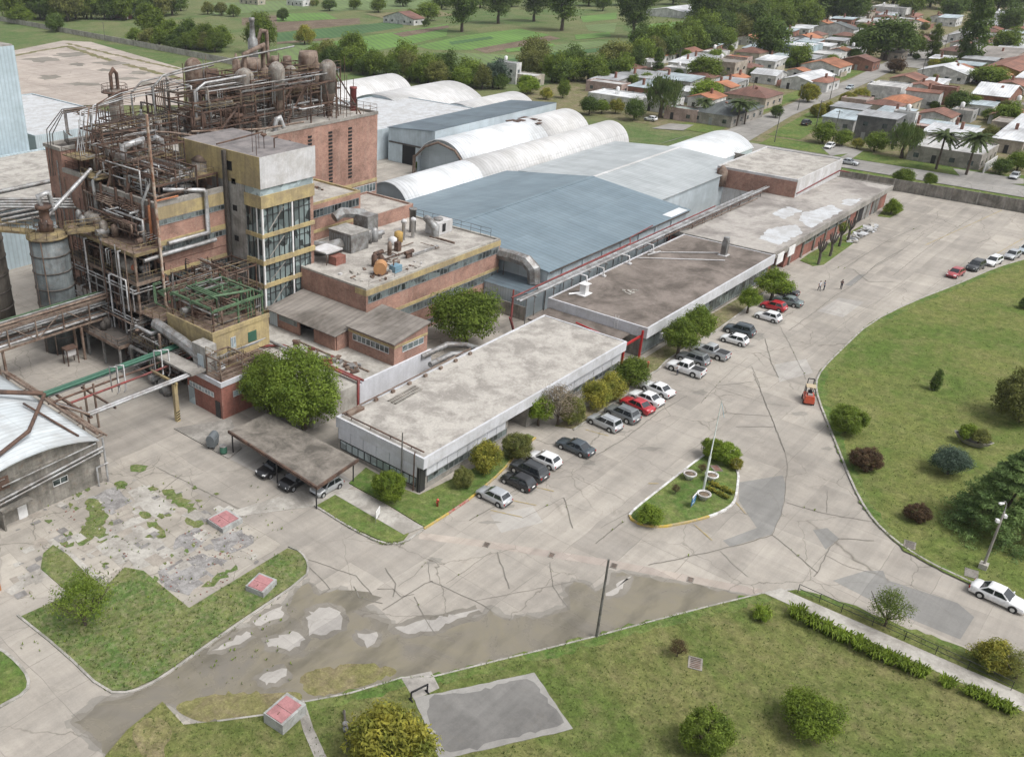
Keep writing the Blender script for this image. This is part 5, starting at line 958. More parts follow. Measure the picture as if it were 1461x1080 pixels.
for z0 in (.3,4.2,8.2,12.2): bundle(T,rp,(61.9,100.6,z0),(66.8,118.4,z0+3.4),13,(.03,.07),('rust','dark_steel','rust_pale','steel','pipe'))
bundle(T,rp,(64.5,101.6,16.2),(66.6,117,21),12,(.03,.06),('rust','rust_pale','pipe','steel')); 
for i in range(14): y=rp.uniform(101,118); x=rp.uniform(61.7,62.4); MB().tube([(x,y,rp.choice((.1,4,8))),(x,y,rp.choice((11,15.5,16.5)))],rp.uniform(.05,.11),6).build('downpipe',M[rp.choice(('rust_pale','pipe','steel','rust'))],T)
T=thing('steel_tangle','dense tangle of pipes in the gap between the yellow upper floor and the stair tower','pipework',(70,97,5))
bundle(T,rp,(62.5,95.2,1),(78.5,101.2,13.5),30,(.04,.08),('rust','rust_pale','steel','dark_steel','green_steel')); bundle(T,rp,(59.5,91,.5),(66.5,100.5,8),22,(.04,.09),('rust','dark_steel','rust_pale','steel','pipe')); bundle(T,rp,(63,86,9.2),(71.6,95,13),12,(.03,.05),('rust','rust_pale','green_steel'))
cage(T,rp,68,95.4,78.5,100.9,0,12.4,3,1,(4.5,8.4,12),'rust')
T=thing('facade_pipework','pipes, ducts and ladders crowding the upper left face of the front brick block','pipework',(66.4,110,16.2))
bundle(T,rp,(65.4,101.6,16.3),(66.7,118,21.9),22,(.035,.08),('rust','rust_pale','pipe','steel','dark_steel')); clutter(T,rp,(63.2,102.5,16),(66,117,16),10,('rust','vessel','steel','rust_pale'))
for y in (102.2,106.4,110.2,114,117.8): MB().box(66.3,y-.12,4,66.62,y+.12,22.4).build('column',M['rust'],T)
for y,z0,z1 in ((104.5,16,22),(112.4,8,16),(116.3,16,23)):
    mb=MB(); [mb.tube([(66.2,y+s,z0),(66.2,y+s,z1)],.035,4) for s in (0,.5)]; [mb.tube([(66.2,y,z0+.35*k),(66.2,y+.5,z0+.35*k)],.025,4) for k in range(int((z1-z0)/.35))]; mb.build('ladder',M['rust_pale'],T)
for y,r_ in ((103.4,.2),(108.4,.28),(113,.18),(115.4,.24)): MB().tube([(66.2,y,rp.uniform(4,9)),(66.2,y,rp.uniform(19,23)),(67.6,y,rp.uniform(23,24))],r_,8).build('duct',M[rp.choice(('rust','steel','rust_pale'))],T)
for i in range(7): x,y=G(*((300,168),(330,172),(380,172),(428,168),(452,160),(340,150),(320,160))[i],24.5); h=rp.uniform(5.5,8.5); MB().lathe(x,y,[(.2,25),(.75,26.6),(.75,24.5+h),(.3,25+h),(.15,25.8+h)],12).build('slim_vessel',M[rp.choice(('rust_pale','vessel','rust'))],T)
T=thing('terrace_pipework','loose pipes and frame remains on the terrace of the red brick house','pipework',(65,83.5,5.1)); bundle(T,rp,(60.6,81.3,5.2),(69.8,85.2,6.6),9,(.03,.06),('rust_pale','pipe','rust','ygrate')); pipes(T,rp,(60.6,81.4,5.2),(62.5,84,8.2),6,(.05,.09),('tower_white','rust_pale','pipe')); cage(T,rp,60.6,81.3,64,84,5.1,7.8,1,1,(7.8,),'rust_pale')
T=thing('wall_pipework','brown downpipes and conduits climbing the left brick wall of the plant','pipework',(66.5,123,5))
for i in range(9): y=118+i*1.25+rp.uniform(-.3,.3); MB().tube([(66.55,y,rp.uniform(2,9)),(66.55,y,rp.uniform(15,24))],rp.uniform(.05,.12),6).build('downpipe',M[rp.choice(('rust','rust_pale','dark_steel','steel'))],T)
# ---- silos
def silo(label,x,y,r,z1,mat,rings,foot=None):
    t=thing('silo',label,'silo',(x,y,0)); MB().lathe(x,y,[(r,0),(r,z1)],32).build('shell',M[mat],t)
    mb=MB()
    for i in range(1,rings): z=z1*i/rings; mb.lathe(x,y,[(r+.02,z),(r+.1,z+.03),(r+.1,z+.16),(r+.02,z+.2)],32)
    mb.build('ring',M['dark_steel'],t); MB().lathe(x,y,[(r+.25,z1),(r+.25,z1+.25),(r*.3,z1+.7),(.3,z1+.9)],24).build('roof',M['ygrate'],t)
    mb=MB(); rail(mb,[(x+(r+.2)*math.cos(i*PI/6),y+(r+.2)*math.sin(i*PI/6),z1+.2) for i in range(13)],1.1,.035,1.5); mb.build('railing',M['ygrate'],t)
    mb=MB(); mb.tube([(x-r-.12,y+.2,0),(x-r-.12,y+.2,z1+1)],.04,5); mb.tube([(x-r-.12,y-.3,0),(x-r-.12,y-.3,z1+1)],.04,5); mb.tube([(x-r*.75-.2,y-r*.75,0),(x-r*.75-.2,y-r*.75,z1)],.09,6); mb.build('ladder',M['rust_pale'],t)
    return t
T=silo('blue grey ringed silo with a yellow top beside the steel frame',57.6,114.2,2.6,16.6,'tank',7)
mb=MB(); mb.lathe(57.6,114.2,[(1.0,17.3),(1.0,18.6),(.7,18.9),(.7,20.4),(1.1,20.5),(1.1,21)],12); mb.build('head',M['rust'],T); pipes(T,rp,(56,112.6,17.3),(59.2,115.8,19.6),10,(.07,.16),('rust','steel','pipe','rust_pale'))
MB().tube([(57.6,114.2,20),(57,114,22.3),(58.4,113.8,22.6),(58.8,113.8,20.5)],.3,8).build('bent_pipe',M['pipe'],T); MB().tube([(58,114,19.5),(67,117,23.6)],.3,8).build('feed_pipe',M['pipe'],T)
silo('brown grey ringed silo at the left picture edge',52.2,124.8,3.5,17.2,'tank_brown',7)
T=thing('switch_cabinet_shelter','small rusty roofed shelter at the foot of the ringed silo','shelter',(55.4,108.6,0)); sgl(T,'roof','rust',(54.6,107.9,2.3,56.4,109.3,2.5)); sgl(T,'cabinet','tower_white',(54.9,108.2,1.3,56.2,109.1,2.2)); mb=MB(); [mb.box(x-.06,y-.06,0,x+.06,y+.06,2.3) for x in (54.7,56.3) for y in (108,109.2)]; mb.build('leg',M['rust'],T)
T=thing('yellow_catwalk','yellow steel catwalk linking the two silos to the brick block','catwalk',(58,117,17))
for a,b in (((52.2,128),(52.4,121.5)),((53,122),(56.4,116)),((59.6,112.6),(66.9,110.0)),((52.2,128),(46,132))):
    mb=MB(); dx,dy=b[0]-a[0],b[1]-a[1]; L=math.hypot(dx,dy); mb.obox((a[0]+b[0])/2,(a[1]+b[1])/2,16.9,L,1.5,.3,math.atan2(dy,dx)); mb.build('deck',M['ygrate'],T); mb=MB(); nx,ny=-dy/L*.7,dx/L*.7
    for s in (1,-1): rail(mb,[(a[0]+nx*s,a[1]+ny*s,17.2),(b[0]+nx*s,b[1]+ny*s,17.2)],1.15,.045,1.3)
    mb.build('railing',M['ygrate'],T)
for k in range(4): MB().tube([(44,133+k*.5,19+k*.3),(57,124+k*.4,18.8+k*.3),(66,121+k*.3,17.5+k*.35)],.2,7).build('pipe',M['steel'],T)
# ---- pipe bridge (left) and low pipe racks
T=thing('pipe_bridge','rusty truss bridge loaded with pipes coming in from the left edge','pipe bridge',(50,109,0))
for y in (108.2,110.6):
    for z in (5.2,8.2): MB().box(14,y-.12,z-.12,62.3,y+.12,z+.12).build('chord',M['green_steel'] if (z>8 and y>110) else M['rust_pale'],T)
    for i in range(12): x=15+i*4; MB().box(x-.08,y-.08,5.2,x+.08,y+.08,8.2).build('post',M['rust_pale'],T)
    for i in range(11): x=15+i*4; MB().tube([(x,y,5.2 if i%2 else 8.2),(x+4,y,8.2 if i%2 else 5.2)],.07,5).build('diagonal',M['rust_pale'],T)
for k,(y,z,r_,mt) in enumerate(((108.6,5.6,.2,'pipe'),(109.2,5.6,.16,'rust_pale'),(109.8,5.6,.22,'steel'),(110.2,5.7,.14,'rust'),(108.7,7.0,.15,'steel'),(109.4,7.0,.2,'pipe'),(110.1,7.0,.16,'rust_pale'),(108.3,8.6,.2,'rust_pale'),(109.4,8.5,.14,'steel'))): MB().tube([(14,y,z),(62.6,y,z)],r_,6).build('pipe',M[mt],T)
for x in (30,46,57.5): sgl(T,'support','rust_pale',(x-.15,108.2,0,x+.15,108.5,5.1),(x-.15,110.3,0,x+.15,110.6,5.1))
T=thing('pipe_rack','low rack of green, red and white pipes crossing the road to the vaulted shed','pipe rack',(52,88,0))
for y,z,r_,mt,x0,x1 in ((91.2,6.2,.22,'green_pipe',42.2,62),(91.7,6.25,.2,'green_pipe',42.2,62),(91.4,5.8,.15,'pipe',42.5,62),(89.2,5.2,.14,'red_pipe',44.3,62),(84.9,5.6,.2,'pipe',44.4,60.3),(84.5,5.55,.16,'pipe',44.4,60.3),(85.2,5.3,.12,'steel',44.4,60.3),(90.3,5.5,.14,'rust',42.5,62)): MB().tube([(x0,y,z),(x1,y,z)],r_,7).build('pipe',M[mt],T)
for x,y in ((50.8,90.2),(51.6,90.0),(57.2,90.2),(58.0,89.8)): MB().tube([(x,y,4.0),(x,y,7.4),(x+.6,y-.7,7.4),(x+.6,y-.7,4.2),(x,y-1.2,4.2)],.085,6).build('expansion_loop',M['pipe'],T)
for x,y,h in ((47.8,91.4,6),(48.4,90.2,6),(45,87.5,5.2)): MB().box(x-.1,y-.1,0,x+.1,y+.1,h).build('post',M['rust_pale'],T)
MB().box(44.3,84.2,5.2,44.6,91.9,5.4).build('beam',M['rust'],T); MB().box(47.6,84.4,5.1,47.8,91.8,5.3).build('beam',M['rust'],T); MB().box(56.0,84.2,5.1,56.3,89.5,5.4).build('beam',M['ygrate'],T)
mb=MB(); mb.box(55.9,84.5,0,56.4,85.0,5.1); mb.build('column',M['yellow'],T); mb=MB(); 
for i in range(4): mb.obox(56.15,84.49,.2+i*.35,.52,.03,.14,0,0,.3)
mb.build('hazard_stripe',M['black'],T)
sgl(T,'slab','concrete',(58.2,84,5.6,60.4,92,5.9))
for k in range(3): MB().tube([(42.6,89-k*.6,6.2),(44,86-k*.5,5.8),(44.4,84.8-k*.2,5.6)],.13,6).build('pipe',M[('rust','pipe','rust_pale')[k]],T)
# ---- long pipe rack beside the warehouse
T=thing('pipe_rack','long grey and red pipe rack on stands along the blue roofed warehouse','pipe rack',(150,70.8,0))
for y,z,r_,mt,x0,x1 in ((69.6,5.8,.2,'pipe',106,196),(70.1,5.8,.17,'steel',106,196),(70.5,5.85,.2,'pipe',112,188),(70.9,6.0,.12,'red_pipe',106,172),(69.3,5.5,.09,'rust',140,190)): MB().tube([(x0,y,z),(x1,y,z)],r_,7).build('pipe',M[mt],T)
for x in range(110,196,5): 
    mb=MB(); mb.box(x-.09,69.2,5.4,x+.09,71.1,5.55); mb.tube([(x,69.5,0),(x,69.5,5.4)],.09,5); mb.tube([(x,70.9,0),(x,70.9,5.4)],.09,5); mb.build('stand',M['steel'],T)
for x in (122,127,135,143): mb=MB(); mb.tube([(x,69.5,5.8),(x,68.2,5.8),(x,68.0,4.5)],.1,6); mb.obox(x,68,4.47,.6,.6,.2); mb.build('branch_pipe',M['tower_white'],T)
MB().tube([(108,72,6.4),(108,72,1.5),(104,68.5,1.5),(102,68.3,4.9)],.14,7).build('branch_pipe',M['red_pipe'],T); MB().tube([(112,70.9,6.1),(140,70.9,6.2),(141,71.6,6.8),(150,72.2,6.8)],.09,6).build('branch_pipe',M['red_pipe'],T)
mb=MB(); mb.tube([(86,69.4,2.6),(90.5,69.4,2.6),(91.5,68.6,2.6),(92,66.3,2.6)],.4,9); mb.tube([(86,71.0,3.2),(91.5,71,3.2),(93.2,69,3.2),(93.4,66.5,3.2)],.4,9); 
T=thing('ventilation_pipes','pair of fat grey pipes bending between the brick shed and the long office roof','pipes',(89,69,2.6)); mb.build('pipe',M['steel'],T)
# ---- air units on the wing roof
def unit(name,label,cat,loc): return thing(name,label,cat,loc)
T=unit('air_handling_unit','large grey air handling box with louvres on the brick wing roof','air unit',(97,95.5,9.8)); sgl(T,'casing','steel',(95.6,93.4,9.8,99.4,98.2,12.6)); sgl(T,'top','tower_grey',(95.5,93.3,12.6,99.5,98.3,12.75)); mb=MB(); [mb.box(95.55,93.8+i*.5,10.2,95.6,94.1+i*.5,12.2) for i in range(9)]; mb.build('louvre',M['frame_grey'],T)
T=unit('curved_duct','curved grey duct lying on the brick wing roof beside the stair tower','duct',(92,97,9.8)); MB().tube([(95.4,95.6,10.8),(93.5,95.6,10.8),(92,96.6,10.8),(91.2,98.6,10.8)],1.0,8,0,True,False).build('duct',M['steel'],T)
T=unit('rooftop_cooler','raised grey cooler with stacked ducts at the back of the brick wing roof','air unit',(103,96.5,9.8)); sgl(T,'casing','steel',(101.4,95.5,9.8,103.8,98.6,13.8)); MB().tube([(103.5,98.4,13.3),(99.5,99.2,14.2),(98,99.5,13.6)],.8,8,0,True,False).build('duct',M['steel'],T); clutter(T,rp,(101,94.8,9.8),(104,95.4,9.8),3,('steel','pipe')); 
T=unit('condenser_unit','white condenser box beside a grey duct bend at the wing roof edge','air unit',(113,90.8,9.8)); sgl(T,'casing','tower_white',(111.5,89.6,9.8,115.2,92.2,11.8)); sgl(T,'opening','black',(112.6,89.54,10.2,113.4,89.6,11.5)); MB().lathe(113.2,91,[(.8,11.8),(.8,12.1),(.3,12.2)],12).build('fan',M['steel'],T)
MB().tube([(110.8,89.5,9.9),(110.8,89.5,11.4),(110.8,90.8,12.2),(111.4,92,12.2)],.6,8).build('duct',M['steel'],T)
T=unit('roof_fan','orange rusty fan drum on the brick wing roof','fan',(92.2,84.2,9.8)); MB().tube([(91.6,83.8,10.8),(92.9,84.8,10.8)],.95,14).build('drum',plain((.42,.22,.10),.8,name='orange_rust'),T); sgl(T,'base','rust',(91.4,83.6,9.75,93.2,84.9,10.1))
T=unit('roof_tank','small blue tank beside the orange fan drum on the wing roof','tank',(94.6,83.6,9.8)); sgl(T,'shell',plain((.16,.28,.36),.7,name='faded_blue'),(94,83,9.75,95.5,84.2,10.7)); MB().tube([(94.3,83.6,10.7),(94.3,83.6,11.6),(95.2,83.6,11.6)],.1,6).build('pipe',M['rust'],T)
T=unit('roof_drum','ochre drum and a white drum standing together on the wing roof','drum',(104.6,92,9.8)); MB().lathe(105,92.2,[(.7,9.8),(.7,11.3),(.3,11.5)],12).build('drum',plain((.40,.26,.08),.8,name='ochre'),T); MB().lathe(103.4,92,[(.7,9.8),(.7,10.7),(.3,11)],12).build('drum',M['tower_white'],T)
T=unit('roof_stack','pair of white vent posts in front of the grey cooler on the wing roof','vent',(107,91.5,9.8)); [MB().lathe(x,y,[(.3,9.8),(.3,12.5),(.45,12.5),(.45,12.9),(.1,13.1)],10).build('post',M['tower_white'],T) for x,y in ((106.4,92.4),(108.2,92.0))]
T=unit('roof_stack','grey round exhaust stack near the railing on the wing roof','vent',(110,94,9.8)); MB().lathe(110.4,94,[(.55,9.8),(.55,13.4),(.65,13.4),(.65,13.7)],12).build('stack',M['steel'],T)
T=unit('roof_hut','small red box under a white canopy on the wing roof beside the stair tower','hut',(90.5,92,9.8)); sgl(T,'box','brick_dark',(90.2,91.2,9.76,92.2,92.8,11)); sgl(T,'canopy','tower_white',(89.2,92.2,11.5,92.6,95.6,11.7)); [MB().tube([(x,y,9.76),(x,y,11.5)],.06,5).build('post',M['rust'],T) for x,y in ((89.4,92.4),(92.4,92.4))]
T=unit('roof_pump','rusty upright pump and pipes in the middle of the wing roof','pump',(98,88.5,9.8)); clutter(T,rp,(94,86,9.76),(102,89.5,9.76),6,('rust','steel','rust_pale')); pipes(T,rp,(94,84,9.9),(110,90,10.3),6,(.05,.1),('rust','rust_pale','pipe'))
# ================================================================ VEHICLES AND PEOPLE
def loft(mb,secs,m=0,sm=True,cap=True):
    n=len(secs[0]); vs=[p for s in secs for p in s]; k=len(secs)
    mb.add(vs,[(i*n+j,(i+1)*n+j,(i+1)*n+(j+1)%n,i*n+(j+1)%n) for i in range(k-1) for j in range(n)],m,sm)
    if cap: mb.add(secs[0],[list(range(n))],m); mb.add(secs[-1],[list(range(n))[::-1]],m)
PAINT={'silver':carpaint('silver_paint',(.50,.52,.54),.4),'white':carpaint('white_car_paint',(.74,.75,.76)),'black':carpaint('black_paint',(.018,.018,.02)),'dark':carpaint('dark_grey_paint',(.055,.06,.065),.3),'slate':carpaint('slate_blue_paint',(.075,.095,.11),.4),'grey':carpaint('grey_paint',(.22,.235,.245),.4),'red':carpaint('red_paint',(.42,.02,.03)),'greygreen':carpaint('grey_green_paint',(.19,.24,.24),.4),'dullred':carpaint('faded_red_paint',(.36,.06,.07)),'paleblue':carpaint('pale_blue_paint',(.45,.53,.58),.2)}
CARGLASS=plain((.022,.027,.032),.04,0,1.0,name='car_glass'); PLASTIC=plain((.035,.035,.037),.55,name='black_plastic'); LAMP=plain((.75,.76,.75),.12,name='headlight_lens'); TAIL=plain((.33,.015,.015),.2,name='taillight_lens')
SPEC={ # L,W,belt,roof,ws_base,ws_top,roof_rear,rear_base,hood_z,deck_z,wheelbase,wheel_r
'hatch':(3.9,1.70,.90,1.46,.98,.22,-1.32,-1.80,.84,.88,2.45,.30),
'sedan':(4.55,1.76,.91,1.44,1.02,.25,-.92,-1.62,.84,.98,2.62,.31),
'suv':(4.45,1.84,1.02,1.68,1.08,.42,-1.62,-2.02,.98,1.0,2.62,.35),
'wagon':(4.35,1.74,.93,1.55,1.18,.32,-1.70,-2.0,.86,.9,2.65,.31),
'pickup':(5.25,1.85,1.05,1.76,1.25,.62,-.62,-.82,1.03,1.05,3.05,.38)}
def car_proto(kind):
    L,W,zb,zr,xa,xb,xc,xd,zh,zd,wbse,wr=SPEC[kind]; w=W/2; t=thing('parked_car','proto','car'); hl=L/2; g=.20
    def sec(x,zt,ww,zl=g,cr=.03): return [(x,-ww*.9,zl),(x,-ww,zl+.16),(x,-ww,zt-.22),(x,-ww*.965,zt-.06),(x,-ww*.86,zt),(x,0,zt+cr),(x,ww*.86,zt),(x,ww*.965,zt-.06),(x,ww,zt-.22),(x,ww,zl+.16),(x,ww*.9,zl)]
    S_=[sec(hl,.52,w*.72,.32),sec(hl-.06,.62,w*.86,.24),sec(hl-.25,.72 if kind not in('suv','pickup') else .9,w*.96),sec(hl-.55,zh-.03,w),sec(xa,zh+.05,w),sec(0,zb,w),sec(xd+.25,zb,w)]
    if kind=='pickup': S_+=[sec(xd-.05,zb,w),sec(-hl+.05,zb-.02,w*.99)]
    else: S_+=[sec(xd,zd,w)]+([sec(-hl+.35,zd,w*.97)] if kind=='sedan' else [])+[sec(-hl+.08,zd-.08,w*.92),sec(-hl,.62,w*.86,.3)]
    mb=MB(); loft(mb,S_)
    wt=w*.77; wb_=w*.95
    A=[(xa,zh+.03,wb_*.95),(xb,zr-.05,wt),(xc,zr-.04,wt),(xd,zb if kind!='sedan' else zd-.02,wb_*.95)]; mid=(xb+xc)/2
    def gs(x,z0,z1,w0,w1): return [(x,-w0,z0),(x,-w1-(w0-w1)*.12,z1-.05),(x,-w1*.86,z1+.02),(x,0,z1+.05),(x,w1*.86,z1+.02),(x,w1+(w0-w1)*.12,z1-.05),(x,w0,z0)]
    # cabin shell
    P=lambda x,y,z:(x,y,z); zb2=zb-.05
    v=[P(xa,-wb_,zh),P(xa,wb_,zh),P(xd,wb_,zb2),P(xd,-wb_,zb2),P(xb,-wt,zr-.06),P(xb,wt,zr-.06),P(xc,wt,zr-.06),P(xc,-wt,zr-.06),P(xb-.15,-wt*.84,zr-.005),P(xb-.15,wt*.84,zr-.005),P(xc+.12,wt*.84,zr-.005),P(xc+.12,-wt*.84,zr-.005),P(mid,-wt*.84,zr+.015),P(mid,wt*.84,zr+.015)]
    mb.add(v,[(0,1,5,4),(2,3,7,6),(1,2,6,5),(3,0,4,7),(4,5,9,8),(6,7,11,10),(5,6,10,13,9),(7,4,8,12,11),(8,9,13,12),(12,13,10,11)],0,False)
    mb.build('body',PAINT['silver'],t)
    def lerp(a,b,f): return tuple(a[i]+(b[i]-a[i])*f for i in range(3))
    def pane(name,a,b,c,d,o,ins=(.08,.92,.1,.9)):
        f=lambda s,r:lerp(lerp(a,b,s),lerp(d,c,s),r); q=[f(ins[0],ins[2]),f(ins[1],ins[2]),f(ins[1],ins[3]),f(ins[0],ins[3])]
        MB().add([tuple(p[i]+o[i] for i in range(3)) for p in q],[(0,1,2,3)]).build(name,CARGLASS,t)
    pane('windscreen',v[0],v[1],v[5],v[4],(.015,0,.015),(.05,.95,.10,.95)); pane('rear_window',v[2],v[3],v[7],v[6],(-.015,0,.012),(.07,.93,.12 if kind=='sedan' else .25,.93))
    for s in (1,-1):
        a,b,c,d=[(q[0],q[1]*s,q[2]) for q in (v[1],v[2],v[6],v[5])]
        sp=.52 if kind!='pickup' else .55
        for (u0,u1) in ((.06,sp-.025),(sp+.025,.93)): pane('side_window',a,b,c,d,(0,.018*s,.004),(u0,u1,.16,.93)) if s>0 else pane('side_window',b,a,d,c,(0,.018*s,.004),(1-u1,1-u0,.16,.93))
        mb=MB(); mb.obox(xa-.22,s*(w+.08),zb-.02,.12,.18,.13); mb.build('mirror',PAINT['silver'],t)
        mb=MB(); mb.add([(hl-.04,s*w*.50,.58),(hl-.19,s*w*.93,.60),(hl-.30,s*w*.95,.73),(hl-.16,s*w*.52,.70)],[(0,1,2,3),(3,2,1,0)]); 
        mb.v=[(x+.035,y,z+.03) for x,y,z in mb.v]; mb.build('headlight',LAMP,t)
        mb=MB(); zt=zd-.2 if kind!='pickup' else .95; mb.obox(-hl+.06,s*w*.80,zt-.22,.1,.22,.24); mb.build('taillight',TAIL,t)
        for xw in (wbse/2+.05,-wbse/2+.05):
            wh=MB().tube([(xw,s*(w-.20),wr),(xw,s*(w+.025),wr)],wr,18,0); o=wh.build('wheel',M['rubber'],t); r=MB().tube([(xw,s*(w+.02),wr),(xw,s*(w+.035),wr)],wr*.62,12,0); r.build('rim',M['alu'],o)
            MB().tube([(xw,s*(w-.25),wr+.03),(xw,s*(w+.008),wr+.03)],wr+.07,18).build('wheel_arch',PLASTIC,t)
    MB().box(hl-.06,-w*.45,.36,hl+.012,w*.45,.52).build('grille',PLASTIC,t); MB().box(-hl-.02,-w*.8,.30,-hl+.12,w*.8,.45).build('bumper',PLASTIC,t); MB().box(-hl-.028,-.22,.62 if kind!='pickup' else .48,-hl+.03,.22,.74 if kind!='pickup' else .60).build('number_plate',M['white'],t)
    if kind=='pickup':
        MB().box(-hl+.12,-w*.84,zb-.02,xd-.14,w*.84,zb+.045).build('cargo_bed',PLASTIC,t)
        mb=MB(); mb.box(-hl+.04,-w*.95,zb,-hl+.11,w*.95,zb+.09); mb.box(-hl+.11,-w*.95,zb,xd-.1,-w*.86,zb+.09); mb.box(-hl+.11,w*.86,zb,xd-.1,w*.95,zb+.09); mb.build('bed_rail',PAINT['silver'],t)
    if kind in('suv','wagon'):
        for s in (1,-1): MB().tube([(xb-.3,s*wt*.8,zr+.06),(xc+.2,s*wt*.8,zr+.06)],.025,5).build('roof_rail',PLASTIC,t)
    return t
PROTO={}; 
def car(kind,paint,loc,heading,label,group,name=None):
    fresh=kind not in PROTO
    if fresh: PROTO[kind]=car_proto(kind); c=PROTO[kind]; c.location=(loc[0],loc[1],loc[2] if len(loc)>2 else 0); c.rotation_euler=(0,0,heading); tag(c,label,'car',group)
    else: c=clone_thing(PROTO[kind],loc,heading,None,label,group)
    if kind=='pickup': c['category']='pickup truck'; c.name='pickup_truck'
    for ch in KIDS.get(c.as_pointer(),()):
        if ch.name.split('.')[0] in('body','mirror','bed_rail'): setmat(ch,0,PAINT[paint])
    return c
gA='cars parked nose-in along the office front'
ROW=[('hatch','silver',704,713,'silver hatchback parked nearest the corner of the long office'),('hatch','black',739,692,'black hatchback parked next to the silver one at the near end of the office row'),('suv','dark',754,677,'dark grey high hatchback between the black hatchback and a small white two door car'),('hatch','white',776,661,'small white hatchback parked by the round bush at the office driveway'),('sedan','slate',820,643,'dark slate sedan standing in front of the office driveway opening'),('wagon','silver',862,608,'silver people carrier by the big round bush after the driveway'),('suv','grey',887,596,'grey crossover parked beside the bright red sedan'),('sedan','red',908,583,'bright red sedan in the middle of the office row'),('sedan','white',921,573,'white sedan directly beside the red sedan'),('sedan','white',937,560,'white sedan farther from the red one, beside a gap before the pickup'),('pickup','white',977,531,'white pickup truck with a person standing at its door'),('suv','grey',988,517,'grey station wagon squeezed between two pickup trucks'),('pickup','silver',1013,507,'silver pickup truck with a dark covered bed'),('hatch','white',1047,489,'white hatchback beside a dark crossover, past the silver pickup'),('suv','slate',1054,476,'dark crossover half hidden behind a white hatchback'),('hatch','white',1095,456,'white hatchback in front of a red car at the far end of the row'),('hatch','red',1103,441,'red hatchback mostly hidden behind a white one near the far trees'),('sedan','greygreen',1123,434,'grey green sedan at the far end of the row near the walking people'),('sedan','black',1118,420,'black sedan parked last, under the far round tree')]
for i,(k,p,px,py,lb) in enumerate(ROW): x,y=G(px,py); car(k,p,(x,y),PI/2+rnd.uniform(-.06,.06)-(.12 if i in(5,6,7,8,9) else 0),lb,gA)
hd=lambda a,b: math.atan2(G(*b)[1]-G(*a)[1],G(*b)[0]-G(*a)[0])
gB='cars parked along the big lawn'
for k,p,px,py,lb in (('hatch','dullred',1362,394,'faded red hatchback parked against the big lawn, nearest of its row'),('suv','dark',1391,384,'dark car parked behind the faded red one at the big lawn'),('wagon','white',1416,377,'white estate car third along the big lawn edge'),('hatch','silver',1443,368,'silver grey hatchback along the lawn, just before the picture edge'),('hatch','paleblue',1463,360,'pale blue car cut by the picture edge above the big lawn')): x,y=G(px,py); car(k,p,(x,y),hd((1375,386),(1352,397)),lb,gB)
x,y=G(1423,857); car('sedan','white',(x,y),hd((1392,840),(1455,868)),'white sedan with dark wheels parked alone at the lawn corner below the lamp post','lone cars in the yard')
gC='cars under the carport'
for k,p,px,py,h,lb in (('sedan','black',392,672,PI,'black sedan deep under the carport'),('suv','black',424,690,PI,'black off-road car in the middle of the carport'),('hatch','silver',466,699,PI,'silver hatchback at the near end of the carport')): x,y=G(px,py); car(k,p,(x,y),h,lb,gC)
gD='cars in the neighbourhood streets'
for k,p,px,py,h,lb in (('pickup','white',1245,123,PI*.95,'white pickup driving in the side street by the white house'),('hatch','paleblue',1212,127,PI,'pale blue car by the cream hedge of the side street'),('sedan','silver',1211,234,-PI/2,'silver sedan on the street beyond the white flat hall'),('hatch','white',1183,211,PI,'small white car parked on the grass under street trees'),('hatch','silver',1447,254,PI,'small silver car in front of the last stone house on the street'),('suv','black',1150,178,0,'black off-road car by the clipped cream hedge'),('hatch','white',928,172,PI/2,'white car half hidden under the willow beside the vaulted hall'),('sedan','slate',1391,118,0,'dark car by the cypress in the far street')): x,y=G(px,py); car(k,p,(x,y,-.10),h,lb,gD)
# ---- forklift
def forklift(px,py,h):
    x,y=G(px,py); t=thing('forklift','orange red forklift truck with a tan overhead guard at the lawn edge','forklift',(x,y,0),h)
    def pb(name,m,*bx):
        mb=MB()
        for b in bx: mb.box(*b)
        return mb.build(name,m,t,local=True)
    org=carpaint('orange_red_paint',(.50,.07,.025))
    mb=MB(); mb.prism([(-1.35,-.5),(-1.2,-.62),(.75,-.62),(.75,.62),(-1.2,.62),(-1.35,.5)],.28,.95); mb.prism([(-1.3,-.5),(-.55,-.55),(-.55,.55),(-1.3,.5)],.95,1.25); mb.build('body',org,t,local=True)
    pb('seat',M['black'],(-.45,-.25,.95,.05,.25,1.15),(-.5,-.25,1.15,-.38,.25,1.6)); 
    mb=MB()
    for a,b in ((-.75,-.52),(-.75,.52)): mb.tube([(a,b,1.2),(-.55,b,2.15),(.5,b,2.15),(.75,b,.9)],.04,5)
    mb.build('guard_frame',M['frame_dark'],t,local=True); pb('overhead_guard',plain((.45,.37,.25),.7,name='tan_panel'),(-.6,-.56,2.15,.55,.56,2.2))
    mb=MB(); 
    for s in (-.35,.35): mb.box(.85,s-.05,.1,1.0,s+.05,2.75)
    for z in (.4,1.5,2.7): mb.box(.87,-.35,z,.98,.35,z+.1)
    mb.build('mast',M['frame_dark'],t,local=True); pb('fork',M['dark_steel'],(1.0,-.38,.12,2.05,-.26,.17),(1.0,.26,.12,2.05,.38,.17),(1.0,-.45,.12,1.05,.45,.6))
    for xw,r in ((.55,.32),(-.95,.27)):
        for s in (.55,-.55): MB().tube([(xw,s-.12,r),(xw,s+.12,r)],r,14).build('wheel',M['rubber'],t,local=True)
    pb('gas_bottle',M['alu'],(-1.1,-.28,1.26,-.8,.28,1.5)); return t
FH=hd((1153,580),(1148,552)); forklift(1152,572,FH)
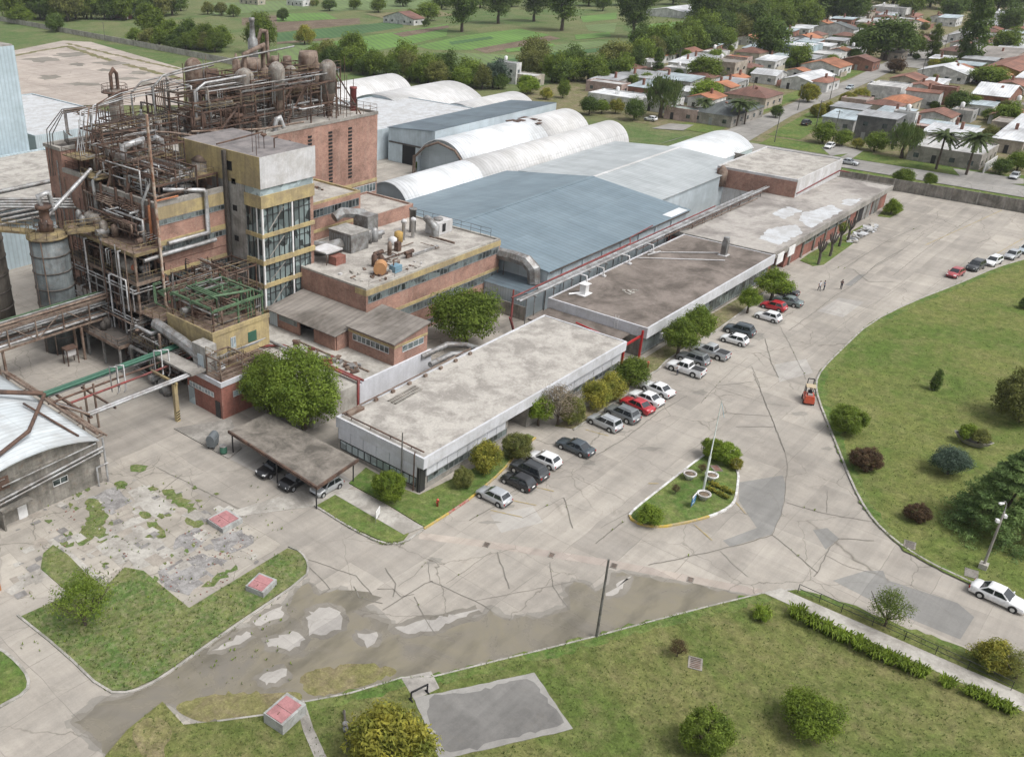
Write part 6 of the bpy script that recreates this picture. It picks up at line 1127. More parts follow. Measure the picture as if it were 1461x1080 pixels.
# ---- people: one continuous skinned body each
SKIN=plain((.42,.25,.18),.6,name='skin'); HAIR=plain((.03,.022,.018),.8,name='dark_hair')
def person(label,x,y,h,shirt,trousers,pose,z=0,sit=False,H=1.74,group=None):
    s=H/1.75; V=[];E=[];RA=[];REG=[]
    def pt(p,r,reg,par=None):
        V.append(Vector(p)*s); RA.append(r*s); REG.append(reg)
        if par is not None: E.append((par,len(V)-1))
        return len(V)-1
    st=pose.get('stride',0.12); tw=pose.get('lean',0)
    pel=pt((0,0,.95),.15,1)
    for sg in (1,-1):
        f=st*sg
        if sit: hip=pt((.02,.10*sg,.90),.11,1,pel); kn=pt((.45,.13*sg,.88),.075,1,hip); an=pt((.50,.13*sg,.46),.05,1,kn); pt((.66,.13*sg,.42),.042,3,an)
        else:
            hip=pt((0,.09*sg,.88),.10,1,pel); kn=pt((f*.5+.03,.10*sg,.48),.07,1,hip); an=pt((f-.02,.10*sg,.09),.047,1,kn); pt((f+.15,.12*sg,.045),.042,3,an)
    ch=pt((.02+tw,0,1.18),.135,0,pel); ns=pt((.02+tw,0,1.42),.13,0,ch)
    nk=pt((.03+tw,0,1.52),.055,2,ns); hd_=pt((.05+tw,0,1.60),.085,2,nk); top=pt((.045+tw,0,1.69),.08,2,hd_); nz=pt((.145+tw,0,1.605),.016,2,hd_)
    for sg,(ex,ey,ez,hx,hy,hz) in ((1,pose['L']),(-1,pose['R'])):
        sh=pt((.02+tw,.19*sg,1.40),.065,0,ns); el=pt((ex,ey*sg,ez),.047,0 if pose.get('long') else 2,sh); wr=pt((hx,hy*sg,hz),.033,2,el)
        d=(Vector((hx,hy*sg,hz))-Vector((ex,ey*sg,ez))).normalized(); side=d.orthogonal().normalized(); q=Vector((hx,hy*sg,hz)); pm=pt(q+d*.07,.034,2,wr)
        for k in range(4): b=q+d*.10+side*(.026*(k-1.5)); f1=pt(b,.010,2,pm); f2=pt(b+d*(.055-.008*abs(k-1))+d.cross(side)*.015,.009,2,f1)
        pt(q+d*.06+side*.055,.010,2,pm)
    me=D.meshes.new('person'); me.from_pydata([tuple(v) for v in V],E,[]); ob=D.objects.new('person',me); COL.objects.link(ob)
    md=ob.modifiers.new('skin','SKIN'); ob.modifiers.new('sub','SUBSURF').levels=1
    if not me.skin_vertices: me.attributes.new('x','FLOAT','POINT')
    for i,sv in enumerate(me.skin_vertices[0].data): sv.radius=(RA[i],RA[i]*(1.25 if REG[i]==0 and RA[i]>.1 else 1)); sv.use_root=(i==0)
    dg=bpy.context.evaluated_depsgraph_get(); m2=D.meshes.new_from_object(ob.evaluated_get(dg)); ob.modifiers.clear(); ob.data=m2
    m2.materials.clear()
    for m in (shirt,trousers,SKIN,M['rubber']): m2.materials.append(m)
    for p in m2.polygons:
        c=p.center; best=min(range(len(E)),key=lambda k:min((c-V[E[k][0]].lerp(V[E[k][1]],f)).length/max(RA[E[k][1]],.03) for f in (.3,.7))); p.material_index=REG[E[best][1]]; p.use_smooth=True
    ob.location=(x,y,z); ob.rotation_euler=(0,0,h); tag(ob,label,'person',group)
    mb=MB(); mb.lathe((.03+tw)*s,0,[(.088*s,1.63*s),(.098*s,1.68*s),(.09*s,1.73*s),(.05*s,1.77*s),(.005,1.78*s)],12); mb.build('hair',HAIR,ob,local=True)
    mb=MB()
    for sg in (1,-1): mb.obox((.125+tw)*s,.033*sg*s,1.625*s,.02,.022,.014)
    mb.obox((.128+tw)*s,0,1.565*s,.016,.045,.01); mb.build('face_features',HAIR,ob,local=True)
    return ob
WSH=plain((.62,.63,.66),.8,name='white_shirt'); NAVY=plain((.03,.035,.055),.8,name='navy_cloth'); DKSH=plain((.035,.035,.05),.8,name='dark_cloth'); BLUS=plain((.30,.36,.46),.8,name='light_blue_cloth')
down={'L':(.0,.27,1.12,.10,.27,.88),'R':(.0,.27,1.12,.12,.26,.90)}
pg_='people walking in the yard'
x,y=G(1168,415); person('person in a white shirt and dark trousers walking beside a companion in the yard',x,y,-2.2,WSH,NAVY,dict(down,stride=.16),group=pg_)
x,y=G(1175,414.5); person('person in a pale blue shirt leaning toward a companion while walking beyond the parked cars',x,y,2.6,BLUS,NAVY,dict(stride=.2,lean=.05,L=(.12,.26,1.12,.34,.16,1.1),R=(-.08,.27,1.12,-.06,.28,.88)),group=pg_)
x,y=G(1199.5,413); person('person in dark clothes standing alone with raised hands near the dark wet patch',x,y,PI,DKSH,DKSH,dict(stride=.05,long=1,L=(.16,.24,1.16,.32,.10,1.36),R=(.16,.24,1.16,.32,.10,1.36)),group=pg_)
x,y=G(966,535.5); person('person in a white top and black trousers standing at the door of the white pickup',x,y,PI*.55,WSH,NAVY,dict(stride=.06,L=(.12,.26,1.14,.36,.2,1.1),R=(.05,.27,1.12,.2,.2,.95)))
fx,fy=G(1152,572); person('person in dark work clothes seated on the forklift',fx-.15*math.cos(FH),fy-.15*math.sin(FH),FH,DKSH,NAVY,dict(long=1,L=(.2,.26,1.14,.42,.12,1.16),R=(.2,.26,1.14,.42,.12,1.16)),z=.22,sit=True)
# ================================================================ VEGETATION
LEAF={'mid':leafm('mid_green_leaves',(0.187,0.250,0.037),(0.104,0.159,0.024)),'dark':leafm('dark_green_leaves',(0.122,0.179,0.037),(0.069,0.113,0.026)),'bright':leafm('bright_green_leaves',(0.242,0.323,0.039),(0.138,0.211,0.028)),'yellow':leafm('yellow_green_leaves',(0.374,0.336,0.054),(0.179,0.211,0.042)),'olive':leafm('olive_leaves',(0.228,0.237,0.065),(0.138,0.159,0.047)),'grey':leafm('dry_grey_twigs',(0.305,0.264,0.185),(0.179,0.145,0.104)),'brown':leafm('dry_brown_leaves',(0.159,0.099,0.054),(0.083,0.056,0.032)),'blue':leafm('blue_green_needles',(0.104,0.151,0.109),(0.069,0.105,0.076)),'conifer':leafm('conifer_needles',(0.233,0.330,0.109),(0.107,0.178,0.063)),'palm':leafm('palm_leaves',(0.110,0.145,0.049),(0.063,0.093,0.032)),'willow':leafm('willow_leaves',(0.159,0.204,0.060),(0.083,0.132,0.038))}
def leafmesh(seed,clumps,per,size,shape,flat=False,hang=0.0,core=.0,aspect=1.7):
    """leaves as small quads gathered in clumps through a unit crown; shape(r) returns a clump centre and radius"""
    r=random.Random(seed); mb=MB(); V=mb.v; F=mb.f
    for c in range(clumps):
        (cx,cy,cz),cr=shape(r,c,clumps)
        for i in range(per):
            u=r.uniform(-1,1); a=r.uniform(0,2*PI); q=math.sqrt(1-u*u); rad=cr*(r.random()**.45)
            nx,ny,nz=q*math.cos(a),q*math.sin(a),u; px,py,pz=cx+nx*rad,cy+ny*rad,cz+nz*rad*(.34 if flat else .85)-hang*r.random()*cr
            n=Vector((nx+r.uniform(-.7,.7),ny+r.uniform(-.7,.7),nz+.45+r.uniform(-.6,.6)))
            if hang: n=Vector((nx,ny,.1))
            n.normalize(); t=n.orthogonal().normalized(); t=(Matrix.Rotation(r.uniform(0,2*PI),3,n)@t) if not hang else Vector((0,0,-1)); b=n.cross(t); s=size*r.uniform(.65,1.35)
            t*=s*(aspect if not hang else 2.6); b*=s*.62; p=Vector((px,py,pz)); k=len(V)
            V+= [tuple(p-t*.5),tuple(p+b*.5-t*.05),tuple(p+t*.5),tuple(p-b*.5-t*.05)]; F.append([k,k+1,k+2,k+3])
    mb.m=[0]*len(F); mb.s=[False]*len(F); return mb
def sh_round(rx=1,rz=1,z0=1.0,inner=.35,cr=.30,bottom=-.75):
    def f(r,c,n):
        while True:
            u=r.uniform(bottom,1); a=r.uniform(0,2*PI); q=math.sqrt(max(0,1-u*u)); k=inner+(1-inner)*r.random()**.5
            lump=.86+.16*math.sin(3*a+c*.01)*math.cos(2.3*u+a); k*=.78*lump
            return (q*math.cos(a)*k*rx,q*math.sin(a)*k*rx,z0+u*k*rz),cr*r.uniform(.7,1.2)
    return f
def sh_cone(h=2.2,r0=1.0,tiers=9,cr=.22):
    def f(r,c,n):
        t=(c%tiers)/(tiers-1); t=t+r.uniform(-.03,.03); a=r.uniform(0,2*PI); t=min(1,max(0,t)); ro=r0*(1-t)**.72*r.uniform(.45,1.0); return (ro*math.cos(a),ro*math.sin(a),.16+h*t-.22*ro),cr*(1.1-.5*t)
    return f
def sh_col(h=3.2,r0=.5,cr=.24):
    def f(r,c,n):
        t=r.random(); a=r.uniform(0,2*PI); ro=r0*math.sin(PI*min(.97,.12+.88*t))**.6*r.random()**.5; return (ro*math.cos(a),ro*math.sin(a),.1+h*t),cr
    return f
def trunkmesh(h,r,limbs=5,seed=1,spread=.55,top=.8):
    q=random.Random(seed); mb=MB(); mb.tube([(0,0,-.15),(q.uniform(-.03,.03),q.uniform(-.03,.03),h*.5),(q.uniform(-.05,.05),q.uniform(-.05,.05),h)],[r*1.3,r,r*.75],7)
    for i in range(limbs):
        a=2*PI*i/limbs+q.uniform(-.4,.4); s=spread*q.uniform(.6,1.1); mb.tube([(0,0,h*q.uniform(.7,.98)),(s*.5*math.cos(a),s*.5*math.sin(a),h+top*.35),(s*math.cos(a),s*math.sin(a),h+top*q.uniform(.7,1.1))],[r*.6,r*.4,r*.12],5)
    return mb
VP={}
def vproto(kind):
    """(crown mesh, trunk mesh) in units of the crown radius"""
    if kind in VP: return VP[kind]
    r=hash_(kind)
    if kind=='bush': m=leafmesh(r,70,130,.06,sh_round(1,.95,.72,.3,.30,-.8)); k=trunkmesh(.3,.06,5,r,.5,.5)
    elif kind=='ball': m=leafmesh(r,150,120,.045,sh_round(1.06,.95,.80,.72,.20,-.95)); k=trunkmesh(.3,.06,5,r,.5,.5)
    elif kind=='tree': m=leafmesh(r,70,120,.062,sh_round(1.08,.9,1.12,.25,.33,-.8)); k=trunkmesh(.6,.075,6,r,.6,.8)
    elif kind=='tree2': m=leafmesh(r,54,120,.066,sh_round(1.05,1.1,1.18,.2,.36,-.9)); k=trunkmesh(.55,.07,5,r,.6,.9)
    elif kind=='lowtree': m=leafmesh(r,70,80,.075,sh_round(1.1,.9,.85,.3,.34,-.95)); k=trunkmesh(.4,.06,5,r,.5,.6)
    elif kind=='lowtree2': m=leafmesh(r,60,86,.08,sh_round(1.06,1.05,.95,.25,.36,-.95)); k=trunkmesh(.4,.06,5,r,.5,.7)
    elif kind=='boxhedge': m=leafmesh(r,110,90,.05,lambda q,c,n:((q.uniform(-1,1),q.uniform(-.16,.16),q.uniform(.08,.30)),.09)); k=trunkmesh(.1,.02,3,r,.2,.1)
    elif kind=='bigtree': m=leafmesh(r,130,150,.040,sh_round(1.08,1.0,1.02,.45,.25,-.95)); k=trunkmesh(.3,.06,6,r,.6,.7)
    elif kind=='tall': m=leafmesh(r,95,100,.056,sh_round(.76,1.3,1.24,.25,.33,-.98)); k=trunkmesh(.5,.06,6,r,.5,1.2)
    elif kind=='wide': m=leafmesh(r,90,150,.045,sh_round(1.05,.62,.72,.25,.30,-.7)); k=trunkmesh(.35,.06,6,r,.6,.4)
    elif kind=='conifer': m=leafmesh(r,420,110,.026,sh_cone(1.6,1.0,10,.17),True,0,0,2.6); k=trunkmesh(.9,.03,0,r)
    elif kind=='cypress': m=leafmesh(r,110,50,.09,sh_col(3.0,.55,.25)); k=trunkmesh(.8,.09,0,r)
    elif kind=='willow': m=leafmesh(r,70,80,.05,sh_round(1,.75,1.15,.35,.30,-.6),False,1.0); k=trunkmesh(.7,.08,6,r,.6,.6)
    elif kind=='sparse': m=leafmesh(r,66,70,.042,sh_round(1,1.0,1.1,.2,.34,-.8)); k=trunkmesh(.4,.05,9,r,.75,1.0)
    elif kind=='tuft':
        q=random.Random(r); m=MB()
        for i in range(130):
            a=q.uniform(0,2*PI); s=q.uniform(.3,1); h=q.uniform(.5,1.1); w=.05; c,d=math.cos(a),math.sin(a); x0,y0=q.uniform(-.3,.3),q.uniform(-.3,.3)
            m.add([(x0-d*w,y0+c*w,0),(x0+d*w,y0-c*w,0),(x0+c*s*.6+d*w*.7,y0+d*s*.6-c*w*.7,h),(x0+c*s,y0+d*s,h*.75),(x0+c*s*.6-d*w*.7,y0+d*s*.6+c*w*.7,h)],[(0,1,2,4),(4,2,3)])
        k=MB().tube([(0,0,-.1),(0,0,.2)],.1,5)
    elif kind=='palm':
        q=random.Random(r); m=MB()
        for i in range(46):
            a=2*PI*i/46*7+q.uniform(-.1,.1); el=q.uniform(-.5,1.1); L=q.uniform(.8,1.05); c,d=math.cos(a),math.sin(a); pts=[]
            for j in range(7):
                t=j/6; rr=L*t*math.cos(el*(1-.5*t)); z=2.75+L*t*math.sin(el)-.55*t*t*L; pts.append((c*rr,d*rr,z))
            for j in range(6):
                p,n=Vector(pts[j]),Vector(pts[j+1])
                for s in (1,-1):
                    for f in (0,.5):
                        o=p.lerp(n,f); w=.20*(1-j/8.5); e=Vector((-d*s,c*s,-.45)).normalized()*w; g=(n-p)*.5
                        m.add([tuple(o),tuple(o+g*.9),tuple(o+g+e),tuple(o+e*.8)],[(0,1,2,3)])
        k=MB().tube([(0,0,-.1),(.05,.02,1.4),(0,0,2.8)],[.075,.055,.05],8)
    VP[kind]=(m.build('crown',[LEAF['mid']]),k.build('trunk',[M['trunk']]))
    for o in VP[kind]: COL.objects.unlink(o)
    return VP[kind]
def hash_(s): return sum((i+3)*ord(c) for i,c in enumerate(s))
rv=random.Random(5)
def plant(kind,leaf,px,py,wpx,label,cat='tree',group=None,name=None,hs=1.0,z=0.0,at=None,rad=None):
    """a plant rooted where the photo point meets the ground, its crown wpx photo pixels wide"""
    x,y=at if at else G(px,py,z); r=rad if rad else wpx*mpp(px,py)/2*(1.0 if kind=='conifer' else 1.18); r/={'tall':.80,'cypress':.62}.get(kind,1.0)
    if math.hypot(x,y)>225: kind={'tree':'lowtree','tree2':'lowtree2'}.get(kind,kind)
    cm,km=vproto(kind); nm=name or ('bush' if cat in('bush','shrub') else 'tree')
    t=thing(nm,label,cat,(x,y,z),rv.uniform(0,6.28),group); t.scale=(r,r*rv.uniform(.92,1.08),r*hs*rv.uniform(.96,1.04))
    c=cm.copy(); COL.objects.link(c); rekid(c,t); k=km.copy(); COL.objects.link(k); rekid(k,t)
    if leaf!='mid': setmat(c,0,LEAF[leaf])
    return t
def plants(lst,group,cat='tree',name=None,z=0.0):
    for e in lst:
        kind,leaf,px,py,w,label=e[:6]; plant(kind,leaf,px,py,w,label,cat,group,name,e[6] if len(e)>6 else 1.0,z)
gN='shrubs around the office'
plants([('ball','bright',555,712,50,'low flowering bush with pale blooms by the office corner'),('ball','olive',660,694,32,'small olive green ball bush on the strip along the office front'),('bush','yellow',693,672,48,'tall yellow green bush beside the office front, between two round bushes',1.15),('ball','olive',737,652,44,'round olive bush at the near side of the office driveway'),('ball','olive',815,604,40,'round olive bush at the far side of the office driveway',1.2),('bush','yellow',848,582,48,'yellow green hedge bush behind the silver people carrier',1.1),('bush','yellow',868,569,46,'yellow tipped hedge bush behind the red sedan'),('bush','mid',899,548,50,'darker green hedge bush at the end of the office front')],gN,'bush',z=.12)
plant('tree2','bright',768,606,46,'bright leafy small tree against the office front by the driveway','tree',gN,None,.9,.1); plant('sparse','grey',795,606,60,'bare grey dead bush beside the bright leafy tree at the office','bush',gN,None,1.0,.1)
plant('bigtree','mid',434,612,116,'big dark green round tree beside the red brick house and carport','tree','trees among the plant buildings',None,1.0); plant('bigtree','mid',384,590,84,'smaller leafy tree leaning against the big round tree by the red brick house','tree','trees among the plant buildings')
plant('wide','mid',664,490,98,'wide loose leafed tree between the brick wing and the office roof','tree','trees among the plant buildings',None,1.1)
gR='street trees before the laboratory building'
plants([('tree','mid',966,508,50,'dark leafed tree nearest the white pickup, before the flat brown roof',1.05),('tree','mid',990,494,52,'taller round tree just behind the tree nearest the pickup',1.1),('tree','bright',1066,446,34,'small bright tree behind the red hatchback',1.0),('tree','bright',1100,428,52,'large bright round tree at the end of the car row',.8)],gR,'tree',z=.1)
gP='pollarded trees by the workshop wall'
for px,py,lb in ((1167,378,'nearest dark pollarded tree trunk before the long workshop'),(1184,366,'second dark pollarded trunk, slim, before the long workshop'),(1197,352,'leafy pollarded tree halfway along the workshop wall'),(1209,345,'farthest dark pollarded trunk, beside the white rubble heap')):
    x,y=G(px,py); t=thing('pollarded_tree',lb,'tree',(x,y,0),0,gP); q=random.Random(px); mb=MB(); mb.tube([(x,y,-.1),(x+.1,y,1.4),(x-.05,y+.1,2.6)],[.26,.22,.2],7)
    for i in range(6): a=i*1.05; mb.tube([(x,y,2.3),(x+.5*math.cos(a),y+.5*math.sin(a),3.1),(x+.75*math.cos(a),y+.75*math.sin(a),4.1+q.random()*.6)],[.17,.13,.10],5)
    mb.build('trunk',M['dark_steel'],t); 
    if 'leafy' in lb: cm,_=vproto('sparse'); c=cm.copy(); COL.objects.link(c); c.location=(0,0,2.4); c.scale=(1.3,1.3,1.3); rekid(c,t); setmat(c,0,LEAF['bright'])
plants([('bush','bright',1271,306,26,'bright shrub at the far corner of the workshop')],None,'bush')
plants([('bush','bright',1085,884,24,'pale spiky yellow green shrub near the top of the dry lawn')],None,'bush',z=LZ)
gL='shrubs on the big lawn'
plants([('ball','mid',1206,616,50,'dark green dome shaped bush at the lawn edge near the forklift',.95),('ball','brown',1232,668,44,'brown half dry bush at the lawn edge below the green dome bush',.85),('ball','brown',1306,742,36,'small reddish brown bush in the open lawn before the conifer',.8),('cypress','dark',1333,556,14,'tiny dark upright shrub alone in the lawn',.8),('ball','olive',1452,600,82,'big dark round bush cut by the picture edge'),('wide','blue',1352,676,54,'low blue green juniper at the foot of the big conifer',1.0),('bush','dark',1460,440,18,'dark bush at the picture edge high on the lawn')],gL,'bush',z=LZ)
plant('conifer','conifer',1425,756,150,'big spreading dark conifer behind the lamp post on the lawn','conifer','trees on the big lawn','conifer',.95,LZ)
gM='bushes on the front lawn'
plants([('ball','mid',1003,1070,76,'round yellow tipped bush at the bottom edge of the dry lawn',1.0),('wide','bright',1153,1045,88,'bright sprawling bush in the middle of the dry lawn',.9),('sparse','brown',966,936,30,'small dry pinkish bush beside the square manhole',.9),('sparse','mid',1262,892,62,'grey green airy shrub behind the walkway railing',.9),('bush','yellow',1412,952,62,'yellow green shrub clump at the lower right railing',.9),('sparse','olive',1448,968,56,'loose shrub at the right edge by the railing',.8),('bush','yellow',560,1095,128,'large yellow tinged bush at the bottom edge beside the grey pad',.95),('sparse','mid',122,890,92,'dark spreading bush on the left weedy lawn',.85),('tuft','bright',1085,880,30,'spiky tuft plant near the walkway start')],gM,'bush',z=LZ)
gLi='leafy clumps lining the walkway'
wl=[(1136,880),(1158,892),(1180,903),(1202,914),(1224,925),(1246,936),(1268,945),(1290,954),(1312,963)]
for i,(px,py) in enumerate(wl): plant('tuft','bright',px,py,34,'bright strap leaved clump in the row along the walkway','plant',gLi,'strap_leaf_plant',.9,LZ)
for px,py in ((1350,978),(1384,990),(1402,998),(1420,1007),(1436,1014)): plant('tuft','bright',px,py,30,'strap leaved clump farther down beside the lower walkway','plant','clumps at the lower walkway','strap_leaf_plant',.8,LZ)
gI='plants on the traffic island'
plants([('bush','bright',925,745,40,'round green bush at the pointed near end of the traffic island',.8),('ball','bright',1016,652,36,'bright rounded hedge at the far end of the traffic island, left part',.9),('ball','bright',1033,658,40,'bright rounded hedge at the far end of the traffic island, middle part',.8),('ball','yellow',1048,668,24,'yellow green low end of the island hedge',.8),('sparse','brown',1001,674,14,'tiny dry shrub left of the flagpole on the island'),('sparse','brown',963,704,14,'tiny dark shrub in the left part of the island')],gI,'bush',z=.13)
def belt(path,step,w,label,group,leafs=('mid','mid','dark','olive'),kinds=('tree','tree2','bush'),hs=1.1):
    q=random.Random(len(path)*7+int(path[0][0])); i=0
    for a,b in zip(path,path[1:]):
        L=math.hypot(b[0]-a[0],b[1]-a[1]); k=max(1,int(L/step))
        for j in range(k): f_=j/k; plant(q.choice(kinds),q.choice(leafs),a[0]+(b[0]-a[0])*f_+q.uniform(-4,4),a[1]+(b[1]-a[1])*f_+q.uniform(-3,3),w*q.uniform(.75,1.15),label,'tree',group,None,hs*q.uniform(.8,1.1),-.2)
belt([(450,96),(535,108),(640,124),(725,128)],15,34,'filler tree in the dense hedgerow behind the grey vaults','hedgerow fill')
belt([(752,108),(800,120),(885,116),(915,92),(1045,66)],15,38,'filler tree in the long belt between the fields and the houses','field belt fill')
belt([(1010,30),(1090,24),(1170,30),(1235,36)],17,52,'tree of the wood behind the neighbourhood houses','neighbourhood wood')
belt([(1050,52),(1110,40),(1170,44)],18,46,'tree at the near edge of the wood behind the houses','neighbourhood wood edge')
belt([(15,26),(120,30),(262,22)],13,44,'tree at the near edge of the wood in the top left corner','wood edge at the top left')
belt([(10,8),(130,6),(262,6)],16,46,'tree at the back of the wood in the top left corner','wood back at the top left')
belt([(196,58),(250,70),(325,74)],15,34,'filler bush in the clump behind the pale boundary wall','bush clump fill',kinds=('bush',),hs=.95)
belt([(300,24),(345,20)],15,22,'small bush at the edge of the crop fields','field edge bushes',kinds=('bush',))
belt([(1270,16),(1330,12),(1400,16),(1461,14)],20,44,'tree among the top right houses along the picture edge','trees along the top right')
for (a,b),lb in ((((1008,697),(1040,713)),'clipped low hedge strip on the island, nearer row'),(((1012,690),(1047,706)),'clipped low hedge strip on the island, farther row')):
    A,B=G(*a,.13),G(*b,.13); L=math.hypot(A[0]-B[0],A[1]-B[1])/2; t=plant('boxhedge','yellow',0,0,0,lb,'hedge',None,'hedge',1.0,.13,((A[0]+B[0])/2,(A[1]+B[1])/2),L); t.rotation_euler.z=math.atan2(B[1]-A[1],B[0]-A[0])
# ---- trees beyond the compound
gF='trees beside the fields'
z=-.2
plants([('bush','olive',467,98,40,'light green bush behind the roof hoppers',1.1),('bush','mid',503,97,46,'round bush first in the hedgerow right of the hoppers',1.2),('bush','dark',532,105,36,'dark bush second in the hedgerow by the rough grass'),('tree2','mid',575,106,44,'leafy hedgerow tree above the grey vaults'),('tree2','mid',603,113,40,'hedgerow tree beside a darker one above the dark roof',.9),('tree2','dark',632,117,44,'dark hedgerow tree in the middle of the row',.95),('tree2','mid',668,123,42,'hedgerow tree left of the silvery one',.95),('tree2','blue',703,126,40,'silvery green tree beside the white two storey house',1.0),('tree','olive',762,100,50,'pale olive tree behind the white two storey house',1.0),('tree2','dark',811,112,46,'dark tree right of the white two storey house',1.0),('tree2','mid',845,117,42,'mid green tree beside the dark one behind low white houses',.9),('tree','olive',876,106,52,'reddish olive tree at the field corner',1.0),('tree2','dark',910,80,36,'dark slim tree at the bend of the field hedge',1.2),('tree2','mid',938,86,42,'hedge tree behind the grey sheet roofs',1.2),('tree2','mid',968,76,40,'hedge tree beside a bare pole at the field edge',1.2),('tree2','mid',1003,70,44,'hedge tree in front of the long white greenhouse',1.2),('tree2','dark',1030,66,40,'darker tree at the end of the field hedge',1.2),('bush','yellow',435,64,30,'yellow green bush behind the tall vent stack'),('bush','mid',372,76,50,'round tree behind the tall vent stack',1.3)],gF,z=z)
plants([('tall','dark',659,46,46,'tall dark tree first in the row across the fields'),('tall','dark',711,34,48,'tall dark tree second in the row, standing before a brown field'),('tall','dark',762,31,44,'tall dark tree third in the field row',.9),('tall','dark',801,44,56,'very large dark tree fourth in the field row'),('tall','dark',902,54,54,'large dark tree alone at the right of the bright fields'),('tall','dark',1000,44,48,'large dark tree before the white greenhouse roof'),('tree','dark',860,16,24,'small dark tree far beyond the fields')],'tall field trees',z=z)
plants([('bush','mid',214,50,44,'large bush left in the clump behind the boundary wall',1.1),('bush','mid',243,62,38,'smaller bush second in the clump behind the boundary wall'),('bush','dark',270,68,40,'dark bush third in the clump behind the boundary wall',1.1),('bush','mid',294,70,38,'bush fourth in the clump behind the boundary wall',1.1),('bush','mid',316,68,36,'bush at the right end of the clump behind the boundary wall'),('bush','dark',80,46,30,'dark bush touching the boundary wall at the left'),('bush','mid',82,32,26,'bush behind the dark one at the boundary wall'),('bush','mid',30,34,40,'low bush at the far left before the wood',.7),('bush','dark',404,30,20,'round dark bush by the far white farmhouse'),('bush','dark',608,38,12,'small round bush right of the red roofed farmhouse')],'bushes behind the boundary wall','bush',z=z)
far=[(40,18,40),(65,20,44),(92,24,46),(115,22,40),(140,16,46),(165,14,40),(190,15,44),(215,16,46),(240,14,42),(258,16,24),(10,12,40)]
for i,(px,py,w) in enumerate(far): plant('tree2' if i%2 else 'tree','dark' if i%3 else 'mid',px,py,w,'dark tree in the wood at the top left corner','tree','wood at the top left',None,.9,z)
for i,(px,py,w) in enumerate([(470,12,22),(505,10,20),(540,14,26),(575,6,30),(610,26,34),(590,28,22),(630,10,30),(685,8,34),(730,6,30),(780,5,40),(840,5,36),(885,4,34),(930,4,30),(960,3,40),(1040,4,60),(1080,6,50),(1120,10,50),(1010,0,60),(1240,2,50),(1180,2,60),(1330,0,60),(1400,0,50),(1450,4,40)]): plant('tree2' if i%2 else 'tree','dark' if i%3==0 else 'mid',px,py+4,w,'distant tree along the top edge beyond the fields and houses','tree','distant trees along the top',None,.8,z)
# ================================================================ NEIGHBOURHOOD
def PX(x,y,z=0):
    v=(x,y,z-CAMH); a=[sum(v[i]*b[i] for i in range(3)) for b in (_rt,_dn,_fw)]; return PCX+FPX*a[0]/a[2]
WCOL={'white':(.68,.68,.67),'cream':(.50,.46,.38),'stone':(.36,.335,.30),'pink':(.48,.36,.32),'brick':(.30,.15,.11),'tan':(.46,.40,.33),'blue':(.42,.52,.56),'grey':(.45,.45,.44),'ochre':(.48,.33,.10),'dark':(.16,.16,.16)}
RCOL={'slate':(.12,.135,.135),'redbrown':(.20,.10,.075),'orange':(.42,.17,.085),'grey':(.38,.395,.41),'pale':(.55,.55,.54),'white':(.70,.72,.74),'blue':(.46,.54,.58),'green':(.40,.47,.44),'pink':(.42,.31,.28),'tile':(.27,.125,.085),'dirty':(.33,.30,.27)}
WM={};RMt={}
def wm(c): 
    if c not in WM: WM[c]=weathered('house_wall_'+c,WCOL[c],tuple(v*.65 for v in WCOL[c]),.5,.4,.9,.15)
    return WM[c]
def rm(c):
    if c not in RMt: RMt[c]=sheetmetal('house_roof_'+c,RCOL[c],tuple(v*.6 for v in RCOL[c]),1,.8,.7,.7,rust=((.22,.12,.08),.3) if c in('grey','pale','blue','white') else None)
    return RMt[c]
rh=random.Random(31)
gH='houses of the neighbourhood'
HB=[]
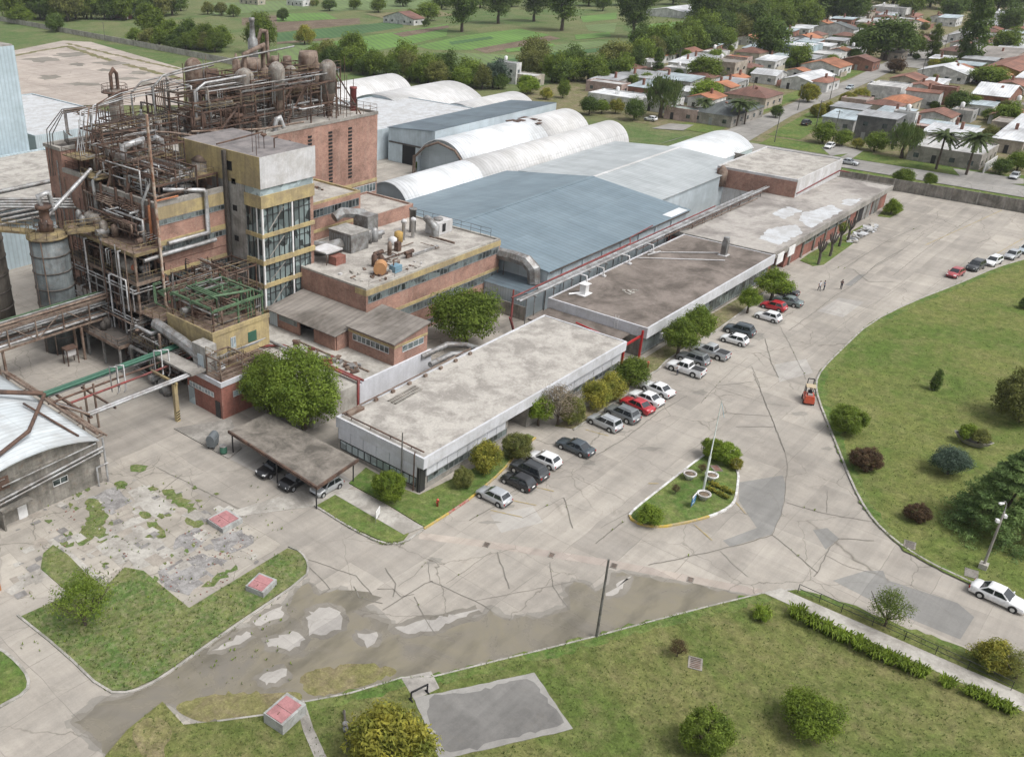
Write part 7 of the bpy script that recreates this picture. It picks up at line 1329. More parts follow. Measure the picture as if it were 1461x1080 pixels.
def house(xL,xN,yN,xR,h,roof,wall,rc,label,pitch=.28,cat='house',win=True,z=-.2):
    x0,y0=G(xN,yN,z); d=2.0
    while PX(x0,y0+d,z+h)>xL and d<60: d+=.5
    w=2.0
    while PX(x0+w,y0,z+h)<xR and w<60: w+=.5
    w*=1.25; d*=1.15; h*=1.1; x1,y1=x0+w,y0+d; z1=z+h; HB.append((x0,y0,x1,y1)); t=thing('house' if cat=='house' else cat.replace(' ','_'),label,cat,((x0+x1)/2,(y0+y1)/2,z),0,gH if cat=='house' else None)
    W=wm(wall); RM_=rm(rc); mb=MB(); mb.box(x0,y0,z-.2,x1,y1,z1); o=.35
    if roof=='flat':
        mb.build('wall',W,t); MB().sheet([(x0+.2,y0+.2),(x1-.2,y0+.2),(x1-.2,y1-.2),(x0+.2,y1-.2)],z1+.02).build('roof',RM_,t); mb=MB(); [mb.box(*b) for b in ((x0,y0,z1,x1,y0+.2,z1+.35),(x0,y1-.2,z1,x1,y1,z1+.35),(x0,y0+.2,z1,x0+.2,y1-.2,z1+.35),(x1-.2,y0+.2,z1,x1,y1-.2,z1+.35))]; mb.build('parapet',W,t)
    else:
        if roof=='hip':
            k=min(w,d)/2; zr=z1+k*pitch*1.3
            if w>d: r0,r1=(x0+k,(y0+y1)/2),(x1-k,(y0+y1)/2)
            else: r0,r1=((x0+x1)/2,y0+k),((x0+x1)/2,y1-k)
            A=[(x0-o,y0-o,z1),(x1+o,y0-o,z1),(x1+o,y1+o,z1),(x0-o,y1+o,z1),(r0[0],r0[1],zr),(r1[0],r1[1],zr)]
            F=[(0,1,5,4),(1,2,5),(2,3,4,5),(3,0,4)] if w>d else [(0,1,4),(1,2,5,4),(2,3,5),(3,0,4,5)]
            rb=MB().add(A,F+[(3,2,1,0)])
        elif roof=='gx':  # ridge along x
            ym=(y0+y1)/2; zr=z1+d/2*pitch; mb.add([(x0,y0,z1),(x0,y1,z1),(x0,ym,zr-.1),(x1,y0,z1),(x1,y1,z1),(x1,ym,zr-.1)],[(0,2,1),(3,4,5)])
            rb=MB().add([(x0-o,y0-o,z1-o*pitch),(x1+o,y0-o,z1-o*pitch),(x1+o,ym,zr),(x0-o,ym,zr),(x1+o,y1+o,z1-o*pitch),(x0-o,y1+o,z1-o*pitch)],[(0,1,2,3),(3,2,4,5)])
        elif roof=='gy':
            xm=(x0+x1)/2; zr=z1+w/2*pitch; mb.add([(x0,y0,z1),(x1,y0,z1),(xm,y0,zr-.1),(x0,y1,z1),(x1,y1,z1),(xm,y1,zr-.1)],[(0,1,2),(3,5,4)])
            rb=MB().add([(x0-o,y0-o,z1-o*pitch),(xm,y0-o,zr),(xm,y1+o,zr),(x0-o,y1+o,z1-o*pitch),(x1+o,y0-o,z1-o*pitch),(x1+o,y1+o,z1-o*pitch)],[(0,1,2,3),(1,4,5,2)])
        else: # shed roof
            zr=z1+w*pitch*.25; mb.add([(x0,y0,z1),(x1,y0,z1),(x1,y0,zr-.05),(x1,y1,z1),(x1,y1,zr-.05),(x0,y1,z1)],[(0,1,2),(1,3,4,2),(3,5,4)])
            rb=MB().add([(x0-o,y0-o,z1+.02),(x1+o,y0-o,zr),(x1+o,y1+o,zr),(x0-o,y1+o,z1+.02)],[(0,1,2,3)])
        mb.build('wall',W,t); r_=rb.build('roof',RM_,t); sd=r_.modifiers.new('thickness','SOLIDIFY'); sd.thickness=.14; sd.offset=-1
        if rh.random()<.5: cx,cy=x0+w*rh.uniform(.3,.7),y0+d*rh.uniform(.3,.7); MB().box(cx-.35,cy-.35,z1,cx+.35,cy+.35,z1+2.4).build('chimney',wm('brick'),r_)
    if win:
        ny=max(1,int(d/4)); nx=max(1,int(w/4))
        for s in range(int(h//2.8) or 1):
            zz=z+s*2.9
            for i in range(ny):
                c=y0+d*(i+.5)/ny
                if i==ny//2 and s==0: sgl(t,'door','frame_dark' if rh.random()<.5 else 'frame_grey',(x0-.06,c-.5,z,x0+.02,c+.5,zz+2.1))
                else: q=sgl(t,'window','glass',(x0-.05,c-.6,zz+1,x0+.02,c+.6,zz+2.1))
            for i in range(nx): c=x0+w*(i+.5)/nx; sgl(t,'window','glass',(c-.6,y0-.05,zz+1,c+.6,y0+.02,zz+2.1))
    if roof=='flat' and rh.random()<.6:
        cx,cy=x0+w*rh.uniform(.2,.8),y0+d*rh.uniform(.3,.8); MB().lathe(cx,cy,[(.55,z1+.8),(.6,z1+1.0),(.6,z1+2.0),(.2,z1+2.3)],12).build('water_tank',M['white'],t); mb=MB(); [mb.tube([(cx+a*.4,cy+b*.4,z1),(cx+a*.4,cy+b*.4,z1+.85)],.06,4) for a in (1,-1) for b in (1,-1)]; mb.build('tank_stand',M['concrete'],t)
    return t
HS=[(994,1042,183,1081,3.0,'hip','stone','slate','stone house with a dark slate hip roof at the street corner'),(1042,1090,157,1112,3.2,'hip','tan','redbrown','house with a big red brown hip roof behind the slate roofed corner house'),(1009,1040,141,1052,3.2,'gx','cream','orange','house with a bright orange tiled roof beside the red brown hip roof'),(1018,1045,118,1063,6,'flat','tan','dirty','house with a tall blank tan wall under a big dark tree'),(979,1015,98,1030,3,'shed','grey','grey','low house with a plain grey sheet roof by the hedge trees'),(955,992,176,1003,3,'flat','pink','green','garage house with a pale green flat roof beside the slate roofed house'),(848,905,158,925,3,'flat','white','white','long low white house row behind the vaulted hall end'),(843,885,137,897,3,'flat','pink','pale','pale pink flat house left of the willow'),(885,930,127,950,3,'shed','white','grey','grey sheet roofed house behind the willow'),(928,983,131,1000,3,'shed','grey','blue','blue grey sheet roofed house beside the small dark trees'),(1121,1150,88,1170,5,'flat','blue','white','pale blue two storey house beneath the big neighbourhood tree'),(1078,1105,122,1120,3,'gy','white','white','white gabled house between dark trees and the red brown roof'),(1122,1155,131,1185,3,'gx','white','white','wide white sheet roofed house facing the side street'),(1158,1178,133,1195,3,'hip','white','tile','small white house with a dark red hip roof near the white pickup'),(1150,1195,110,1212,3,'gx','white','orange','white house with a partly orange roof left of the brick chimney house'),(1208,1243,103,1254,3.4,'gx','brick','redbrown','brick house with a long red brown roof beside the huge tree'),(1157,1190,92,1205,3,'flat','white','pale','white flat roofed house left of the long red brown roof'),(1170,1215,58,1224,4.5,'gx','white','slate','house with a dark grey roof and white upper storey before the tree line'),(1250,1290,27,1306,5,'flat','white','pale','modern white two storey house near the top edge'),(1342,1362,39,1372,4,'shed','white','blue','pale blue roofed house left of the tall cypress top'),(1298,1325,71,1338,3.2,'gx','tan','redbrown','red brown roofed house left of the tall cypress'),(1425,1455,86,1475,3.2,'shed','cream','white','white sheet roofed house at the right edge under dark trees'),(1395,1440,97,1460,3,'shed','pink','dirty','house with a faded pinkish sheet roof behind the ochre gable'),(1408,1450,117,1480,3.4,'gx','ochre','tile','large house with ochre band and red tile roof at the right edge'),(1320,1375,121,1390,3.2,'gx','white','white','white roofed house with a red brown front slope right of the street'),(1245,1280,150,1298,4.6,'flat','white','pale','long white walled house with an ochre end by the side street'),(1262,1295,164,1312,3,'hip','cream','orange','small house with an orange hip roof before the long white wall'),(1300,1335,157,1345,4.6,'gy','white','tile','tall white gabled house with a red brown roof'),(1335,1358,152,1368,5,'flat','brick','pink','terracotta walled block beside the tall white gable'),(1395,1435,154,1455,3,'gy','brick','white','house with a dark red gable under a white roof'),(1385,1412,167,1422,2.8,'shed','white','blue','small white shed house with a blue awning'),(1182,1215,190,1233,3.2,'shed','grey','blue','house with a pale blue sheet roof behind the street trees'),(1232,1270,206,1287,6,'shed','dark','grey','two storey dark fronted house with a grey roof and balcony'),(1281,1298,198,1308,6,'flat','white','pale','narrow white two storey house beside the dark balcony house'),(1322,1385,203,1395,3,'shed','white','blue','long house with a blue grey sheet roof behind the palms'),(1312,1395,244,1420,3.2,'flat','stone','pale','long low stone front house behind the two palms'),(1425,1455,222,1490,3.2,'shed','tan','white','house with a bright pale roof at the right edge above the stone house'),(553,590,37,602,3,'gx','white','redbrown','white farmhouse with a red brown roof among the fields'),(713,735,121,742,6.4,'flat','white','white','white two storey house at the edge of the hedgerow'),(735,762,124,774,3,'flat','cream','pale','low annex with a pale flat roof beside the white two storey house'),(1225,1248,44,1258,3.4,'shed','white','pale','low pale house between dark trees near the top'),(1270,1300,46,1312,3.2,'flat','cream','dirty','cream flat house below the modern white house'),(1358,1392,64,1402,3,'gx','white','white','white roofed house right of the tall cypress'),(1395,1430,48,1442,3,'shed','grey','grey','grey roofed house near the top right corner'),(1440,1470,56,1480,3,'gx','tan','tile','tile roofed house cut by the right edge near the top'),(1414,1446,31,1456,3.2,'flat','white','white','white flat house in the top right corner'),(1375,1402,16,1412,3.2,'gx','white','redbrown','small red roofed house at the top right'),(1090,1118,64,1128,3.2,'flat','white','pale','white flat house behind the big tree before the wood'),(1455,1480,128,1500,3,'shed','white','white','white sheet roofed yard house at the right edge beside dark trees'),(1206,1232,160,1244,3,'flat','pink','dirty','low brownish flat roofed house in front of the cream clipped hedge'),(1300,1322,197,1330,2.8,'shed','brick','pink','small brick outbuilding behind the weeping willow'),(1362,1384,176,1394,2.8,'flat','grey','dirty','low grey outbuilding among gardens behind the palms'),(1420,1446,196,1460,3,'flat','tan','dirty','low tan house beside the round dark tree at the right'),(1330,1352,98,1362,3,'shed','cream','white','small cream house beside the tall cypress trunk'),(1262,1284,88,1294,3,'shed','tan','dirty','small tan house under the edge of the huge tree'),(412,432,10,440,3,'flat','white','white','small white farmhouse at the top behind the crop rows'),(345,368,8,376,3,'flat','cream','pale','cream farm building at the top left behind the crop rows'),(1040,1064,96,1072,3,'flat','pink','orange','house with an orange terrace roof behind the tall tan wall')]
for a in HS: house(*a)
house(930,978,27,1010,3.0,'gx','white','white','long white greenhouse behind the tall dark tree',.15,'greenhouse',False)
house(1022,1062,19,1080,3.0,'gx','white','white','second white greenhouse partly hidden by trees at the top',.15,'greenhouse',False)
x,y=G(160,27,-.2); T=thing('water_tank_tower','blue box tank on a tall white stand beside a red container','tank tower',(x+6,y,-.2)); sgl(T,'tank',plain((.20,.29,.36),.7,name='faded_blue_tank'),(x+3,y-12,3.4,x+9,y+4,6.4)); mb=MB(); [mb.box(x+a,y+b,-.2,x+a+.4,y+b+.4,3.4) for a in (3.2,8.4) for b in (-11.5,3.2)]; mb.build('leg',M['white'],T)
x,y=G(180,28,-.2); T=thing('shipping_container','long brick red container under the blue box tank','container',(x,y,-.2)); sgl(T,'shell',sheetmetal('container_red',(.26,.085,.06),(.16,.05,.04),1,.5),(x,y,-.2,x+4,y+22,2.6)); sgl(T,'door_frame','rust',(x-.05,y+.1,-.1,x,y+3,2.5))
# more low houses packed between those one can name
HF=[('gx','white','tile','small white walled house with a dull red roof packed among the neighbourhood roofs'),('hip','cream','redbrown','small cream house with a red brown hip roof packed among the neighbourhood roofs'),('gx','white','orange','small house with an orange tiled roof packed among the neighbourhood roofs'),('flat','white','pale','small flat roofed white house packed among the neighbourhood roofs'),('shed','grey','grey','small grey sheet roofed house packed among the neighbourhood roofs'),('shed','white','white','small white sheet roofed house packed among the neighbourhood roofs'),('gx','cream','tile','small dark red tiled house packed among the neighbourhood roofs'),('flat','tan','dirty','small dull flat roofed house packed among the neighbourhood roofs'),('shed','brick','blue','small pale blue sheet roofed house packed among the neighbourhood roofs')]
cnt=0
for i in range(4000):
    x0=rh.uniform(274,640); y0=rh.uniform(-90,215); w_=rh.uniform(6,12); d_=rh.uniform(6,11)
    yc=104+(x0-258)*.085
    if yc-9<y0+d_ and y0<yc+15: continue
    if y0>195-(x0-290)*.02 or cnt>=170: continue
    px_=PX(x0,y0,0); 
    if not(840<px_<1480): continue
    if any(x0-2<b[2] and x0+w_+2>b[0] and y0-1.5<b[3] and y0+d_+1.5>b[1] for b in HB): continue
    u=(x0*_fw[0]+y0*_fw[1]+CAMH*-_fw[2]*0-(-CAMH)*0); dn_=[sum(v*b for v,b in zip((x0,y0,-CAMH-.2),q)) for q in (_rt,_dn,_fw)]
    py_=PCY+FPX*dn_[1]/dn_[2]
    k=rh.choice(HF); cnt+=1
    house(PX(x0,y0+d_/1.15,2.6),px_,py_,PX(x0+w_/1.25,y0,2.6),rh.uniform(2.5,3.4),k[0],k[1],k[2],k[3])
for i in range(60):
    b=rh.choice(HB[-170:]); a_=(b[2]+rh.uniform(-1,4),b[1]-rh.uniform(1,3.5)); k=rh.choice(('tree','tree2','bush','bush')); plant(k,rh.choice(('mid','dark','bright','olive')),0,0,0,'small garden tree between the packed neighbourhood roofs','tree','garden trees of the neighbourhood',None,1.0,-.2,a_,rh.uniform(1.4,3.4))
gW='garden walls'
for i in range(70):
    b=rh.choice(HB); s=rh.random(); L=rh.uniform(6,14); t=thing('garden_wall','low garden wall between the neighbourhood houses','wall',(b[2],b[1],-.2),0,gW)
    if s<.5: q=(b[2]+1.2,b[1],b[2]+1.4,b[1]+L)
    else: q=(b[0]-2.2,b[1]-1.6,b[0]-2.2+L,b[1]-1.4)
    MB().box(q[0],q[1],-.3,q[2],q[3],rh.uniform(1.2,2.2)).build('panel',wm(rh.choice(('white','tan','brick','grey','cream'))),t)
# neighbourhood trees
gT='trees of the neighbourhood'; z=-.15
plants([('tree2','dark',1096,84,56,'big dark tree above the tall tan wall',1.0),('tree2','mid',1137,96,38,'round tree right of the big dark tree',.85),('tree','mid',1003,118,46,'broad tree between grey roofs and the orange roof',.9),('tree','bright',1019,92,24,'small bright tree before the tan walled house'),('cypress','dark',936,112,14,'small dark upright tree among the grey sheet roofs'),('tree','mid',921,122,20,'small bushy tree by the blue grey roof'),('tree','dark',904,172,30,'dark tree left of the willow by the vaulted hall',1.1),('willow','willow',942,168,58,'large weeping willow behind the vaulted hall end',1.0),('tree','bright',1005,148,44,'bright leafy tree behind the slate roofed house',.85),('tree','mid',858,162,22,'small round tree by the white house row'),('tree','yellow',878,162,22,'yellow green small tree by the white house row'),('tree','dark',840,164,28,'dark street tree just behind the vaulted hall'),('bush','yellow',779,142,20,'yellow green round bush beyond the dark roofed hall'),('tree','mid',803,140,20,'slim round tree beyond the dark roofed hall',1.4),('bush','bright',752,134,36,'bright low bush before the white two storey house',.8),('ball','yellow',1152,146,28,'clipped yellow green ball tree on the side street',1.1),('tree','mid',1173,204,34,'street tree left of the small white car'),('tree','mid',1201,208,26,'street tree above the small white car'),('tree','yellow',1222,212,16,'tiny yellow street tree between two green ones'),('tree','mid',1247,216,32,'round street tree before the dark balcony house'),('willow','willow',1286,226,52,'big weeping willow on the grass beside the street',.95),('tree','dark',1262,86,76,'huge dark green tree in the middle of the neighbourhood',.85),('bush','mid',1300,80,34,'broad tree at the right skirt of the huge tree'),('cypress','mid',1327,86,16,'slim upright green tree beside the street corner'),('cypress','dark',1381,92,30,'tall dark cypress leaning over the far street',1.25),('tree2','dark',1438,50,40,'dark tree near the top right corner'),('tree2','mid',1428,78,40,'lush tree below the dark one at the top right',.9),('tree','dark',1362,160,36,'dark round tree right of the terracotta block',.9),('tree','mid',1385,158,24,'small green tree beside the dark round garden tree'),('tree2','mid',1430,180,38,'dense round tree at the right among low roofs',.9),('tree','dark',1426,248,30,'dark bush tree before the last stone house',.8),('tree','mid',1450,244,34,'round tree at the right edge of the street',.9),('tree','mid',1410,122,50,'wide garden tree before the ochre house',.6),('tree2','dark',1357,28,40,'dark tree at the top behind the pale blue roof',.8),('tree2','mid',1295,24,36,'tree beside the modern white house',.8),('tree2','dark',1190,30,70,'large dark tree mass left of the modern white house',.8),('tree2','mid',1140,28,60,'rounded tree behind the dark grey roof',.8),('tree2','mid',1112,46,44,'yellowish round tree at the edge of the wood',.85),('tree2','dark',1064,52,54,'dark tree at the wood beside the greenhouse',.9),('tree','dark',1222,76,30,'dark tree between the dark grey roof and the huge tree'),('tree','brown',1318,66,28,'reddish leafed tree by the red brown roof',.7),('tree','brown',1276,104,30,'purple brown small tree under the huge tree',.7),('tree','mid',1350,104,24,'small round tree at the street bend'),('tree2','mid',1085,36,50,'bright crowned tree in the wood at the top',.8),('tree','dark',1395,34,30,'dark tree between the top right houses',.8),('tree','mid',1330,188,30,'bushy garden tree behind the long sheet roof',.6)],gT,z=z)
for px,py,w,lb in ((1165,168,22,'left'),(1180,166,22,'right'),(1208,152,24,'lower'),(1226,148,24,'upper'),(1330,100,18,'first'),(1346,98,18,'second')): plant('ball','yellow',px,py,w,'clipped cream green hedge along the side street','hedge','clipped cream hedges','hedge',1.0,z)
plants([('bush','mid',1287,262,32,'scruffy bush against the outside of the boundary wall',.8),('bush','mid',1325,264,20,'small bush outside the boundary wall, right of the scruffy one'),('bush','dark',595,243,10,'weed bush by the sliding door hall',1.4),('bush','yellow',1240,78,14,'small yellow bush under the huge tree')],'bushes by walls','bush')
for px,py,w,lb in ((1335,242,42,'tall palm standing nearest the street before the stone house'),(1378,250,44,'second tall palm before the stone house'),(1000,172,28,'short palm at the left of the slate roofed corner house'),(1050,180,34,'short palm in front of the slate roofed corner house'),(1062,178,30,'short palm at the right wall of the slate roofed corner house')): plant('palm','palm',px,py,w,lb,'palm','palms at the houses','palm_tree',.74 if w>40 else .62,z)
def pole(name,label,cat,px,py,h,r=.11,mat='wood',z=-.1,group=None,arm=True):
    x,y=G(px,py,z); t=thing(name,label,cat,(x,y,z),0,group); MB().tube([(x,y,z-.1),(x,y,z+h)],[r,r*.7],7).build('shaft',M[mat],t)
    if arm: MB().box(x-.06,y-.8,z+h-.5,x+.06,y+.8,z+h-.38).build('crossarm',M[mat],t)
    return t
gU='utility poles in the streets'
for px,py,h,lb in ((1105,203,8,'thin dark pole beside the corner street, in front of the slate house'),(1138,158,8,'pole beside the red brown hip roof'),(1184,142,8,'pole before the white house on the side street'),(1163,186,8.5,'pole at the street corner by the black off-road car'),(945,100,8,'bare pole at the field edge behind the grey roofs'),(1312,118,9,'leaning dark pole at the street bend'),(1345,80,9,'grey pole with a white box at the far street'),(1187,206,9,'tall pole between the street trees'),(968,98,8,'second bare pole in front of the hedge trees'),(1070,150,8,'pole behind the red brown roof'),(150,60,9,'wooden pole behind the boundary wall'),(1440,60,8,'pole near the right edge behind the white roof')): pole('utility_pole',lb,'pole',px,py,h,.13,'wood',-.1,gU)
# ================================================================ SMALL THINGS IN THE YARD
x,y=G(1002,706,.13); T=thing('flagpole','tall white tapering flagpole on the traffic island','flagpole',(x,y,.13)); MB().tube([(x,y,.1),(x,y,.6)],.22,10).build('base',M['brick_dark'],T); MB().tube([(x,y,.6),(x,y,5),(x,y,5.02),(x,y,11.6)],[.13,.12,.075,.04],8).build('shaft',weathered('pale_green_white_paint',(.55,.60,.56),(.42,.46,.43),.4,1,.5),T); MB().tube([(x+.02,y-.02,11.4),(x+.5,y-.4,9.6)],.03,4).build('halyard',plain((.35,.5,.58),.8,name='pale_blue_cloth'),T)
x,y=G(1402,810,LZ); T=thing('lamp_post','concrete lamp post with a curved arm and two floodlights on the lawn','lamp post',(x,y,LZ)); MB().obox(x,y,LZ,.7,.7,.55).build('base',M['pale_concrete'],T); MB().tube([(x,y,.6),(x,y,6.6)],[.13,.085],8).build('shaft',M['concrete'],T)
q=MB().tube([(x,y,6.6),(x+.05,y+.05,7.4),(x-.1,y+.2,7.7),(x-.45,y+.35,7.65)],.045,6).build('arm',M['steel'],T)
for a,b,zz in ((-.28,.22,5.5),(.3,-.15,5.9)): MB().obox(x+a,y+b,zz,.36,.26,.28,.6).build('floodlight',M['white'],T)
MB().obox(x-.5,y+.38,7.52,.5,.22,.14,2.6).build('lamp_head',M['white'],T)
pole('utility_pole','slender green grey wooden pole at the kerb of the dry lawn','pole',851,908,8.3,.13,'wood',.1,None,False)
pole('utility_pole','plain grey pole standing at the near corner of the long office','pole',572,692,6.6,.10,'wood',.05,None,False)
gPl='white concrete ring planters'
for px,py,lb in ((983,683,'white ring planter at the left of the flagpole'),(1014,685,'white ring planter right behind the flagpole'),(1003,712,'white ring planter in front of the flagpole')):
    x,y=G(px,py,.13); T=thing('ring_planter',lb,'planter',(x,y,.13),0,gPl); MB().lathe(x,y,[(.35,.13),(.55,.55),(.75,.8),(.75,.9),(.6,.9),(.55,.75),(.01,.72)],18).build('bowl',M['kerb_white'],T); MB().lathe(x,y,[(.56,.765),(.3,.80),(.01,.81)],14).build('soil',M['soil'],T)
x,y=G(1386,634,LZ); T=thing('boat_planter','long stone boat shaped planter filled with green and brown plants','planter',(x,y,LZ))
mb=MB(); R_=hd((1363,625),(1408,640)); n=14
sec=[];
for i in range(n):
    a=2*PI*i/n; sec.append((math.cos(a),math.sin(a)))
f=lambda u,v,s: (x+(u*2.1*s)*math.cos(R_)-(v*.9*s)*math.sin(R_),y+(u*2.1*s)*math.sin(R_)+(v*.9*s)*math.cos(R_))
V=[(*f(u,v,.5),LZ) for u,v in sec]+[(*f(u,v,1),.75+.45*u*u) for u,v in sec]+[(*f(u,v,.88),.75+.4*u*u) for u,v in sec]+[(*f(u,v,.8),.6) for u,v in sec]
mb.add(V,[(k*n+i,k*n+(i+1)%n,(k+1)*n+(i+1)%n,(k+1)*n+i) for k in range(3) for i in range(n)]+[list(range(3*n,4*n))]); mb.build('bowl',M['concrete'],T)
for px,py,lf,lb in ((1380,627,'bright','green bush growing in the boat shaped planter'),(1395,632,'olive','brownish bush growing in the boat shaped planter')): plant('bush',lf,px,py,28,lb,'bush','bushes in the boat planter',None,1.0,.6)
def pinkbox(label,px,py,sx,sy,h,rot,z):
    x,y=G(px,py,z); T=thing('chamber_cover',label,'inspection chamber',(x,y,z),rot); MB().obox(0,0,0,sx,sy,h).build('curb',weathered('grey_painted_concrete',(.40,.41,.40),(.27,.27,.26),.5,.8,.9),T,local=True)
    mb=MB(); mb.obox(-.26*sx,0,h,.42*sx,.78*sy,.06); mb.obox(.18*sx,0,h,.42*sx,.78*sy,.05); mb.build('lid',weathered('faded_pink_paint',(.42,.20,.205),(.30,.145,.145),.5,.9,.85),T,local=True)
    MB().tube([(-.26*sx-.15,0,h+.05),(-.26*sx,0,h+.14),(-.26*sx+.15,0,h+.05)],.025,5).build('handle',M['rust'],T,local=True)
gX='concrete chambers with pink lids'
pinkbox('grey concrete chamber with a faded pink lid on the broken concrete lot',321,746,2.6,2.6,.55,0,.03); pinkbox('grey chamber with a stained pink lid on the grass by the rounded kerb',373,838,2.2,2.0,.6,.25,.1); pinkbox('largest grey chamber with a pink lid beside the small path at the bottom',407,1024,2.7,2.0,1.0,.1,LZ)
for o in D.objects:
    if o.get('category')=='inspection chamber': o['group']=gX
def sign(name,label,px,py,z,w,h,z0,rot,col,posts=True):
    x,y=G(px,py,z); T=thing(name,label,'sign',(x,y,z),rot); MB().obox(0,0,z0,w,.05,h).build('board',col,T,local=True)
    mb=MB(); [mb.tube([(a*w*.4,.05,0),(a*w*.4,.05,z0+h*.9)],.035,5) for a in (1,-1)]; mb.build('post',M['steel'],T,local=True); return T
T=sign('sign_board','small blue and white sign board on the traffic island',988,722,.13,1.1,1.0,.25,hd((981,726),(993,712)),plain((.02,.16,.36),.5,name='blue_sign')); MB().obox(0,-.005,1.25,1.12,.07,.2).build('header',M['white'],T,local=True); 
mb=MB(); [mb.obox(-.1,-.028,z_,.7*f_,.006,.05) for z_,f_ in ((1.02,1),(.9,.7),(.55,.9),(.45,.8))]; mb.build('lettering',M['white'],T,local=True)
sign('sign_board','small white sign on posts on the grass strip at the driveway corner',539,742,.13,1.2,.9,.5,hd((534,748),(544,732)),M['white'])
x,y=G(567,697,.1); T=thing('fire_hose_reel','red fire hose cabinet on a post at the office corner','fire hose',(x,y,.1)); MB().box(x-.04,y-.04,.1,x+.04,y+.04,1.0).build('post',M['redsteel'],T); MB().obox(x,y,.9,.6,.35,.75,.5).build('cabinet',M['redsteel'],T); MB().obox(x-.12,y-.2,1.1,.3,.04,.3,.5).build('panel',M['white'],T)
gHy='red hydrant posts'
for px,py,lb in ((624,722,'red hydrant post on the grass near the office corner'),(924,524,'red hydrant post in the bed beside the white pickup')):
    x,y=G(px,py,.13); T=thing('hydrant',lb,'hydrant',(x,y,.13),0,gHy); MB().lathe(x,y,[(.12,.1),(.12,.85),(.16,.87),(.16,.95),(.05,1.08)],10).build('body',plain((.45,.08,.05),.6,name='hydrant_red'),T); MB().tube([(x-.25,y,.7),(x+.25,y,.7)],.06,6).build('outlet',M['redsteel'],T)
x,y=G(304,637,.12); T=thing('waste_container','grey wheeled waste container on the pavement by the red brick house','bin',(x,y,.12),.5); MB().add([(-.65,-.45,.25),(.65,-.45,.25),(.65,.45,.25),(-.65,.45,.25),(-.75,-.55,1.3),(.75,-.55,1.3),(.75,.55,1.3),(-.75,.55,1.3)],[(3,2,1,0),(0,1,5,4),(1,2,6,5),(2,3,7,6),(3,0,4,7),(4,5,6,7)]).build('body',plain((.15,.17,.18),.6,name='grey_plastic'),T,local=True); MB().tube([(-.75,0,1.3),(.75,0,1.3)],.5,10).build('lid',plain((.12,.135,.145),.6,name='dark_grey_plastic'),T,local=True); [MB().tube([(a,b-.05,.13),(a,b+.05,.13)],.13,8).build('wheel',M['rubber'],T,local=True) for a in (-.5,.5) for b in (-.35,.35)]
x,y=G(319,646,.12); T=thing('green_barrel','dark green drum beside the grey waste container','barrel',(x,y,.12)); MB().lathe(x,y,[(.42,.12),(.44,.4),(.42,.42),(.44,.75),(.42,.78),(.42,1.05),(.38,1.05),(.36,1.0)],16).build('shell',M['green_pipe'],T); MB().lathe(x,y,[(.43,1.03),(.45,1.06),(.45,1.09),(.40,1.09)],16).build('rim',M['steel'],T)
x,y=G(598,993,.16); T=thing('black_frame','small black painted steel frame at the corner of the grey pad','frame',(x,y,.15)); R_=hd((590,998),(606,990)); c_,s_=math.cos(R_)*.8,math.sin(R_)*.8; mb=MB(); mb.tube([(x-c_,y-s_,.15),(x-c_,y-s_,1.0),(x+c_,y+s_,1.0),(x+c_,y+s_,.15)],.07,6); mb.build('bar',M['black'],T); [MB().obox(x+k*c_,y+k*s_,.15,.5,.1,.1,R_+PI/2).build('foot',M['black'],T) for k in (1,-1)]
x,y=G(494,1062,LZ); T=thing('standpipe_valve','thin dark standpipe with a valve lying along the bottom grass','pipe',(x,y,LZ)); a=G(491,1018,LZ); b=G(497,1085,LZ); MB().tube([(a[0],a[1],.5),(b[0],b[1],.4)],.09,7).build('pipe',M['dark_steel'],T); c=G(493,1044,LZ); MB().lathe(c[0],c[1],[(.2,.3),(.22,.6),(.08,.62),(.08,1.0),(.25,1.0),(.25,1.05)],10).build('valve',M['steel'],T); [MB().box(p[0]-.08,p[1]-.08,LZ-.05,p[0]+.08,p[1]+.08,.45).build('stand',M['concrete'],T) for p in (a,b,c)]
def grate(label,px,py,s,z,rot,mat='rust',name='drain_grate',cat='drain'):
    x,y=G(px,py,z); T=thing(name,label,cat,(x,y,z),rot); MB().obox(0,0,-.02,s,s*.75,.05).build('frame',M['concrete_wall'],T,local=True); mb=MB(); [mb.obox(-s*.36+i*s*.145,0,.02,s*.08,s*.55,.02) for i in range(6)]; mb.build('grating',M[mat],T,local=True)
gD_='drain grates in the yard'
for i,(px,py,lb) in enumerate(((694,777,'rusty drain grate in the pink channel nearest the office corner'),(787,792,'second drain grate along the pink channel'),(876,807,'third drain grate along the pink channel, near the wooden pole'),(985,827,'last drain grate of the pink channel, toward the walkway'),(396,850,'broken drain hole at the rounded kerb by the wet patch'))): grate(lb,px,py,.8,.02,.3); D.objects[-1]
grate('square manhole with a rusty cover in the dry lawn',992,946,1.5,LZ+.02,.4,'rust','manhole_cover','manhole'); grate('flat reddish plaque slab on the traffic island',1022,668,1.3,.15,.9,'brick_dark','plaque_slab','plaque'); grate('low concrete drain box at the lawn edge by the big conifer',1298,777,1.4,LZ+.02,.2,'dark_steel','drain_box','drain'); grate('bare concrete slab beside the base of the lamp post',1386,818,1.5,LZ+.01,.2,'concrete','concrete_slab','slab')
# walkway railing
T=thing('walkway_railing','low dark railing running beside the sloping walkway','railing',(*G(1290,915,LZ),LZ)); mb=MB(); A=[G(px,py,LZ) for px,py in ((1138,845),(1200,873),(1290,913),(1380,955),(1442,985))]; rail(mb,[(p[0],p[1],LZ) for p in A],.95,.03,2.2); mb.build('rail',M['frame_dark'],T)
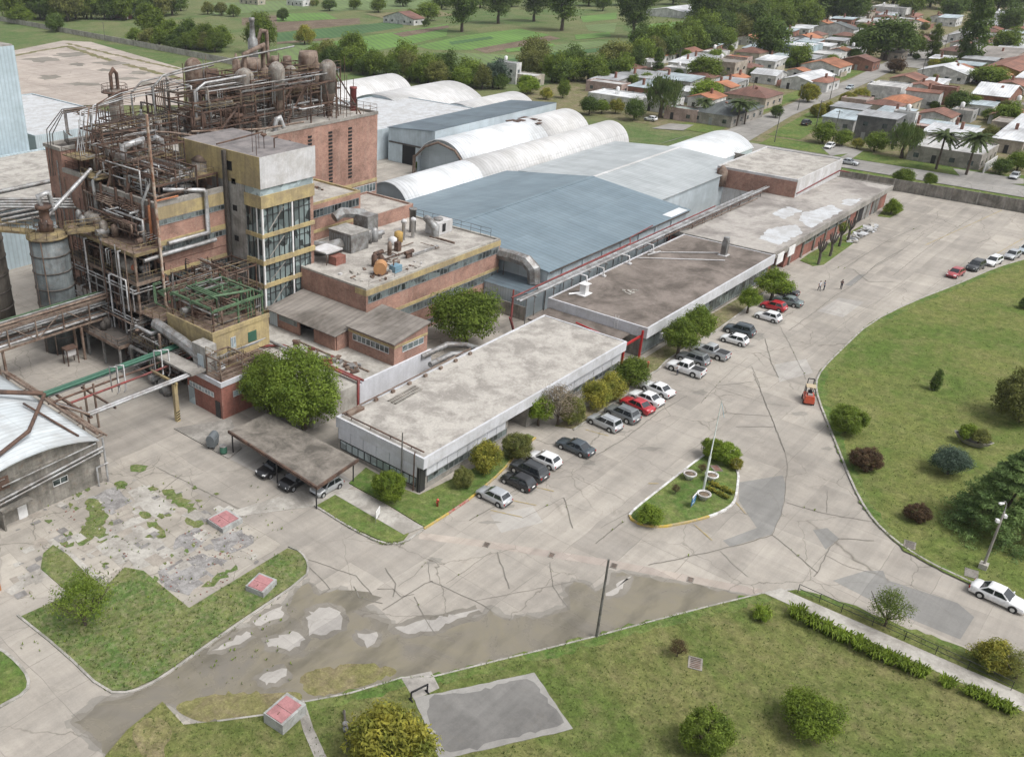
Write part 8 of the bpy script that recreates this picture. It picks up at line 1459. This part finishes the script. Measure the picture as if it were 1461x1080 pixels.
# white rubble heap by the workshop
x,y=G(1232,335); T=thing('rubble_heap','white heap of broken panels against the workshop verge','rubble heap',(x,y,0)); mb=MB(); q=random.Random(3)
for i in range(150):
    t=q.uniform(-1,1); px_,py_=1232+t*17+q.uniform(-5,5),334-t*9+q.uniform(-4,4); a,b=G(px_,py_); s=q.uniform(.3,1.1); hz=1.3*(1-abs(t)*.6)*q.random()
    mb.obox(a,b,hz,s,s*q.uniform(.4,1),.12+.1*q.random(),q.random()*3,q.choice((0,0,1)),q.uniform(-.5,.5))
mb.build('panels',[M['white_patch'],M['pale_concrete']],T)
mb=MB(); q=random.Random(8)
for i in range(230):
    px_,py_=q.choice(((q.uniform(255,360),q.uniform(755,800)),(q.uniform(225,330),q.uniform(790,850)),(q.uniform(60,200),q.uniform(690,800)))); a,b=G(px_,py_); s=q.uniform(.06,.2); mb.obox(a,b,.05,s,s*q.uniform(.5,1),s*.4,q.random()*3,q.choice((0,1,1)))
o=mb.build('rubble',[M['brick_dark'],M['pale_concrete']]); o['kind']='stuff'
mb=MB(); q=random.Random(9)
for i in range(900): # weeds sprouting along kerbs, joints and in the lot
    k=q.random()
    if k<.45: px_,py_=q.uniform(30,420),q.uniform(680,980)
    elif k<.7: c=q.choice(CR); j=q.randrange(len(c)-1); f_=q.random(); px_,py_=c[j][0]+(c[j+1][0]-c[j][0])*f_,c[j][1]+(c[j+1][1]-c[j][1])*f_
    else: c=q.choice((right[3:20],low[14:],[(452,722),(498,753),(545,777),(576,776)])); j=q.randrange(len(c)-1); f_=q.random(); px_,py_=c[j][0]+(c[j+1][0]-c[j][0])*f_,c[j][1]+(c[j+1][1]-c[j][1])*f_
    if k<.45 and not(690<py_+.0 and (px_-30)*.3+870>py_-60): continue
    a,b=G(px_,py_,.05); 
    if k>=.45 and k<.7 and q.random()<.8: continue
    s=q.uniform(.06,.2)
    for _ in range(4): r1=q.uniform(0,6.28); mb.add([(a,b,.03),(a+s*math.cos(r1),b+s*math.sin(r1),.06+s*1.2),(a+s*.6*math.cos(r1+.9),b+s*.6*math.sin(r1+.9),.05+s*.7)],[(0,1,2)])
o=mb.build('weeds',LEAF['bright']); o['kind']='stuff'
hz=MB().box(-1700,-1700,-1.3,3700,3700,70).build('haze',[D.materials.new('thin_air')]); hz['kind']='stuff'
m=hz.data.materials[0]; m.use_nodes=True; nt=m.node_tree; nt.nodes.remove(nt.nodes['Principled BSDF']); pv=nt.nodes.new('ShaderNodeVolumePrincipled'); pv.inputs['Color'].default_value=(.86,.92,1,1); pv.inputs['Density'].default_value=.00008; nt.links.new(pv.outputs[0],nt.nodes['Material Output'].inputs['Volume'])
def inside(p,poly):
    c=False; n=len(poly)
    for i in range(n):
        a,b=poly[i],poly[i-1]
        if (a[1]>p[1])!=(b[1]>p[1]) and p[0]<(b[0]-a[0])*(p[1]-a[1])/(b[1]-a[1])+a[0]: c=not c
    return c
mb=MB(); q=random.Random(12); PR,PL,PW=pg(right),pg(low),pg([(30,880),(100,848),(122,818),(178,810),(205,815),(270,868),(410,783),(438,804),(330,893),(225,967),(185,985),(150,985)])
PADS=[pg([(585,990),(762,955),(822,1042),(628,1092)]),pg([(1084,847),(1116,839),(1475,996),(1475,1024)]),pg([(566,964),(618,956),(630,985),(588,1004)])]
for poly,n_,bx in ((PL,9000,(140,1461,840,1080)),(PR,5000,(1160,1461,370,860)),(PW,2600,(30,440,780,990))):
    k=0
    while k<n_:
        p=G(q.uniform(bx[0],bx[1]),q.uniform(bx[2],bx[3]),LZ)
        k+=1
        if not inside(p,poly) or any(inside(p,g_) for g_ in PADS): continue
        s=q.uniform(.07,.2)
        for _ in range(3):
            a=q.uniform(0,6.28); c,d=math.cos(a),math.sin(a); mb.add([(p[0]-d*s*.25,p[1]+c*s*.25,.09),(p[0]+d*s*.25,p[1]-c*s*.25,.09),(p[0]+c*s*.8,p[1]+d*s*.8,LZ+s*.75)],[(0,1,2)])
o=mb.build('grass_tufts',leafm('grass_blades',(.15,.19,.055),(.10,.15,.04),.3)); o['kind']='stuff'
# ================================================================ LIGHT
SUN_EL,SUN_AZ=R(58),R(170)
w=D.worlds.new('World'); scn.world=w; w.use_nodes=True; nt=w.node_tree; bg=nt.nodes['Background']
sk=nt.nodes.new('ShaderNodeTexSky'); sk.sky_type='NISHITA'; sk.sun_disc=False; sk.sun_elevation=SUN_EL; sk.sun_rotation=SUN_AZ; sk.air_density=1.0; sk.dust_density=5.0; sk.ozone_density=1.0
hs=nt.nodes.new('ShaderNodeHueSaturation'); hs.inputs['Saturation'].default_value=.22; nt.links.new(sk.outputs[0],hs.inputs['Color']); nt.links.new(hs.outputs[0],bg.inputs['Color']); bg.inputs['Strength'].default_value=.118
sd=D.lights.new('sun','SUN'); sd.energy=1.1; sd.angle=R(22); sd.color=(1,.97,.93); so=D.objects.new('sun',sd); COL.objects.link(so)
# sun_rotation is measured from +Y toward +X; aim the lamp from that direction
az=SUN_AZ; dv=Vector((math.sin(az)*math.cos(SUN_EL),math.cos(az)*math.cos(SUN_EL),math.sin(SUN_EL))); so.rotation_euler=dv.to_track_quat('Z','Y').to_euler(); so.location=(0,0,200)
vs=scn.view_settings; scn.display_settings.display_device='sRGB'; vs.view_transform='Standard'; vs.look='None'; vs.gamma=1; vs.use_curve_mapping=False; vs.exposure=0.66
scn.render.engine='CYCLES'; scn.cycles.max_bounces=5; scn.cycles.diffuse_bounces=3; scn.cycles.glossy_bounces=2; scn.cycles.transmission_bounces=2; scn.cycles.use_denoising=True
